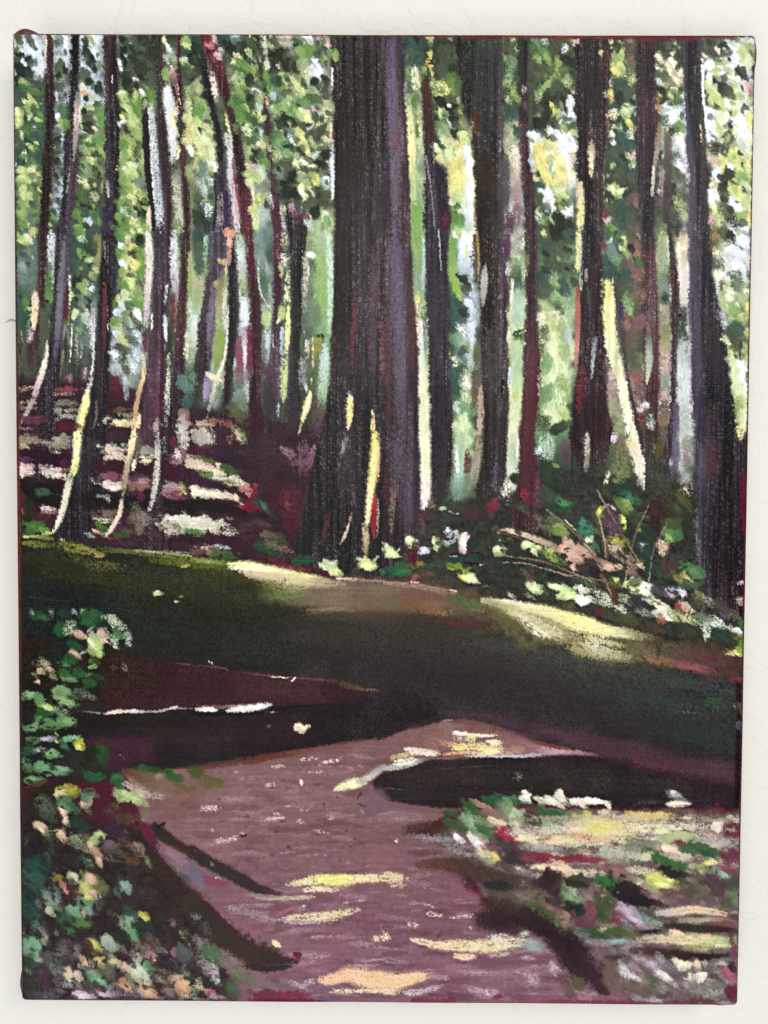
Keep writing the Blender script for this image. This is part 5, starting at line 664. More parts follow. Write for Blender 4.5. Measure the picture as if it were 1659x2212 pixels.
dabs('''110 50 180 140 80 c4bca8; 160 60 130 120 80 a8aa98 d; 60 30 110 90 80 b0a498; 320 40 60 60 60 a0705c d; 450 30 100 80 60 6a8a5c d; 400 20 90 60 60 c8bc90 d; 90 220 200 70 15 c8b49c d; 150 230 130 80 20 4f6a34; 40 260 120 80 10 d8c4a8; 150 290 180 80 10 dcc0a4; 130 350 150 80 0 6a9448; 140 330 110 60 0 7fa458 d; 230 260 110 60 40 d4ccb0 d; 220 320 90 60 20 e0c4aa; 350 310 120 70 10 3f6030; 320 280 90 40 20 4a5c38 d; 330 400 220 90 15 d4ccac; 350 410 90 60 0 6a7a3c d; 420 400 110 80 20 dccab0 d; 130 500 260 110 5 d8d2b4; 240 520 200 80 5 d2ccb0; 330 540 160 70 15 ccb4a0; 400 570 110 60 40 dcb89a; 60 500 120 70 0 e0d9bc; 90 780 260 150 0 d0cdb4; 180 800 200 130 10 c8c8ac d; 50 740 140 80 0 dcd8c4; 270 850 110 60 10 c4b4a8 d; 30 840 90 60 20 3f6a34; 60 830 60 40 0 5a8a44 d; 440 630 80 70 30 b02a3c; 500 500 130 130 60 8a2a38 d; 460 480 90 90 60 c88a84 d; 530 620 130 90 20 7a1f2c; 640 640 130 100 40 33503c; 620 620 90 60 60 4a7a5c d; 820 610 80 60 80 d4bc98 d; 830 540 90 80 60 8a3038 d; 660 990 150 120 30 2c4a34; 700 960 90 50 10 4c5a34; 740 900 140 110 30 4a4a3c n; 780 980 150 90 20 7a6c5c d; 650 870 150 60 10 6a6050 d; 140 980 180 60 0 b8a094 d; 270 970 110 40 10 a8acb8 d; 190 1020 110 50 0 a08474; 290 1030 170 70 0 4a6a34 n; 60 1010 130 70 0 6a5048 n; 330 1060 110 50 0 3f5c30; 940 1090 150 100 0 2c5034; 960 1060 100 60 0 33603c; 760 1120 150 70 10 6a2434 d; 720 1090 130 60 0 5a2830 n; 970 1160 200 30 8 8a4a50 d''', name='painted_litter_patch', rag=.9, dry=.15, sx=1.35)
stroke('0 600 90 150 620 90 300 640 90 450 680 60', ['1e1a18', '1b1716', '1e1818', '2c1a1c'], a=.9); stroke('0 350 60 120 420 90 240 430 60', ['3a2230', '3a1f38', '30202c'], a=.9); stroke('0 130 60 200 150 120 400 220 130 480 270 80', ['4a1f2c', '3a2230', '281f28', '2a2028'], a=.85); stroke('150 900 70 350 920 80 500 930 60', ['3c1f30', '35202c', '3a2028'], a=.85)
stroke('640 60 170 660 250 160 700 480 150 700 640 120', ['3a3036', '362a2e', '3a2026', '44202a'], dry=.1, a=.8); stroke('780 120 80 860 180 90 900 300 90', ['8a7078', '7a5c66', '5c3c48'], dry=.5); stroke('960 60 110 960 200 120 960 380 90', ['6a5460', '7a5a6c', '52303c'], dry=.35, a=.9); stroke('1050 100 50 1000 330 40', ['8a6c80', '6a4450'], dry=.4); stroke('860 500 190 850 700 180 860 880 110', ['5a2630', '4f232b', '4c232b'], dry=.25, a=.8)
# foot of the thick trunk
stroke('1330 0 60 1300 120 40 1275 210 14', ['7c7c84', '8a8a92', '6a6a74'], dry=.5); stroke('1580 0 70 1575 200 84 1550 400 76 1530 600 60 1510 760 50', ['e2cc60', 'e6d684', 'e4d47c', 'e2d49c', 'd8caa0'], dry=.07, h=.16, lab=new_label('painted_sliver_of_light', 'tall yellow streak of light on the foot of the thick trunk')); stroke('1610 150 20 1600 400 24', ['e0b478', 'd89a6a'], dry=.2); stroke('1575 520 30 1570 650 46 1565 780 44 1570 880 40', ['c84a38', 'b02830', '9c2830', '8c3838'], dry=.08, h=.14, lab=new_label('painted_red_streak', 'red streak beside the tall yellow one on the thick trunk')); stroke('1605 560 16 1600 880 16', ['a88c7c', 'b49c84'], dry=.4); stroke('1490 780 50 1500 900 60 1490 1030 50', ['a49070', 'b8a878', '8a7c60'], dry=.2)
stroke('1375 680 14 1350 780 22 1310 890 20 1270 960 8', ['8a7068', 'c2a08a', 'c4a894', '8a7a70'], dry=.15, h=.12); stroke('1180 680 40 1140 850 40 1120 930 20', ['4a3030', '52302e', '3a2c2c'], dry=.3); stroke('1400 430 40 1390 620 40', ['6a5a60', '5a484c'], dry=.55); stroke('1050 700 150 1000 900 140 950 1040 110', ['1f2121', '1c1f20', '1d1f1f'], dry=.2, a=.7)
# ---------------------------------------------------------------- sunlit edge of the bank
sheet()
wash('1100 1340 150 38 5c563a .8; 1220 1365 140 40 6f6a48 .8; 1330 1395 120 36 6a6446 .8; 1450 1410 130 34 564c3c .8; 1560 1440 70 34 53403a .8; 640 1275 110 34 5c5a38 .75; 760 1290 140 44 5c5244 .8; 900 1310 140 44 5a4c40 .8; 1000 1320 110 40 54483a .75; 860 1350 190 40 3c352e .6; 480 1240 110 26 4a4a2c .7')
tile(0, 2)
stroke('200 880 24 330 880 30 450 900 50', ['b8b478', '8f9048', '6a6c30'], dry=.2, h=.1); stroke('230 940 40 330 950 60 440 960 50', ['7a8038', '6a7030', '4a5028'], dry=.35); stroke('200 935 30 260 940 30', ['6a7a30'], dry=.1); stroke('520 900 30 560 920 30', ['a8a470'], dry=.4)
stroke('480 950 70 650 980 110 800 1010 60 900 1035 40', ['5a5c24', '7a7a3a', '8a8440', '9a8a48'], dry=.4, br=.2); stroke('540 1060 60 700 1090 90 850 1130 100 1060 1140 90', ['4a4c20', '4f5026', '5a5634', '5c5a40'], dry=.5, br=.2); stroke('820 1040 40 900 1045 34', ['a88c4a', '9a8444'], dry=.3)
stroke('850 990 70 1000 1000 50 1200 1020 40 1659 1080 50', ['4a5428', '5c6438', '5f6634', '6a7434'], dry=.25, br=.2); stroke('1150 1000 16 1300 1010 16 1500 1030 14 1659 1050 14', ['7f8858', '9aa070', '8a9058', 'a4ac5c'], dry=.25); stroke('1300 1080 50 1480 1100 60 1640 1120 40', ['4a5024', '5a6028', '6c702c'], dry=.35); stroke('1560 1135 30 1630 1130 24', ['9a8c4a', 'a89a50'], dry=.2); stroke('1400 1010 30 1659 1030 30', ['8a7c6a', '9a8c80'], dry=.5)
stroke('200 1060 90 400 1080 120 700 1180 120', ['2c3020', '282a1a', '24261a'], dry=.1, a=.7); stroke('250 1400 20 400 1420 16 600 1440 12', ['2c3230'], a=.6)
dabs('1365 1370 60 40 0 d2d0a0; 1390 1380 30 24 0 c0bc88 d; 1350 1385 40 16 0 c8c294; 1525 1440 40 24 0 c4bc8c; 1560 1400 40 30 0 7a8464 d', h=.14)
tile(1, 2)
stroke('0 1075 50 150 1100 60 300 1120 60', ['7a8c3c', '86984c', '5a7a34'], dry=.2, br=.18); stroke('0 1130 50 200 1140 50 330 1160 40', ['4f5c28', '55602c', '4a5428'], dry=.3)
stroke('330 1130 60 480 1135 90 640 1170 100 800 1200 90 1000 1240 80 1200 1270 50', ['d4d888', 'e4e49c', 'e2dc9c', 'd8cc8c', 'd6d084', 'b8a878'], dry=.06, br=.12, h=.13, lab=new_label('painted_sunlit_grass', 'pale yellow sunlit strip of grass left of the thick trunk foot')); stroke('420 1180 50 600 1200 70 800 1240 60', ['c8b88c', 'd4bc94', 'c4b878'], dry=.25); stroke('330 1150 20 500 1160 24 700 1180 20', ['f0f0b8', 'f2eeb8', 'e8e0b0'], dry=.2)
stroke('840 1250 90 1050 1260 100 1150 1300 80', ['d0d078', 'd4d488', 'b09a6c'], dry=.2); stroke('590 1290 60 750 1320 80 900 1330 90 1060 1310 60', ['5a5c28', '8a9048', 'a4a468', 'b0a868'], dry=.38, br=.2); stroke('620 1390 40 720 1390 80 850 1390 80 1000 1370 60', ['3c5a34', '6a8a58', '78945c', '7a8a54'], dry=.3, br=.2); stroke('900 1320 110 960 1350 60', ['8a9a60', '6a7a48'], dry=.5)
poly('1040 1280 1250 1245 1659 1262 2200 1330 2250 1440 1900 1520 1659 1560 1400 1540 1100 1480 900 1420 1000 1360', '7a685a', soft=12, jit=5, streak='h', br=.16, a=.9); stroke('860 1440 60 1050 1430 90 1300 1420 100 1500 1400 90', ['5c5a44', '7a7058', '82705e', '7c6c58'], dry=.3, br=.16); stroke('990 1530 50 1100 1520 50 1280 1510 40 1400 1520 24', ['b8a088', 'b8a080', 'a89070', '9a846c'], dry=.25, h=.1); stroke('1250 1240 24 1400 1250 24 1659 1265 20', ['c8b49c', 'b49c88', 'a08c7c'], dry=.25); stroke('1560 1330 60 1600 1430 90', ['8a9a5c', '82906a'], dry=.5)
dabs('1200 1150 160 90 30 c9d49c; 1130 1140 110 50 40 d6dcae d; 1240 1190 110 60 10 d8e090; 1230 1110 80 20 -50 b8c4a4; 1520 1120 140 90 10 d2e08c; 1530 1140 120 60 0 dce894; 1590 1070 80 24 -50 a8b894; 1450 1085 70 40 20 b8c49c d; 1640 1190 60 90 80 3c6a54 d', h=.15)
stroke('0 1200 90 300 1260 90 560 1340 80', ['2c2e18', '2a2a18', '2c2c1a'], a=.5, dry=.1); stroke('20 1470 60 500 1500 80 1000 1560 80', ['2a2a22', '2c2a24', '2a2924'], a=.5)
tile(2, 2)
poly('-200 1262 230 1262 430 1300 620 1350 800 1390 940 1440 900 1520 600 1540 300 1530 -300 1480', '6f5c4a', soft=26, jit=6, streak='h', br=.18, a=.8)
stroke('-700 1560 110 -300 1590 130 200 1590 130 600 1620 110 900 1640 80', ['3a332c', '3d342d', '3c332e', '3c302c', '3c3028'], a=.6, soft=.7, dry=.12); stroke('0 1280 40 300 1310 50 600 1370 50', ['9a8470', '9a7c6c', '8a7a68'], dry=.3); stroke('80 1380 60 300 1390 80 480 1410 70', ['7a5048', '82544a', '6f4c40'], dry=.2, a=.85); stroke('150 1460 60 350 1500 90 560 1540 70', ['7a4c34', '86583c', '8a6c48'], dry=.3, a=.9); stroke('0 1430 90 120 1450 90', ['6a6a48', '5c5840'], dry=.25); stroke('560 1400 60 700 1450 110 860 1500 110', ['5a6440', '56643c', '6a7048'], dry=.3); stroke('230 1270 16 300 1280 16', ['d8b0a8', 'e0c4b4'], dry=.4); stroke('560 1340 10 640 1360 10', ['d4b49c'], dry=.3)
stroke('860 1430 60 1000 1460 80 1200 1490 90 1400 1530 110 1600 1600 150 1720 1650 170', ['b4b07c', 'd2cc98', 'e0dcac', 'e4dc94', 'e6de88', 'e2d888'], dry=.06, h=.13, br=.1, lab=new_label('painted_sunlit_grass', 'bright yellow sunlit patch of grass on the right')); stroke('880 1470 90 1050 1520 130 1250 1590 170 1450 1680 200 1650 1760 190', ['7c7650', 'a8a070', 'b4ac78', 'b8b07c', 'b0a878'], dry=.2, soft=.8, a=.75); stroke('1050 1520 60 1200 1570 90 1350 1650 120 1500 1720 130', ['b8b480', 'c8c494', 'c4bc84', 'c8c090'], dry=.28); stroke('1020 1430 30 1200 1460 30', ['dcd8b8'], dry=.4); stroke('1220 1620 60 1300 1690 80 1420 1750 70', ['cfc8a4', 'd8d4b0', 'd4ccac'], dry=.45); stroke('900 1530 90 1050 1600 100 1180 1680 80', ['5c5a38', '6a6440', '5c5434'], dry=.3, a=.85)
stroke('450 1600 60 700 1640 70 900 1650 60', ['5a3034', '5c3034', '4a2c2c'], dry=.4, a=.8); stroke('0 1640 150 300 1680 150 800 1720 110', ['363430', '37352f', '35332c'], dry=.4, a=.5)
tile(3, 2)
stroke('-40 1610 120 100 1640 130 250 1690 110 420 1720 80 560 1760 50', ['e4da88', 'e6de8a', 'ded894', 'c8c490', '9a9468'], dry=.06, h=.12, br=.1); stroke('100 1740 80 250 1760 70', ['c8c888', 'd4d4a8'], dry=.35); stroke('400 1680 60 560 1730 60 700 1765 50', ['b0a878', '8f8a64', '6a6850'], dry=.4)
tile(3, 3)
stroke('60 40 70 180 80 110 300 120 90 450 150 60', ['c8c89c', 'd8dcc0', 'dce4cc', 'c8cc98'], dry=.35, br=.12, h=.11); stroke('100 10 50 300 30 50 420 60 50', ['c4c084', 'c0bc84', 'a89c6c'], dry=.3); stroke('480 60 130 650 120 120', ['6c6850', '6f644c'], dry=.2, a=.9); stroke('620 160 80 800 190 90 950 220 70', ['8a7050', '82604c', '7a4c44'], dry=.3); stroke('880 210 80 1050 240 90 1200 280 70', ['8a5054', '8f5458', '6a3c40'], dry=.25); stroke('800 90 150 1000 130 150 1250 180 150 1440 230 130', ['5c5244', '5a4440', '54403c', '4c3236'], dry=.2, a=.9); stroke('1100 150 60 1200 180 60', ['6a3a40', '5c3438'], dry=.3); stroke('1340 340 60 1440 350 60', ['6a3038', '7a3a40'], dry=.3)
dabs('1340 120 110 50 20 c4b070 d; 1400 120 80 60 30 d8dc70; 1440 60 130 60 85 5c9a3c; 1430 110 90 50 60 8aac48; 1430 610 110 60 70 dcd8c4; 1400 600 110 40 40 7a8074 d; 1415 760 90 50 60 c8d0cc; 1410 730 60 40 30 e0e4dc d; 1440 650 60 40 80 e8c8b0 d', h=.14)
stroke('-50 60 110 150 110 130 380 150 110 560 170 80', ['a8a06c', 'b8b080', 'a09868', '7c7250'], dry=.3, soft=.7, a=.8)
tile(1, 2)
stroke('620 1350 90 900 1420 130 1250 1440 170 1600 1430 190 1900 1450 170', ['5c5c38', '6f6a4c', '776853', '74624e', '6f5c48'], dry=.15, soft=.8, a=.6); stroke('1000 1540 90 1400 1570 110 1800 1590 110', ['4c463a', '4a423a', '483e36'], dry=.2, soft=.8, a=.6)
stroke('480 1210 60 700 1240 80 1000 1280 80 1300 1290 60', ['c4b888', 'c8b890', 'c0b080', 'a49478'], dry=.2, soft=.6, a=.8)
# ---------------------------------------------------------------- undergrowth right of the thick trunk
tile(2, 2)
stroke('120 60 130 160 300 130 200 600 140 220 850 130', ['665c6c', '625868', '5c5266', '50464f'], dry=.28, a=.7, soft=.9); stroke('90 420 90 70 620 60 60 900 40', ['5a4a48', '8a7464', '6a5a50'], dry=.5); stroke('280 100 50 280 500 60 290 850 40', ['3c3038', '3a3038', '3c3238'], a=.7); stroke('20 300 50 20 600 60', ['4a2c30', '4a2a2c'], dry=.3)
stroke('350 40 90 355 250 90 360 450 90 345 650 70', ['d8dcb0', 'd4d8a8', 'dcd4c4', 'dcc8cc'], dry=.12, h=.12, lab=new_label('painted_lit_bark', 'pale cream light strip at the right side of the thick trunk')); stroke('335 680 60 330 760 40', ['b86a74', '6a3c3c'], dry=.35); stroke('400 530 60 420 640 60', ['c8b0a4', '8a7468'], dry=.6); stroke('330 780 60 320 880 50', ['5a5048', '4a443c'], dry=.3)
stroke('500 100 90 500 350 90 490 600 80', ['332e34', '312c30', '30282a'], dry=.4, a=.8); stroke('650 30 90 660 200 100 640 380 100 620 540 90', ['a4bc94', 'a0bc98', '8fb4a0', '6f8a74'], dry=.15, lab=new_label('painted_green_gap')); stroke('620 100 30 640 350 30', ['d0d8c8', 'c8d4cc'], dry=.3); stroke('720 150 60 720 350 70', ['5c3c34', '6a4c44'], dry=.4); stroke('820 30 70 810 180 70 790 330 60 770 450 40', ['a0907c', '9a8c7c', '9c9488', '7a6c68'], dry=.25); stroke('960 250 60 930 500 60', ['5a5860', '5a5458'], dry=.55)
stroke('1110 30 100 1110 200 90 1090 330 80', ['b8c49c', 'a8bc98', 'c4ccb0'], dry=.1); stroke('1080 380 60 1050 480 110 1050 580 90', ['d4ccc4', 'cfc8b8', 'b4a890'], dry=.5); stroke('1150 40 14 1145 280 12', ['d4dcd8'], dry=.3); stroke('1120 370 80 1130 400 60', ['2c3428']); stroke('1230 60 130 1240 300 140 1230 550 150', ['4c2a2e', '4a292d', '4e272d'], dry=.3, a=.75); stroke('1210 500 80 1215 580 70', ['7c3038', '702e34'], dry=.3)
stroke('1400 60 170 1400 180 150', ['a4bca4', '9ab094'], dry=.25); stroke('1330 130 80 1340 170 70', ['c4ccc4'], dry=.35); stroke('1570 80 110 1570 250 100', ['6a4c58', '5a3c44'], dry=.4)
dabs('''1450 330 180 150 40 2c3c30 n; 1500 430 160 110 40 28342a n; 1480 270 90 40 20 8a9a58 d; 1420 380 110 80 60 33442f; 1420 550 160 130 40 3c4a38 n; 1560 590 120 80 20 3f7a4c; 1550 600 80 60 30 4c8a58 d; 1440 640 150 80 20 2c4434; 1580 660 110 60 20 33503c; 1470 750 160 80 20 5a6c4c; 1530 830 170 90 20 8aa058; 1510 840 120 60 10 7a9450 d; 1400 800 140 110 60 6a6c50 d; 1620 760 90 60 40 2a3c30; 1320 760 110 130 80 7a6058 d; 1200 640 130 80 60 4a5a44 d; 920 640 110 110 80 7a2c38 d; 960 600 90 70 80 8a3040 d; 780 700 200 90 10 4a3438 n; 600 620 190 110 20 3f4438 n; 510 660 60 50 60 c8c8b0; 500 640 40 30 30 b4b4a0 d; 560 730 200 110 0 383c34 n; 400 720 130 110 60 4a3634 n
550 850 100 80 80 c8d0d0 d; 545 820 50 60 80 e0e8ec d; 620 860 80 60 70 c8d0d4 d; 560 930 130 50 -10 a8b8b4 d; 530 930 90 40 0 8a9c98 d; 690 910 90 70 90 e4d4d4; 680 980 110 70 90 dcc0cc; 685 940 90 60 85 e8dcc8; 340 1000 90 70 -10 d4d4e0; 345 1000 60 40 0 e4e4ec d; 450 960 140 70 80 b4c88a d; 440 940 80 50 70 c4d098; 470 930 80 60 60 8aa46c d; 240 930 130 70 50 c4d49a; 220 920 90 60 60 d0dca8; 250 970 70 50 40 c8e090; 280 920 60 20 30 a8b898 d; 60 1010 150 80 35 c8dc94; 70 1030 110 60 20 d4e49c; 30 970 60 40 60 c4d0a8 d; 120 1000 60 20 -50 a8b490
1000 990 110 80 0 cfd89c; 1000 980 90 40 0 e0e4b8 d; 1000 1030 100 30 0 a8ac6c; 1000 930 60 80 85 8a9494 d; 1260 960 120 90 20 b8d08c; 1240 950 80 60 10 c8dc98; 1290 1010 70 50 40 c4d898; 1340 980 50 40 30 d8d894; 1430 1030 120 120 40 7a8a4c d; 1470 1060 170 110 20 8aa054 d; 1440 1000 90 50 20 b8c46c d; 1560 1110 130 60 20 6a7a48 d; 1550 1000 120 90 20 cc9a84; 1600 960 130 110 40 d4a890; 1530 990 90 60 30 d89a80; 1640 1050 110 130 60 d0a896; 1600 1080 80 50 20 c89a88 d; 1640 1150 90 60 30 d4a898
150 1160 190 110 0 335c3c n; 130 1190 150 70 0 2f6a40; 200 1190 110 50 0 3f7048 d; 60 1170 70 90 60 2c5044 d; 290 1130 150 60 -10 6a6c34 d; 300 1110 90 40 0 9a8c44 d; 250 1060 130 110 80 5a2426 d; 260 1000 110 110 80 4a2c2c d; 340 1220 190 90 0 4a3c30 n; 390 1200 130 60 0 6a5040 d; 260 1230 70 80 80 9a5450 d; 570 1140 70 50 30 b8c83c; 640 1150 80 60 30 7a9a34; 690 1190 110 60 30 8aa43c; 740 1160 60 40 0 6a8a34 d; 690 1230 110 60 40 d8d850; 700 1240 60 50 30 e4e070; 770 1240 140 80 20 c8d898; 760 1250 110 50 20 d4e0a0; 820 1190 80 20 -50 a4b48c; 480 1130 170 70 0 3a443c n; 1310 1330 130 90 30 c8d89c; 1290 1320 90 70 30 d4e4a4; 1350 1310 60 30 -30 a8b898 d; 1510 1320 160 90 20 cce09c; 1490 1310 110 70 20 d8e8a8; 1590 1380 170 80 0 cce494; 1620 1390 110 60 0 d8eca0; 1250 1220 90 90 60 6a4a4c d; 980 1250 130 50 10 5c4444 d; 600 1280 200 60 10 46403a n; 900 1220 200 90 10 2f3030 n; 1100 1290 200 70 10 38342f n; 1500 1230 200 90 15 2e302c n; 880 1310 60 20 10 9a7a70 d; 1100 1400 110 40 40 b8b094 d; 1250 1390 110 40 30 8a8870 d; 1600 1480 130 60 20 5a5c38 d''', h=.15)
stroke('980 840 24 1060 830 50 1200 870 60 1350 920 56 1500 980 50', ['8a7c6c', 'd8c09c', 'bca890', 'b09c88', '9a846c'], dry=.12, h=.14, lab=new_label('painted_fallen_branch', 'pale fallen branch crossing the foot of the red trunk')); stroke('960 825 16 1100 860 12 1350 950 12', ['3a302a', '332c28'], a=.8); stroke('1030 1105 8 1200 1110 8 1400 1160 10 1659 1240 12', ['8a8478', '948c7c', '8a7c70', 'a08c7c'], dry=.15, h=.1); stroke('550 660 5 660 690 5', ['a09c94'], dry=.2); stroke('1560 740 8 1659 830 10', ['c4b8a0', 'a89c84'], dry=.1)
stroke('550 1035 8 620 1035 24 710 1050 8', ['0b0b0c'], h=.16); stroke('690 1105 14 770 1110 24 850 1115 10', ['0b0b0c'], h=.16); stroke('740 1030 6 820 1020 6 860 1050 5', ['101112']); stroke('560 1060 60 720 1080 80 900 1060 60', ['2c3a36', '2c3c38', '2a3430'], dry=.25, a=.8)
stroke('560 1050 4 650 1052 4', ['8a9a9a'], dry=.3); stroke('830 1122 4 860 1118 4', ['a8b4b4'])
tile(3, 2)
stroke('90 0 50 95 150 50 80 300 50', ['a89c90', 'b0a898', '8a7c70'], dry=.3); stroke('330 0 60 320 60 50', ['d8c0d0', 'c8a4b4'], dry=.25); stroke('280 320 40 250 430 40', ['c8ccb4', 'b8c0a0'], dry=.4); stroke('400 80 110 390 250 170 370 400 170', ['8a705c', '6f7a54', '75845c'], dry=.3); stroke('470 60 90 520 200 90 545 350 70', ['d4c49c', 'd8ceb0', 'd4ccb4'], dry=.12, h=.12); stroke('530 360 30 540 450 30', ['9a9ca4', '6a6468'], dry=.4); stroke('570 350 10 585 490 8', ['d4ccc4'], dry=.4)
stroke('720 30 70 720 200 80', ['5c5434', '5a4c34'], dry=.35); stroke('860 40 70 860 200 70 830 380 60', ['6c6478', '6a6274', '5a4c58'], dry=.3); stroke('960 30 90 960 150 90 960 300 90', ['8a9478', '9a7c88', '6a7450'], dry=.4); stroke('940 440 150 980 500 110', ['c8b4a8', 'c0a89c'], dry=.55); stroke('1060 60 60 1070 250 60 1060 500 70', ['5c5868', '5a5464', '46405a'], dry=.35, a=.85); stroke('1160 80 110 1170 350 110', ['54383e', '50343a'], dry=.3, a=.8); stroke('1430 300 60 1440 600 50 1450 900 40', ['5c2c34', '5a1c24', '701c26'], dry=.3)
dabs('''420 500 220 110 20 2c3c34 n; 480 560 150 90 20 3c7050; 490 570 110 60 30 4a8a5c d; 430 630 150 110 40 6a8a4c; 450 620 110 70 60 8aa85c d; 220 700 110 70 70 c4d04c; 210 690 70 50 60 d8e060; 240 740 60 60 70 9ab048 d; 400 760 110 70 70 c8d450; 410 750 70 60 60 dce468; 540 820 80 50 60 c8d84c; 580 700 110 50 -10 7a9448 d; 300 640 130 60 20 c8b0b4 d; 320 760 190 170 60 5a4452 n; 290 830 130 130 60 6a5262 d; 90 800 160 110 40 4a8a6c n; 80 850 140 80 40 3f7a5c; 120 940 110 110 60 a8c894; 110 930 90 60 50 c8dca4 d; 170 980 110 80 60 3c6a54 n; 380 920 190 90 10 9a9c3c; 350 910 130 60 0 b0ac4c d; 350 1010 190 130 60 a8907c d; 380 1040 130 90 60 8a7464 d; 330 980 130 60 20 c4b094 d; 550 760 180 110 30 3c4a34 n; 700 660 190 160 60 3c2c2c n; 800 560 130 110 60 3a342a n; 910 540 160 130 60 5c5a34 d; 950 600 150 90 60 4f5436 d; 720 820 170 150 60 342a2a n; 840 800 160 150 60 4a5a38 n; 820 870 160 90 20 5f8a50; 790 900 110 60 30 8ab060 d; 890 860 110 60 60 4c7a54 d; 600 860 170 130 30 2c3a30 n; 560 960 180 110 20 2f4038 n; 590 1000 110 90 60 a8b4ac d; 740 970 120 90 80 d8bca0 d; 750 1000 90 110 85 c8a890 d; 640 1080 190 160 40 2c4034 n; 560 1120 100 60 60 c4b878 d; 550 1125 60 50 60 d8cc8c; 1010 1170 180 110 20 4f7a4c n; 1040 1200 130 90 20 5c8a54; 920 1240 180 110 30 a4a85c; 960 1260 110 60 20 c4c470 d; 880 1220 110 60 20 8a9448 d; 800 1150 160 170 60 4a3a38 n; 690 1220 180 130 40 2f4436 n
60 1010 180 110 20 c89c88; 40 1060 190 90 20 d0a48c; 90 1040 150 60 20 b88a78 d; 240 1120 190 60 5 c49c84; 300 1150 190 60 5 d4aa8c; 350 1140 120 50 -10 cca48c d; 200 1090 150 50 10 8a6a5c d; 470 1100 130 110 40 a88474 d; 480 1180 110 90 40 9a7a6c d; 150 1120 120 80 20 3a3030; 60 1150 110 60 10 4a3a3c d; 60 1260 190 90 15 4a4c4c d; 130 1290 170 90 20 5c7048 d; 340 1290 90 110 60 6f7c3c d; 350 1250 40 40 0 d4d870; 560 1330 220 150 20 d4e4b0; 600 1320 190 110 10 e4eccc; 510 1310 130 90 20 d8e48c; 600 1290 110 50 0 e8f0d8 d; 470 1300 110 60 20 a4b870 d; 850 1350 190 80 10 a8a8b8 d; 920 1370 110 60 60 d4d8e0 d; 800 1380 130 60 30 b09ca0 d; 700 1350 130 90 20 4a4248 n; 1000 1330 150 90 30 4c5c48 n; 1060 1400 150 80 20 8a8a5c d; 1150 1450 150 60 30 9a9890 d; 60 1340 130 60 20 d8dcc4; 80 1430 140 90 0 e4e4cc; 60 1440 110 60 0 ececd8; 280 1450 190 90 30 c8ccb0 d; 400 1520 150 70 40 c4ccb4 d; 200 1380 150 60 30 b4b8a4 d; 430 1420 160 90 30 a8a88c d; 550 1450 150 110 40 3a3c40 n; 700 1460 140 70 20 d4d8ac; 720 1470 90 50 20 e0e4b8 d; 600 1540 150 70 30 8a9084 d; 640 1440 130 50 20 c4c8b0 d; 770 1540 190 110 25 d4d8b4; 810 1580 120 60 15 ececd4; 750 1530 130 70 30 e4e4cc d; 910 1500 120 60 40 a84a40; 970 1500 110 70 30 dcc0a4 d; 930 1460 110 50 20 c8a890 d; 900 1580 190 90 20 9aa464 d; 980 1600 150 90 20 b0b880 d; 740 1600 110 60 50 a0604c d; 1080 1480 150 90 60 5c5048 d; 1150 1620 190 130 20 b4c4ac d; 1230 1640 150 80 20 c8d4bc d; 1100 1580 150 80 20 6a7460 d; 1350 1560 150 110 30 6a6a58 d; 1280 1500 150 90 30 4a443e n; 1400 1700 90 60 40 d8d4e0; 1390 1690 70 50 40 e4e0e8 d; 1350 1680 90 60 20 c8c0a8 d; 1430 1650 80 50 85 3c7a40; 1400 1740 120 50 10 8a8a48 d; 1260 1730 190 90 10 33443c n; 1120 1720 110 90 80 c8d0b8 d; 1000 1690 190 90 20 3c4034 n; 300 1570 190 90 20 46463a n; 200 1530 110 60 20 5c3438 d; 450 1600 190 90 20 4c5038 n; 700 1680 190 60 20 4a4438 n; 1430 1440 60 110 85 c8a4a0 d; 1440 1280 40 80 85 d8b8b0 d''', h=.14)
stroke('100 560 20 150 680 30 200 800 36 240 930 36 265 1060 36', ['3a302a', '4c4438', '5a5040', '6a5c48', '5c5040'], dry=.05, h=.13, lab=new_label('painted_bare_stem', 'thin grey brown bare stem leaning in the undergrowth')); stroke('190 700 10 240 900 12 255 1050 12', ['9a8c70', 'a89878', '9a8c70'], dry=.2); stroke('0 830 12 80 930 14 200 1020 14', ['6a5c4c', '7c6c58', '6a5c4c'], dry=.1); stroke('220 1220 40 290 1330 56 340 1450 50', ['6a4c3c', '5a3e34', '54382e'], dry=.05, h=.12, lab=new_label('painted_stump', 'small brown stem below the peach leaves')); stroke('240 1240 10 310 1400 10', ['9a7c68', '8a6c5c'], dry=.2); stroke('380 530 10 410 545 10', ['0c0c0c']); stroke('1280 1198 6 1360 1195 10', ['08080a'], h=.15); stroke('1300 1392 6 1390 1388 8', ['08080a'], h=.15)
stroke('700 1240 14 660 1280 10', ['2c2c2a']); stroke('530 1250 90 480 1280 60', ['3a4034'], a=.6)
# dark flecks and fine twigs that knit the undergrowth together
sheet()
scatter('915 1110 1110 1090 1320 1050 1500 1070 1500 1290 1380 1320 1160 1270 940 1240', 170, (7, 17), 20, ['26302a', '2c3a30', '232624', '30352c', '2f4034', '2b2627'], 50, jit=50, asp=.5, a=.88, dry=.18)
for p_ in ('1180 1100 3 1240 1150 3 1300 1230 3', '1290 1060 3 1330 1130 3 1390 1230 2', '1400 1090 2 1370 1160 3 1350 1250 3', '1090 1200 2 1180 1215 3 1290 1260 2', '1230 1240 2 1330 1262 3 1440 1310 2', '1440 1130 2 1410 1190 2 1400 1260 2'):
    stroke(p_, ['8a7c6a', '6a5c4c', '9a8c78'], dry=.15, h=.1)
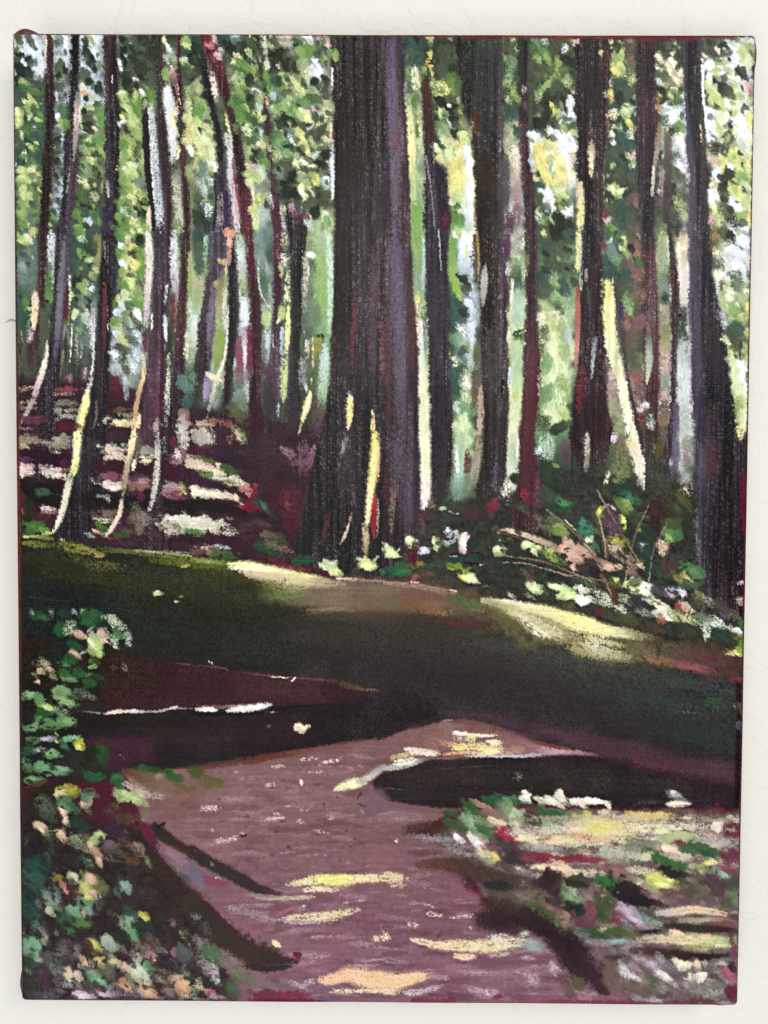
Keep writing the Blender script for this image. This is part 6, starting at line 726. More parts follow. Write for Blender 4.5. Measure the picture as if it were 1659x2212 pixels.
# ---------------------------------------------------------------- plant at the left, shade and twig on the path
tile(0, 2)
dabs('''340 1560 140 100 10 2f5030; 380 1580 90 60 10 3c6a40; 275 1530 60 40 60 a8b4a0 d; 440 1530 90 50 70 a8b0a8 d; 570 1550 130 90 0 24402a; 640 1530 90 40 50 c4d0c8 d; 720 1530 70 70 30 b8c8b8 d; 800 1590 190 130 20 2f5a34; 850 1560 130 80 10 356038; 760 1630 130 70 20 3a6840; 520 1690 130 140 60 2f5c34; 600 1640 70 110 80 b4c8a4 d; 600 1700 80 130 85 d8e4b0 d; 990 1620 170 130 30 c8d4b0 d; 1010 1640 130 100 30 d8e0c0 d; 960 1580 110 60 20 b4c0a0 d; 700 1730 100 80 30 e4b89c; 780 1680 80 20 -40 b0a898; 820 1740 110 60 20 c8d8c0 d; 890 1700 60 100 80 d8c8b4 d; 890 1740 110 60 30 e0c4a8; 1030 1740 120 70 20 5c8a54; 1110 1740 90 80 60 d0dcc0 d; 960 1750 110 60 20 b8d0a4 d''', name='painted_plant_leaf', zs=.86, mul=.93, ad=.7, h=.15)
tile(0, 3)
wash('''330 700 260 500 1a221b .8; 300 300 200 200 1f1e18 .7; 420 900 300 200 1c241c .8; 350 1200 250 160 2a1c1e .8; 450 1450 330 200 1f241c .85; 500 1700 350 160 231c1c .85; 560 200 250 180 1f2a1f .8; 700 350 260 120 1d2a1d .7; 750 1050 200 120 28301f .7''')
dabs('''660 60 150 90 30 2a5434 n; 830 60 170 150 60 c4d88c; 830 90 170 130 50 b4d078; 800 40 110 70 50 d4dca8; 840 50 50 40 30 dcd858; 650 130 110 70 30 e6b494; 720 110 90 24 -30 a8a49c; 910 15 70 50 30 e0b89c; 1000 30 110 110 60 dce4cc d; 1000 60 70 70 60 ccdcb0 d; 1110 30 90 80 60 c8d8c0 d; 800 190 120 80 10 5c8a4c d; 800 230 80 50 0 8ab464; 560 200 150 80 10 4a7a54 d; 580 230 110 60 10 5c8c64 d; 620 180 110 110 30 2c5c30 n; 370 230 170 130 30 7a7a58 d; 400 210 130 90 30 c8c49c d; 355 280 90 50 20 d8b088; 440 260 80 60 30 e4bc90 d; 460 320 100 70 40 b4b488 d; 310 310 90 60 40 a4a884 d; 330 370 60 50 30 e0a888; 600 340 150 90 20 6a9460; 590 330 110 60 20 82ac70 d; 740 300 130 50 0 7a9470 d; 680 290 150 80 10 2f5c30 n; 780 370 150 80 20 30602c; 850 330 130 60 0 3a5c30 d; 560 280 110 80 10 34602f; 980 240 70 40 10 6a7a5c d; 1080 250 70 50 60 b0a88c d
240 480 150 80 -10 7fa874; 280 470 110 70 -10 8ab47c; 560 480 190 160 30 88b078; 580 540 170 110 20 9ac078; 540 450 130 90 20 7fa86c; 700 470 190 110 20 6c8468 d; 780 500 150 60 10 7a8c78 d; 390 560 180 120 30 8ab06c; 420 590 130 80 30 b8d080; 350 520 120 90 40 64905c; 520 620 190 80 5 a8b8a0 d; 430 630 150 50 0 5c7c58 d; 360 640 110 80 40 30602c; 410 720 190 120 10 6a9a5c; 570 710 180 120 10 74a464; 600 700 120 90 10 82ac70; 380 700 120 80 10 5a8c50; 450 750 140 70 10 5c8c54; 280 770 110 80 -10 74a06c; 240 760 90 60 0 5a8458; 320 740 80 60 20 a0a894 d; 490 820 50 40 20 c8c874 d
600 855 190 60 -10 74b080; 640 840 130 40 -10 8ac094 d; 420 860 170 50 -5 a8a0b0; 390 850 130 50 -5 b8b4c0 d; 290 870 150 70 -5 5c7c50; 300 870 90 40 0 7c8c3c d; 690 910 120 90 50 c4c840; 680 930 80 60 50 dce058; 650 890 60 50 60 a4a83c d; 490 885 40 30 30 c8cc50; 560 920 110 90 40 5a8c68 d; 340 950 170 60 -10 a4a4ac d; 310 960 110 40 -10 b8b8bc d; 460 985 170 80 5 82b078; 440 990 120 60 5 7aa86c; 250 960 130 80 0 335c40 n; 390 1100 180 90 5 78ac78; 360 1090 120 70 5 6aa06c; 530 1130 170 90 0 7ab07c; 560 1120 110 60 -10 82b88c d; 240 1090 140 130 40 5c7c58 d; 220 1070 110 80 40 6a8a64 d; 320 1225 190 80 -5 6aa068; 280 1220 120 70 0 78ac70; 380 1210 90 50 -20 88b480 d; 410 1170 90 30 0 a8a4a4 d; 870 1000 180 160 60 2a4c28; 900 960 110 110 60 345c2c d; 820 1180 190 80 0 2c6038; 860 1190 130 60 0 387040 d; 1000 1195 140 80 0 2f6a40; 1020 1190 100 60 0 3a7848; 800 1020 170 150 60 262c1c n
560 1290 220 70 -15 c8c84c; 520 1310 130 50 -30 d8d858; 640 1310 130 60 -20 b4b83c; 660 1330 110 80 -30 98a03c d; 550 1280 90 30 0 7c7c30 d; 540 1360 120 90 30 d8bca0; 550 1370 90 70 30 e4ccb4 d; 750 1390 130 110 -40 dcb89c; 770 1380 90 60 -40 e8ccac d; 740 1360 110 90 20 5c8a64; 830 1350 110 60 20 4c7a5c d; 770 1300 130 70 10 5a7464 d; 590 1440 190 130 30 4f7a58; 560 1440 130 80 30 6a9470 d; 420 1460 200 180 60 5c6c58 d; 360 1420 150 130 60 6a7464 d; 400 1530 170 90 40 4a5c48 d; 550 1500 110 90 60 e0b8a0; 540 1490 80 60 50 e8c8b0 d; 570 1570 90 80 60 dcbc98; 565 1580 60 60 60 e8d0ac d; 490 1590 120 80 20 3f6a30 d; 760 1470 110 80 60 708070 d; 370 1640 130 100 40 e4c8a4; 350 1620 100 70 50 ecd4b0 d; 330 1650 80 90 60 6a8a5c d; 480 1640 130 14 -10 b0b090; 540 1700 130 110 60 e6b890; 530 1680 90 70 50 ecc8a0 d; 430 1700 130 130 60 4c6c48 d; 830 1720 180 110 -20 b4d07c; 860 1690 90 90 60 c0dc8c; 730 1720 170 130 20 98b478 d; 650 1700 130 90 20 c8ccb0 d; 700 1750 130 60 20 b8c48c d; 680 1580 190 120 20 26382a n
1090 1360 200 130 20 a4c474; 1180 1380 170 130 20 b4d07c; 1060 1310 130 90 40 c0d4a0 d; 1210 1330 90 90 60 b8cc84; 1040 1260 90 80 60 33603c; 1140 1220 130 80 30 b49c94 n; 1230 1260 150 90 20 a88c84 n; 1380 1190 130 60 0 b8c8ac d; 1520 1190 150 100 20 335c2c; 1480 1200 100 60 10 3c6a30 d; 1250 1110 150 60 10 2f5434 n; 1350 1130 190 60 0 2c4a28 n; 1280 1260 150 50 10 466a2c d; 1150 1160 150 90 10 5c4434 n; 1250 1190 190 90 10 5a4c2c n; 1400 1330 170 60 10 a89088 d; 1560 1290 190 130 10 6a5c38 n; 1250 1520 90 50 -20 7a8048 d; 1230 1560 60 40 -20 a0a460 d; 1000 1440 150 80 20 5c6040 d; 950 1480 130 60 20 4c5038 d''', name='painted_plant_leaf', zs=.86, mul=.93, ad=.7, h=.16)
stroke('1080 1150 110 1300 1220 150 1550 1330 130', ['6a4c3c', '7a6450', '7c6258'], dry=.1, a=.7); stroke('1080 1240 60 1250 1330 60 1400 1360 60', ['a88c88', 'b49c94', 'a08884'], dry=.35); stroke('1000 1560 130 1180 1540 90', ['4a3c2c', '5a4c38'], dry=.3, a=.8); stroke('1180 1650 60 1240 1700 110 1300 1770 120', ['7a4c58', '7c2c4c', '6a2038'], dry=.2); stroke('960 1650 130 1000 1720 150', ['35253a', '3a2a3c'], dry=.15, a=.85); stroke('180 1300 90 300 1260 80 420 1220 60', ['4a1c22', '42201f', '3a1c1c'], a=.7); stroke('900 850 110 1100 860 130 1250 880 90', ['3c2a2c', '44253a', '3a2330'], dry=.1, a=.8); stroke('960 1060 90 1100 1080 90', ['3a2430', '38222c'], a=.7, dry=.1); stroke('980 940 8 1100 1060 8', ['a8848c'], dry=.7)
stroke('560 780 60 800 800 60 1000 820 60 1300 830 40', ['201c1b', '211d1c', '231e1f', '262021'], a=.6); stroke('700 720 90 1000 720 90 1300 720 80 1600 720 90', ['1c1a18', '201f1a', '22201b', '201c1b'], a=.6)
stroke('670 615 6 930 640 10 1000 620 30 1160 620 22 1350 620 16 1500 590 16 1659 600 12', ['4a423c', '8a7c70', 'c8b8a8', 'b8aca0', '9a8c80', 'a09a98', '6a5450'], dry=.12, h=.15, lab=new_label('painted_twig', 'pale broken twig line at the lower edge of the maroon wedge')); stroke('935 630 20 990 625 30', ['d4c0a8', 'cfc0b0'], h=.16); stroke('1150 615 30 1190 620 26', ['c8c4c0', 'b8b4ac'], h=.15); stroke('1470 600 16 1530 580 16', ['b8b4b4'], dry=.1)
stroke('1150 170 8 1400 190 8 1659 220 10', ['2a201c', '332420', '6a4c48'], dry=.2)
tile(1, 3)
stroke('10 225 14 180 235 14 330 262 12', ['4a2c2c', '5c3434', '7a5454'], dry=.2); stroke('400 280 10 700 315 10 1100 345 16 1220 355 20', ['5a2c30', '7a4a48', '6a403c', '5c3c38'], dry=.2); stroke('680 318 6 800 326 7 830 330 5', ['c8a498', 'd8bca8', 'c0a090'], dry=.15); stroke('860 355 10 885 335 12', ['e4dcd0'], h=.14); stroke('135 180 6 180 210 7', ['a09890'], dry=.1); stroke('1200 350 40 1350 400 50 1500 430 30 1600 435 16', ['4c322c', '5a4434', '6a5038', '7a6450'], dry=.3, a=.85); stroke('1250 480 110 1400 500 90', ['3a2424', '332226'], dry=.3, a=.7)
stroke('0 560 20 200 575 22 500 560 14 800 565 8', ['4a2a2a', '6a5450', '54302e', '4a2426'], dry=.15)
stroke('40 600 30 120 600 44 200 605 40', ['b8b4a8', 'e4dcc4', 'd8ccb4'], dry=.05, h=.17, lab=new_label('painted_twig')); stroke('200 590 24 300 580 20 400 575 20', ['6a4c48', '7c6c68', '9a9490'], dry=.2); stroke('300 615 30 400 600 56 520 590 60 620 570 50 680 560 30', ['c0b8a8', 'd4d4c4', 'ccd0c0', 'd4d4cc', 'a8a8a4'], dry=.06, h=.17, lab=new_label('painted_twig', 'thick cream end of the broken twig')); stroke('620 615 14 740 630 12', ['8a8480', '9a9490'], dry=.35); stroke('0 640 30 250 645 30 500 640 24 800 590 16 1100 565 16', ['1a1616', '191515', '1a1717', '1c1818', '191617'], a=.75)
dabs('940 765 110 60 0 e8d8ac; 980 755 80 40 -20 e4d0a4; 920 740 60 30 10 ecdcb8; 940 800 60 20 0 c8bca0 d; 655 750 30 50 80 5a5a58 d', name='painted_fallen_leaf', h=.17)
stroke('0 1110 60 300 1070 60 600 1010 50 900 970 50 1200 930 60 1659 860 60', ['5a3834', '5c3430', '6a3430', '7a4a44', '7c5050', '825450'], dry=.3, a=.85); stroke('450 1070 40 700 1020 40 900 990 30', ['5c2c28', '6a302a', '6f3834'], dry=.25, a=.8)
stroke('0 1120 110 90 1180 110', ['3a4c20', '465428'], dry=.15, a=.85); stroke('100 1210 110 200 1240 110 290 1240 80', ['5c5a30', '5a5a2c', '6a5c38'], dry=.25, a=.8); stroke('40 1260 60 180 1280 60', ['6a6040', '6a5c3c'], dry=.4)
stroke('680 1100 30 820 1090 30', ['b49490', 'bca49c'], dry=.55); stroke('930 1040 40 1090 1020 30', ['c8a8a0', 'ccb0a8'], dry=.58); stroke('1130 1060 50 1280 1040 40', ['c8b0ac', 'd0b8b4'], dry=.56); stroke('950 1150 24 1130 1140 24', ['b49490', 'b89c98'], dry=.5); stroke('360 1200 40 600 1190 40', ['94706c', '9a7a74'], dry=.55); stroke('620 1260 40 730 1250 40', ['bca098', 'c0a8a0'], dry=.55); stroke('940 1220 30 950 1250 20', ['dcc4bc'], dry=.2, h=.13); stroke('80 1460 60 240 1450 60', ['c0a8a0', 'ccb8ac'], dry=.55); stroke('600 1550 40 810 1540 40', ['bca4a0', 'c4aca8'], dry=.55); stroke('930 1470 30 1010 1475 30', ['b89c94', 'c0a8a0'], dry=.5); stroke('1460 1470 24 1480 1510 20', ['e0ccc4', 'd4bcb4'], dry=.2); stroke('920 1570 40 980 1570 30', ['c4a8a4'], dry=.5); stroke('1180 1540 40 1250 1540 30', ['b89c98'], dry=.55); stroke('1040 1650 30 1180 1670 30', ['b49898', 'bca09c'], dry=.5); stroke('200 1740 50 400 1710 50', ['b89890', 'd0b8ac'], dry=.5); stroke('430 1700 30 470 1690 30', ['5a2430'], dry=.2); stroke('160 1650 40 190 1640 30', ['a89490'], dry=.5); stroke('820 1310 60 940 1310 40', ['96706c', '9a7870'], dry=.45)
stroke('1500 1450 190 1580 1350 150 1650 1420 170', ['785a66', '7a5c68', '76586a'], a=.8, dry=.05); stroke('1430 1370 14 1460 1320 12', ['4a2c34']); stroke('1430 1420 8 1500 1440 10', ['4f3038'], dry=.2)
stroke('1225 1300 24 1300 1270 70 1400 1240 90 1480 1230 60', ['c8c09c', 'd4d09c', 'dcdc9c', 'cfccb0'], dry=.08, h=.15, lab=new_label('painted_lit_edge', 'cream lit tip of path left of the oval shadow')); stroke('1440 1230 60 1540 1180 60 1620 1120 60 1659 1100 50', ['a8a094', 'b8b0a4', 'a09c98', '8f9090'], dry=.15); stroke('1250 1340 16 1380 1290 14', ['8a6c6c'], dry=.4)
tile(2, 3)
stroke('0 1110 50 150 1090 60 300 1050 50 350 1030 30', ['a09c94', 'bcb8a8', 'b0aca0', '7a7470'], dry=.15, h=.12); stroke('100 1060 50 200 1050 60 270 1030 40', ['dcd8c0', 'd8d4c0', 'c8c4b0'], dry=.25); stroke('60 1020 40 150 1000 40 260 980 40', ['c8a464', 'd0b478', 'c8a87c'], dry=.35); stroke('180 945 24 220 955 50 330 970 60 460 985 50', ['dcc8b8', 'e0ccbc', 'dccbb4', 'd8c4ac'], dry=.18, h=.13)
stroke('400 800 130 550 800 160 700 830 110', ['7a5a52', '8a6c60', '8a6658'], dry=.3, a=.85); stroke('340 900 130 480 900 110', ['8a605a', '9a7468'], dry=.4); stroke('600 805 30 700 815 34 850 830 24 970 825 12', ['e4d8c4', 'dcd0b8', 'd8ccb4', 'c8b4a4'], dry=.12, h=.14); stroke('620 850 60 800 860 70', ['b8a890', 'c4b490'], dry=.5); stroke('740 830 40 770 850 50', ['d8d470', 'd4d078'], dry=.15, h=.13)
stroke('500 890 60 640 920 70 900 930 90 1060 960 70 1220 960 50', ['b87c5c', 'd8b878', 'd8cc84', 'd0b490', '9a6a68'], dry=0.35, h=.12, lab=new_label('painted_sunlit_path', 'yellow sunlit patch of path above the oval shadow')); stroke('600 940 40 700 935 44', ['e0d46c', 'dccf70'], dry=.15); stroke('830 950 60 920 970 50 990 960 40', ['e0d478', 'e4d890', 'dcd08c'], dry=.15, h=.13); stroke('890 880 30 960 890 50 1020 890 40', ['e4dcb4', 'dcd090', 'e0d4a8'], dry=.1, h=.14); stroke('1110 930 40 1150 950 60 1200 940 40', ['e0d48c', 'dcd078', 'e4dca0'], dry=.1, h=.15); stroke('520 990 24 700 975 30 900 990 24', ['d09a70', 'd8a478', 'e4d8b0'], dry=.25); stroke('1060 900 130 1200 930 110 1330 950 70', ['8f6464', '906868', '9a747a'], dry=.12, a=.8)
stroke('700 1005 16 900 1005 20 1100 1005 24 1250 1000 30 1400 980 24 1550 975 14', ['a49890', 'c4bcbc', 'b4acb0', 'a89ca4', '9a949c', '9a8a90'], dry=.15, h=.12); stroke('1280 950 40 1400 950 60 1550 965 36 1700 985 24', ['946468', 'b08a94', 'b4909c', '8a5c68'], dry=.12, a=.9); stroke('1250 870 30 1450 920 34 1600 945 24', ['7a4c44', '7a3c34', '7c4844'], dry=.3); stroke('580 700 40 800 720 40 1050 790 40', ['6a4448', '7c5248', '7a4a3c'], dry=.2, a=.85)
stroke('490 710 16 580 690 14', ['8a6460', 'a8847c'], dry=.4)
stroke('350 1130 10 600 1110 12 1000 1080 12', ['4a4440', '443e3a', '403c38'], dry=.4); stroke('0 1280 8 190 1300 8', ['5c4c4c', '4a3c3c'], dry=.2); stroke('420 1300 6 600 1325 6', ['0f0c0d']); stroke('1100 1160 110 1200 1200 90', ['7a7c60', '8a8a6c'], dry=.68); stroke('100 1180 150 500 1180 170 900 1180 150', ['382a2a', '362a28', '332a28'], dry=.3, a=.6)
stroke('0 1420 60 200 1450 60 500 1480 50 700 1470 40', ['7c5a60', '7a5658', '74544e', '6f5046'], dry=.2, a=.9)
tile(3, 3)
stroke('0 970 40 80 985 30 180 995 14', ['a07884', '8f5c6c', '6a4450'], dry=.12); stroke('0 860 110 400 940 130 800 1060 120 1300 1150 110', ['4a3038', '4a313a', '4e323a', '4c3438'], dry=.45, a=.85); stroke('400 1010 60 700 1090 60 1000 1140 60 1400 1180 60', ['543844', '583a46', '52383c', '5c3c42'], dry=.5, a=.85); stroke('300 440 60 700 520 80 1100 580 90', ['303430', '34403a', '343c36'], dry=.3, a=.7); stroke('850 620 20 1100 635 24', ['6a7068', '7a8078'], dry=.7); stroke('1150 540 130 1300 560 110', ['38503c', '36483a'], dry=.25, a=.8); stroke('900 780 200 1200 860 200 1380 900 150', ['2e3a33', '303a34', '2f3834'], dry=.3, a=.7); stroke('0 480 110 400 560 110', ['2c3034', '30302e'], dry=.3, a=.5)
stroke('1400 400 60 1410 700 60 1400 1000 60 1405 1400 70', ['201416', '1a1414', '181112', '201216'], a=.7)
# ---------------------------------------------------------------- bright leafy ground at the lower right
VER = new_label('painted_leafy_verge', 'brightly dappled leafy verge in the lower right corner')
sheet()
poly('930 1795 990 1765 1060 1742 1130 1745 1244 1748 1369 1750 1480 1748 1606 1752 1596 2172 1372 2172 1310 2098 1250 2040 1180 2010 1120 1985 1060 1950 1010 1890 960 1840', '6a5a56', soft=7, jit=5, lab=VER, br=.22)
scatter('960 1770 1100 1748 1600 1755 1596 1900 1250 1920 1040 1900', 220, (14, 44), 5, ['b4a898', '8a8a68', 'c8c09c', 'a4b488', '9a8a88', 'cfbca4', '7a8a64', '8a7478', 'd0c898', '6f7a5c'], 30, jit=14, asp=.4, a=.8, dry=.25)
scatter('1100 1890 1600 1890 1596 2010 1200 2010', 170, (14, 40), 10, ['6a4c50', '54403e', '8a7470', '5c6a48', '4a3c3c', '9a9080', '74505a', '46503c'], 31, jit=30, asp=.45, a=.8, dry=.25)
scatter('1290 2010 1600 2010 1596 2165 1370 2165', 130, (16, 44), 15, ['7a6664', '8a7c74', '9a928a', '6a5054', 'a89ca0', '7c7464', '5c4c4c'], 32, jit=30, asp=.4, a=.8, dry=.3)
tile(2, 3)
dabs('960 1400 130 90 20 33603c; 1000 1380 110 60 30 3c7048 d; 1130 1390 170 90 10 3f6a4c; 1160 1370 110 50 0 4c7a58 d; 1230 1360 120 110 60 dcd8c4; 1240 1370 80 70 50 e4e0d0 d; 1400 1390 170 70 10 c8c4a0; 1460 1400 110 80 30 e0dcc4; 1530 1350 90 80 50 e4e0cc; 1540 1390 70 60 40 d8d4bc; 860 1440 150 60 20 9a8470; 900 1450 130 50 30 a08c78 d; 600 1510 120 60 20 3c5838; 780 1490 150 110 40 3a5c38; 840 1520 110 60 30 46683c; 1090 1500 190 160 60 7a946c; 1140 1540 150 130 60 a4b890; 1100 1560 110 90 60 c0ccac d; 1210 1550 110 110 60 5c6c40 d; 960 1510 170 90 20 8a6a5c n; 1300 1480 170 110 20 4a3a38 n; 1500 1520 190 110 20 4a7a50; 1470 1510 130 80 20 34603c; 1560 1560 110 60 10 6a9a68 d; 1420 1600 190 90 10 7a9c70; 1400 1590 130 60 10 8aac7c d; 1290 1580 120 60 40 3c4030; 1340 1560 90 30 60 2c2c28; 620 1610 170 80 20 3a5834; 800 1610 170 130 40 84ac80; 790 1600 120 90 50 94bc8c d; 900 1640 170 110 30 4a6a40; 900 1590 150 90 20 a0b080 d; 1000 1580 110 80 20 e4c89c; 1040 1630 130 80 50 dcb490; 1080 1640 60 50 60 2c2c34; 1090 1690 120 90 40 b02840; 1060 1720 110 70 30 a83048; 1130 1620 150 110 60 b4b494 d; 1200 1640 110 80 40 d4ccac d; 1320 1660 130 90 20 8a6c74; 1240 1710 170 70 0 e4d89c; 1200 1720 130 60 0 dcd090 d; 1450 1690 190 80 0 d8c484 d; 1480 1660 130 50 0 e0d4b8 d; 1560 1620 150 50 0 c4c4ac d; 1640 1700 110 130 60 d89c78; 1560 1720 150 90 0 e0cc8c; 1450 1740 110 60 0 dca478; 1650 1650 60 60 60 e4dc80; 1620 1740 90 60 60 b8d884', name='painted_verge_leaf', sx=1.4, ad=.6, h=.14)
stroke('180 1650 90 300 1640 130 450 1620 110 560 1640 70', ['4a342c', '3c2c22', '3e2a22', '44342c'], dry=.25, a=.9)
tile(3, 3)
dabs('20 1410 110 50 10 dcc8b4; 120 1400 210 60 3 e0d4c0; 180 1395 170 50 5 e4dcd0; 280 1440 60 50 60 e8d0b8; 60 1440 60 30 20 ecc8a8; 870 1350 150 80 30 a8b0a0 d; 850 1330 60 50 30 d4d8cc; 880 1420 140 60 0 ecd4c0; 880 1410 120 40 0 f0dcc8; 870 1360 110 90 20 8a9484 d; 650 1410 190 60 0 4a4844 d; 620 1520 280 70 0 d4b450; 600 1530 190 60 0 dcc060; 720 1510 110 50 0 dca850; 960 1540 70 30 0 ecc090; 250 1620 330 170 10 dccc50; 180 1580 190 110 20 e0d058; 260 1650 230 110 0 e4d868; 330 1600 170 90 0 d8c454 d; 430 1610 150 70 10 d0a868 d; 480 1590 130 70 20 d88c70 d; 60 1650 190 110 10 d8b080; 40 1570 170 80 0 8aa094 d; 30 1680 110 60 0 e0946c d; 100 1730 190 60 0 dc9a78 d; 420 1690 170 60 0 b4b46c d; 480 1720 150 60 20 8aa058 d; 620 1610 230 60 0 e4dcb4 d; 720 1580 190 50 0 c8c4a0 d; 820 1600 190 70 0 8a9c70 d; 1000 1590 170 70 0 c8c4b4 d; 1010 1620 130 80 0 dcd4c8 d; 1120 1560 150 50 0 a89880 d; 900 1680 260 60 0 b4c078; 960 1700 190 60 0 c0c888 d; 700 1720 190 70 0 8a7c70 d; 730 1660 40 120 85 e4dc90; 1210 1620 70 110 70 e4d4bc; 1220 1650 50 60 80 ecdcc8; 1270 1590 120 16 -10 d0c0ac; 1180 1690 150 60 20 c8a890 d; 1240 1700 110 60 10 b89888 d; 1330 1600 110 60 20 b4a090 d; 1370 1640 110 170 80 6a2438; 1340 1600 90 80 60 5a3038 d; 1400 1550 60 80 80 a8988c d; 1200 1480 190 80 0 5a3036 d; 1240 1450 80 50 40 8a2a3c d; 1100 1640 150 80 10 4a3c48 d', name='painted_verge_leaf', sx=1.4, ad=.6, h=.14)
stroke('-120 1590 60 150 1560 70 450 1545 70 800 1540 60', ['c8b894', 'd0c49c', 'd4c89c', 'c8bc98'], dry=.38, a=.85); stroke('100 1700 60 500 1650 80 900 1620 60 1150 1610 50', ['d8c08c', 'dcd0a0', 'd0ccac', 'c4bcac'], dry=.42, a=.85); stroke('420 1760 60 800 1750 70 1100 1740 50', ['b4b488', 'bcb894', 'b4a898'], dry=.42, a=.8); stroke('-300 1740 50 0 1760 60 200 1765 60', ['d8b890', 'd8bc94', 'd0b490'], dry=.42, a=.8)
# pale ground showing between the leaves
sheet()
for p_, c_ in (('1060 1800 16 1200 1790 22 1400 1785 22 1590 1790 18', ['b8a898', 'ccc0a0', 'd4c898', 'b8ac98']), ('1120 1830 18 1300 1815 24 1480 1815 24 1590 1820 18', ['c4b09c', 'd4c4a0', 'c8c4a4', 'b0a498']), ('1180 1862 16 1340 1850 22 1540 1850 20', ['c8b49c', 'bcb898', 'b4a898']), ('1240 1890 14 1380 1880 18 1500 1885 14', ['c0a898', 'b8ac94', 'a8988c']), ('1080 1770 12 1250 1766 16 1500 1764 16', ['8a8468', 'b4a888', 'b0a080'])):
    stroke(p_, c_, dry=.4, soft=.7, a=.85, br=.16, h=.09)
stroke('1262 1792 16 1300 1784 30 1345 1780 18', ['d8c868', 'dccd5c', 'd4c078'], dry=.22, a=.9, h=.12, lab=new_label('painted_sunlit_patch', 'yellow light on the leafy verge')); stroke('1380 1763 10 1420 1760 14 1440 1760 8', ['d0b45c', 'd4bc60'], dry=.2, a=.9)
stroke('1240 1808 10 1290 1812 14 1340 1806 10', ['d8a480', 'd8ac88'], dry=.35)
# ---------------------------------------------------------------- bottom edge
tile(2, 4)
dabs('330 150 170 70 0 9a94a0 d; 460 170 230 60 0 a4a0ac d; 560 180 190 80 0 8a8890 d; 640 160 90 80 40 dcd8cc; 650 240 190 90 0 a49094 d; 800 200 130 70 40 d8d0c4; 840 240 110 60 50 e4dcd0; 700 300 170 70 10 b4a4ac d; 870 280 60 40 60 d4b060; 960 340 90 60 60 e0b458; 970 330 60 40 60 e8c470; 1060 160 130 90 30 a82c40 n; 950 240 130 90 10 7a3a44 d; 1130 260 210 130 20 43393e n; 1250 240 190 90 10 5c505a d; 1180 350 190 110 10 3a3234 n; 1330 320 190 80 0 8a3c48; 1270 340 130 60 0 9a4454 d; 1500 340 260 80 0 8c2c40; 1620 350 130 60 0 8a3040; 1450 250 190 60 0 9a9a98 d; 1430 410 230 60 0 e0bc9c; 1350 430 130 60 10 e4c8a4 d; 1380 460 110 40 20 b85a6c d; 1600 450 170 110 30 dcb890; 1560 500 130 110 60 e0c098 d; 1600 580 90 60 60 d8a880 d; 1100 440 150 60 10 a4b49c d; 1180 430 110 50 20 b4c4a4 d; 1260 480 170 90 20 8a6c78 d; 1080 420 130 90 20 5a4848 n; 1430 540 170 190 60 35292a n; 1380 560 130 170 70 33272b n; 1440 680 190 150 60 3c2e2e n; 1620 660 150 150 60 7a9c68 d; 1600 690 110 90 60 94b47c d; 1640 620 90 80 60 a4b890 d; 1630 780 110 110 60 2a3028; 1450 780 150 80 20 8a5a5c n; 1560 850 90 130 80 c89a80 d; 1310 770 150 130 50 5a6a3c d; 1420 850 190 130 40 4c5c34; 1460 870 130 90 40 5c7040 d; 1480 920 110 60 20 7a8c64 d; 1350 640 170 90 20 8a7464 d; 1130 640 170 110 20 7c7c6c d; 1160 700 150 90 30 7a7c60 d; 1000 650 210 110 10 5a4a40 n; 1240 600 190 100 20 6a5648 d; 800 650 130 80 10 9c3a4c d; 760 620 90 60 20 8a2c40 d; 900 780 130 60 10 a03c50 d; 850 820 110 50 10 8a3444 d; 1300 890 60 20 20 141012', name='painted_verge_leaf', sx=1.4, ad=.6, h=.13)
stroke('300 390 90 500 380 130 700 430 190 900 500 190 1100 540 170 1280 560 130', ['5c3c34', '4c3028', '44312a', '402e2c', '40342e', '503e38'], dry=.22, a=.85); stroke('880 560 60 980 570 90 1080 580 70', ['2a2a2c', '262a2c', '2a2828'], dry=.15, a=.9); stroke('700 540 110 800 600 90', ['3a2024', '4a2430'], dry=.3, a=.8)
SHD = new_label('painted_branch_shadow', 'dark branch shaped shadow running to the lower right')
stroke('850 860 150 1000 850 190 1200 850 190 1350 920 190 1480 1030 170 1600 1200 170 1700 1380 150', ['2f2024', '2a1f20', '2c2022', '291e20', '2a1e22', '2e2226', '30242a'], dry=.02, a=.92, soft=.4, rag=.5, lab=SHD); stroke('880 900 130 1050 940 110 1200 980 70', ['30202a', '302226', '3a2a2c'], dry=.2, a=.8); stroke('880 720 130 1000 760 150 1150 760 130', ['3a2c24', '382a24', '3e302a'], dry=.25, a=.85)
tile(3, 4)
stroke('-60 1020 150 40 1180 190 130 1320 170 220 1460 110 280 1550 40', ['2a1e22', '2e2226', '34262a', '36262a', '3c242c'], dry=.05, a=.92, soft=.4, rag=.5, lab=SHD)
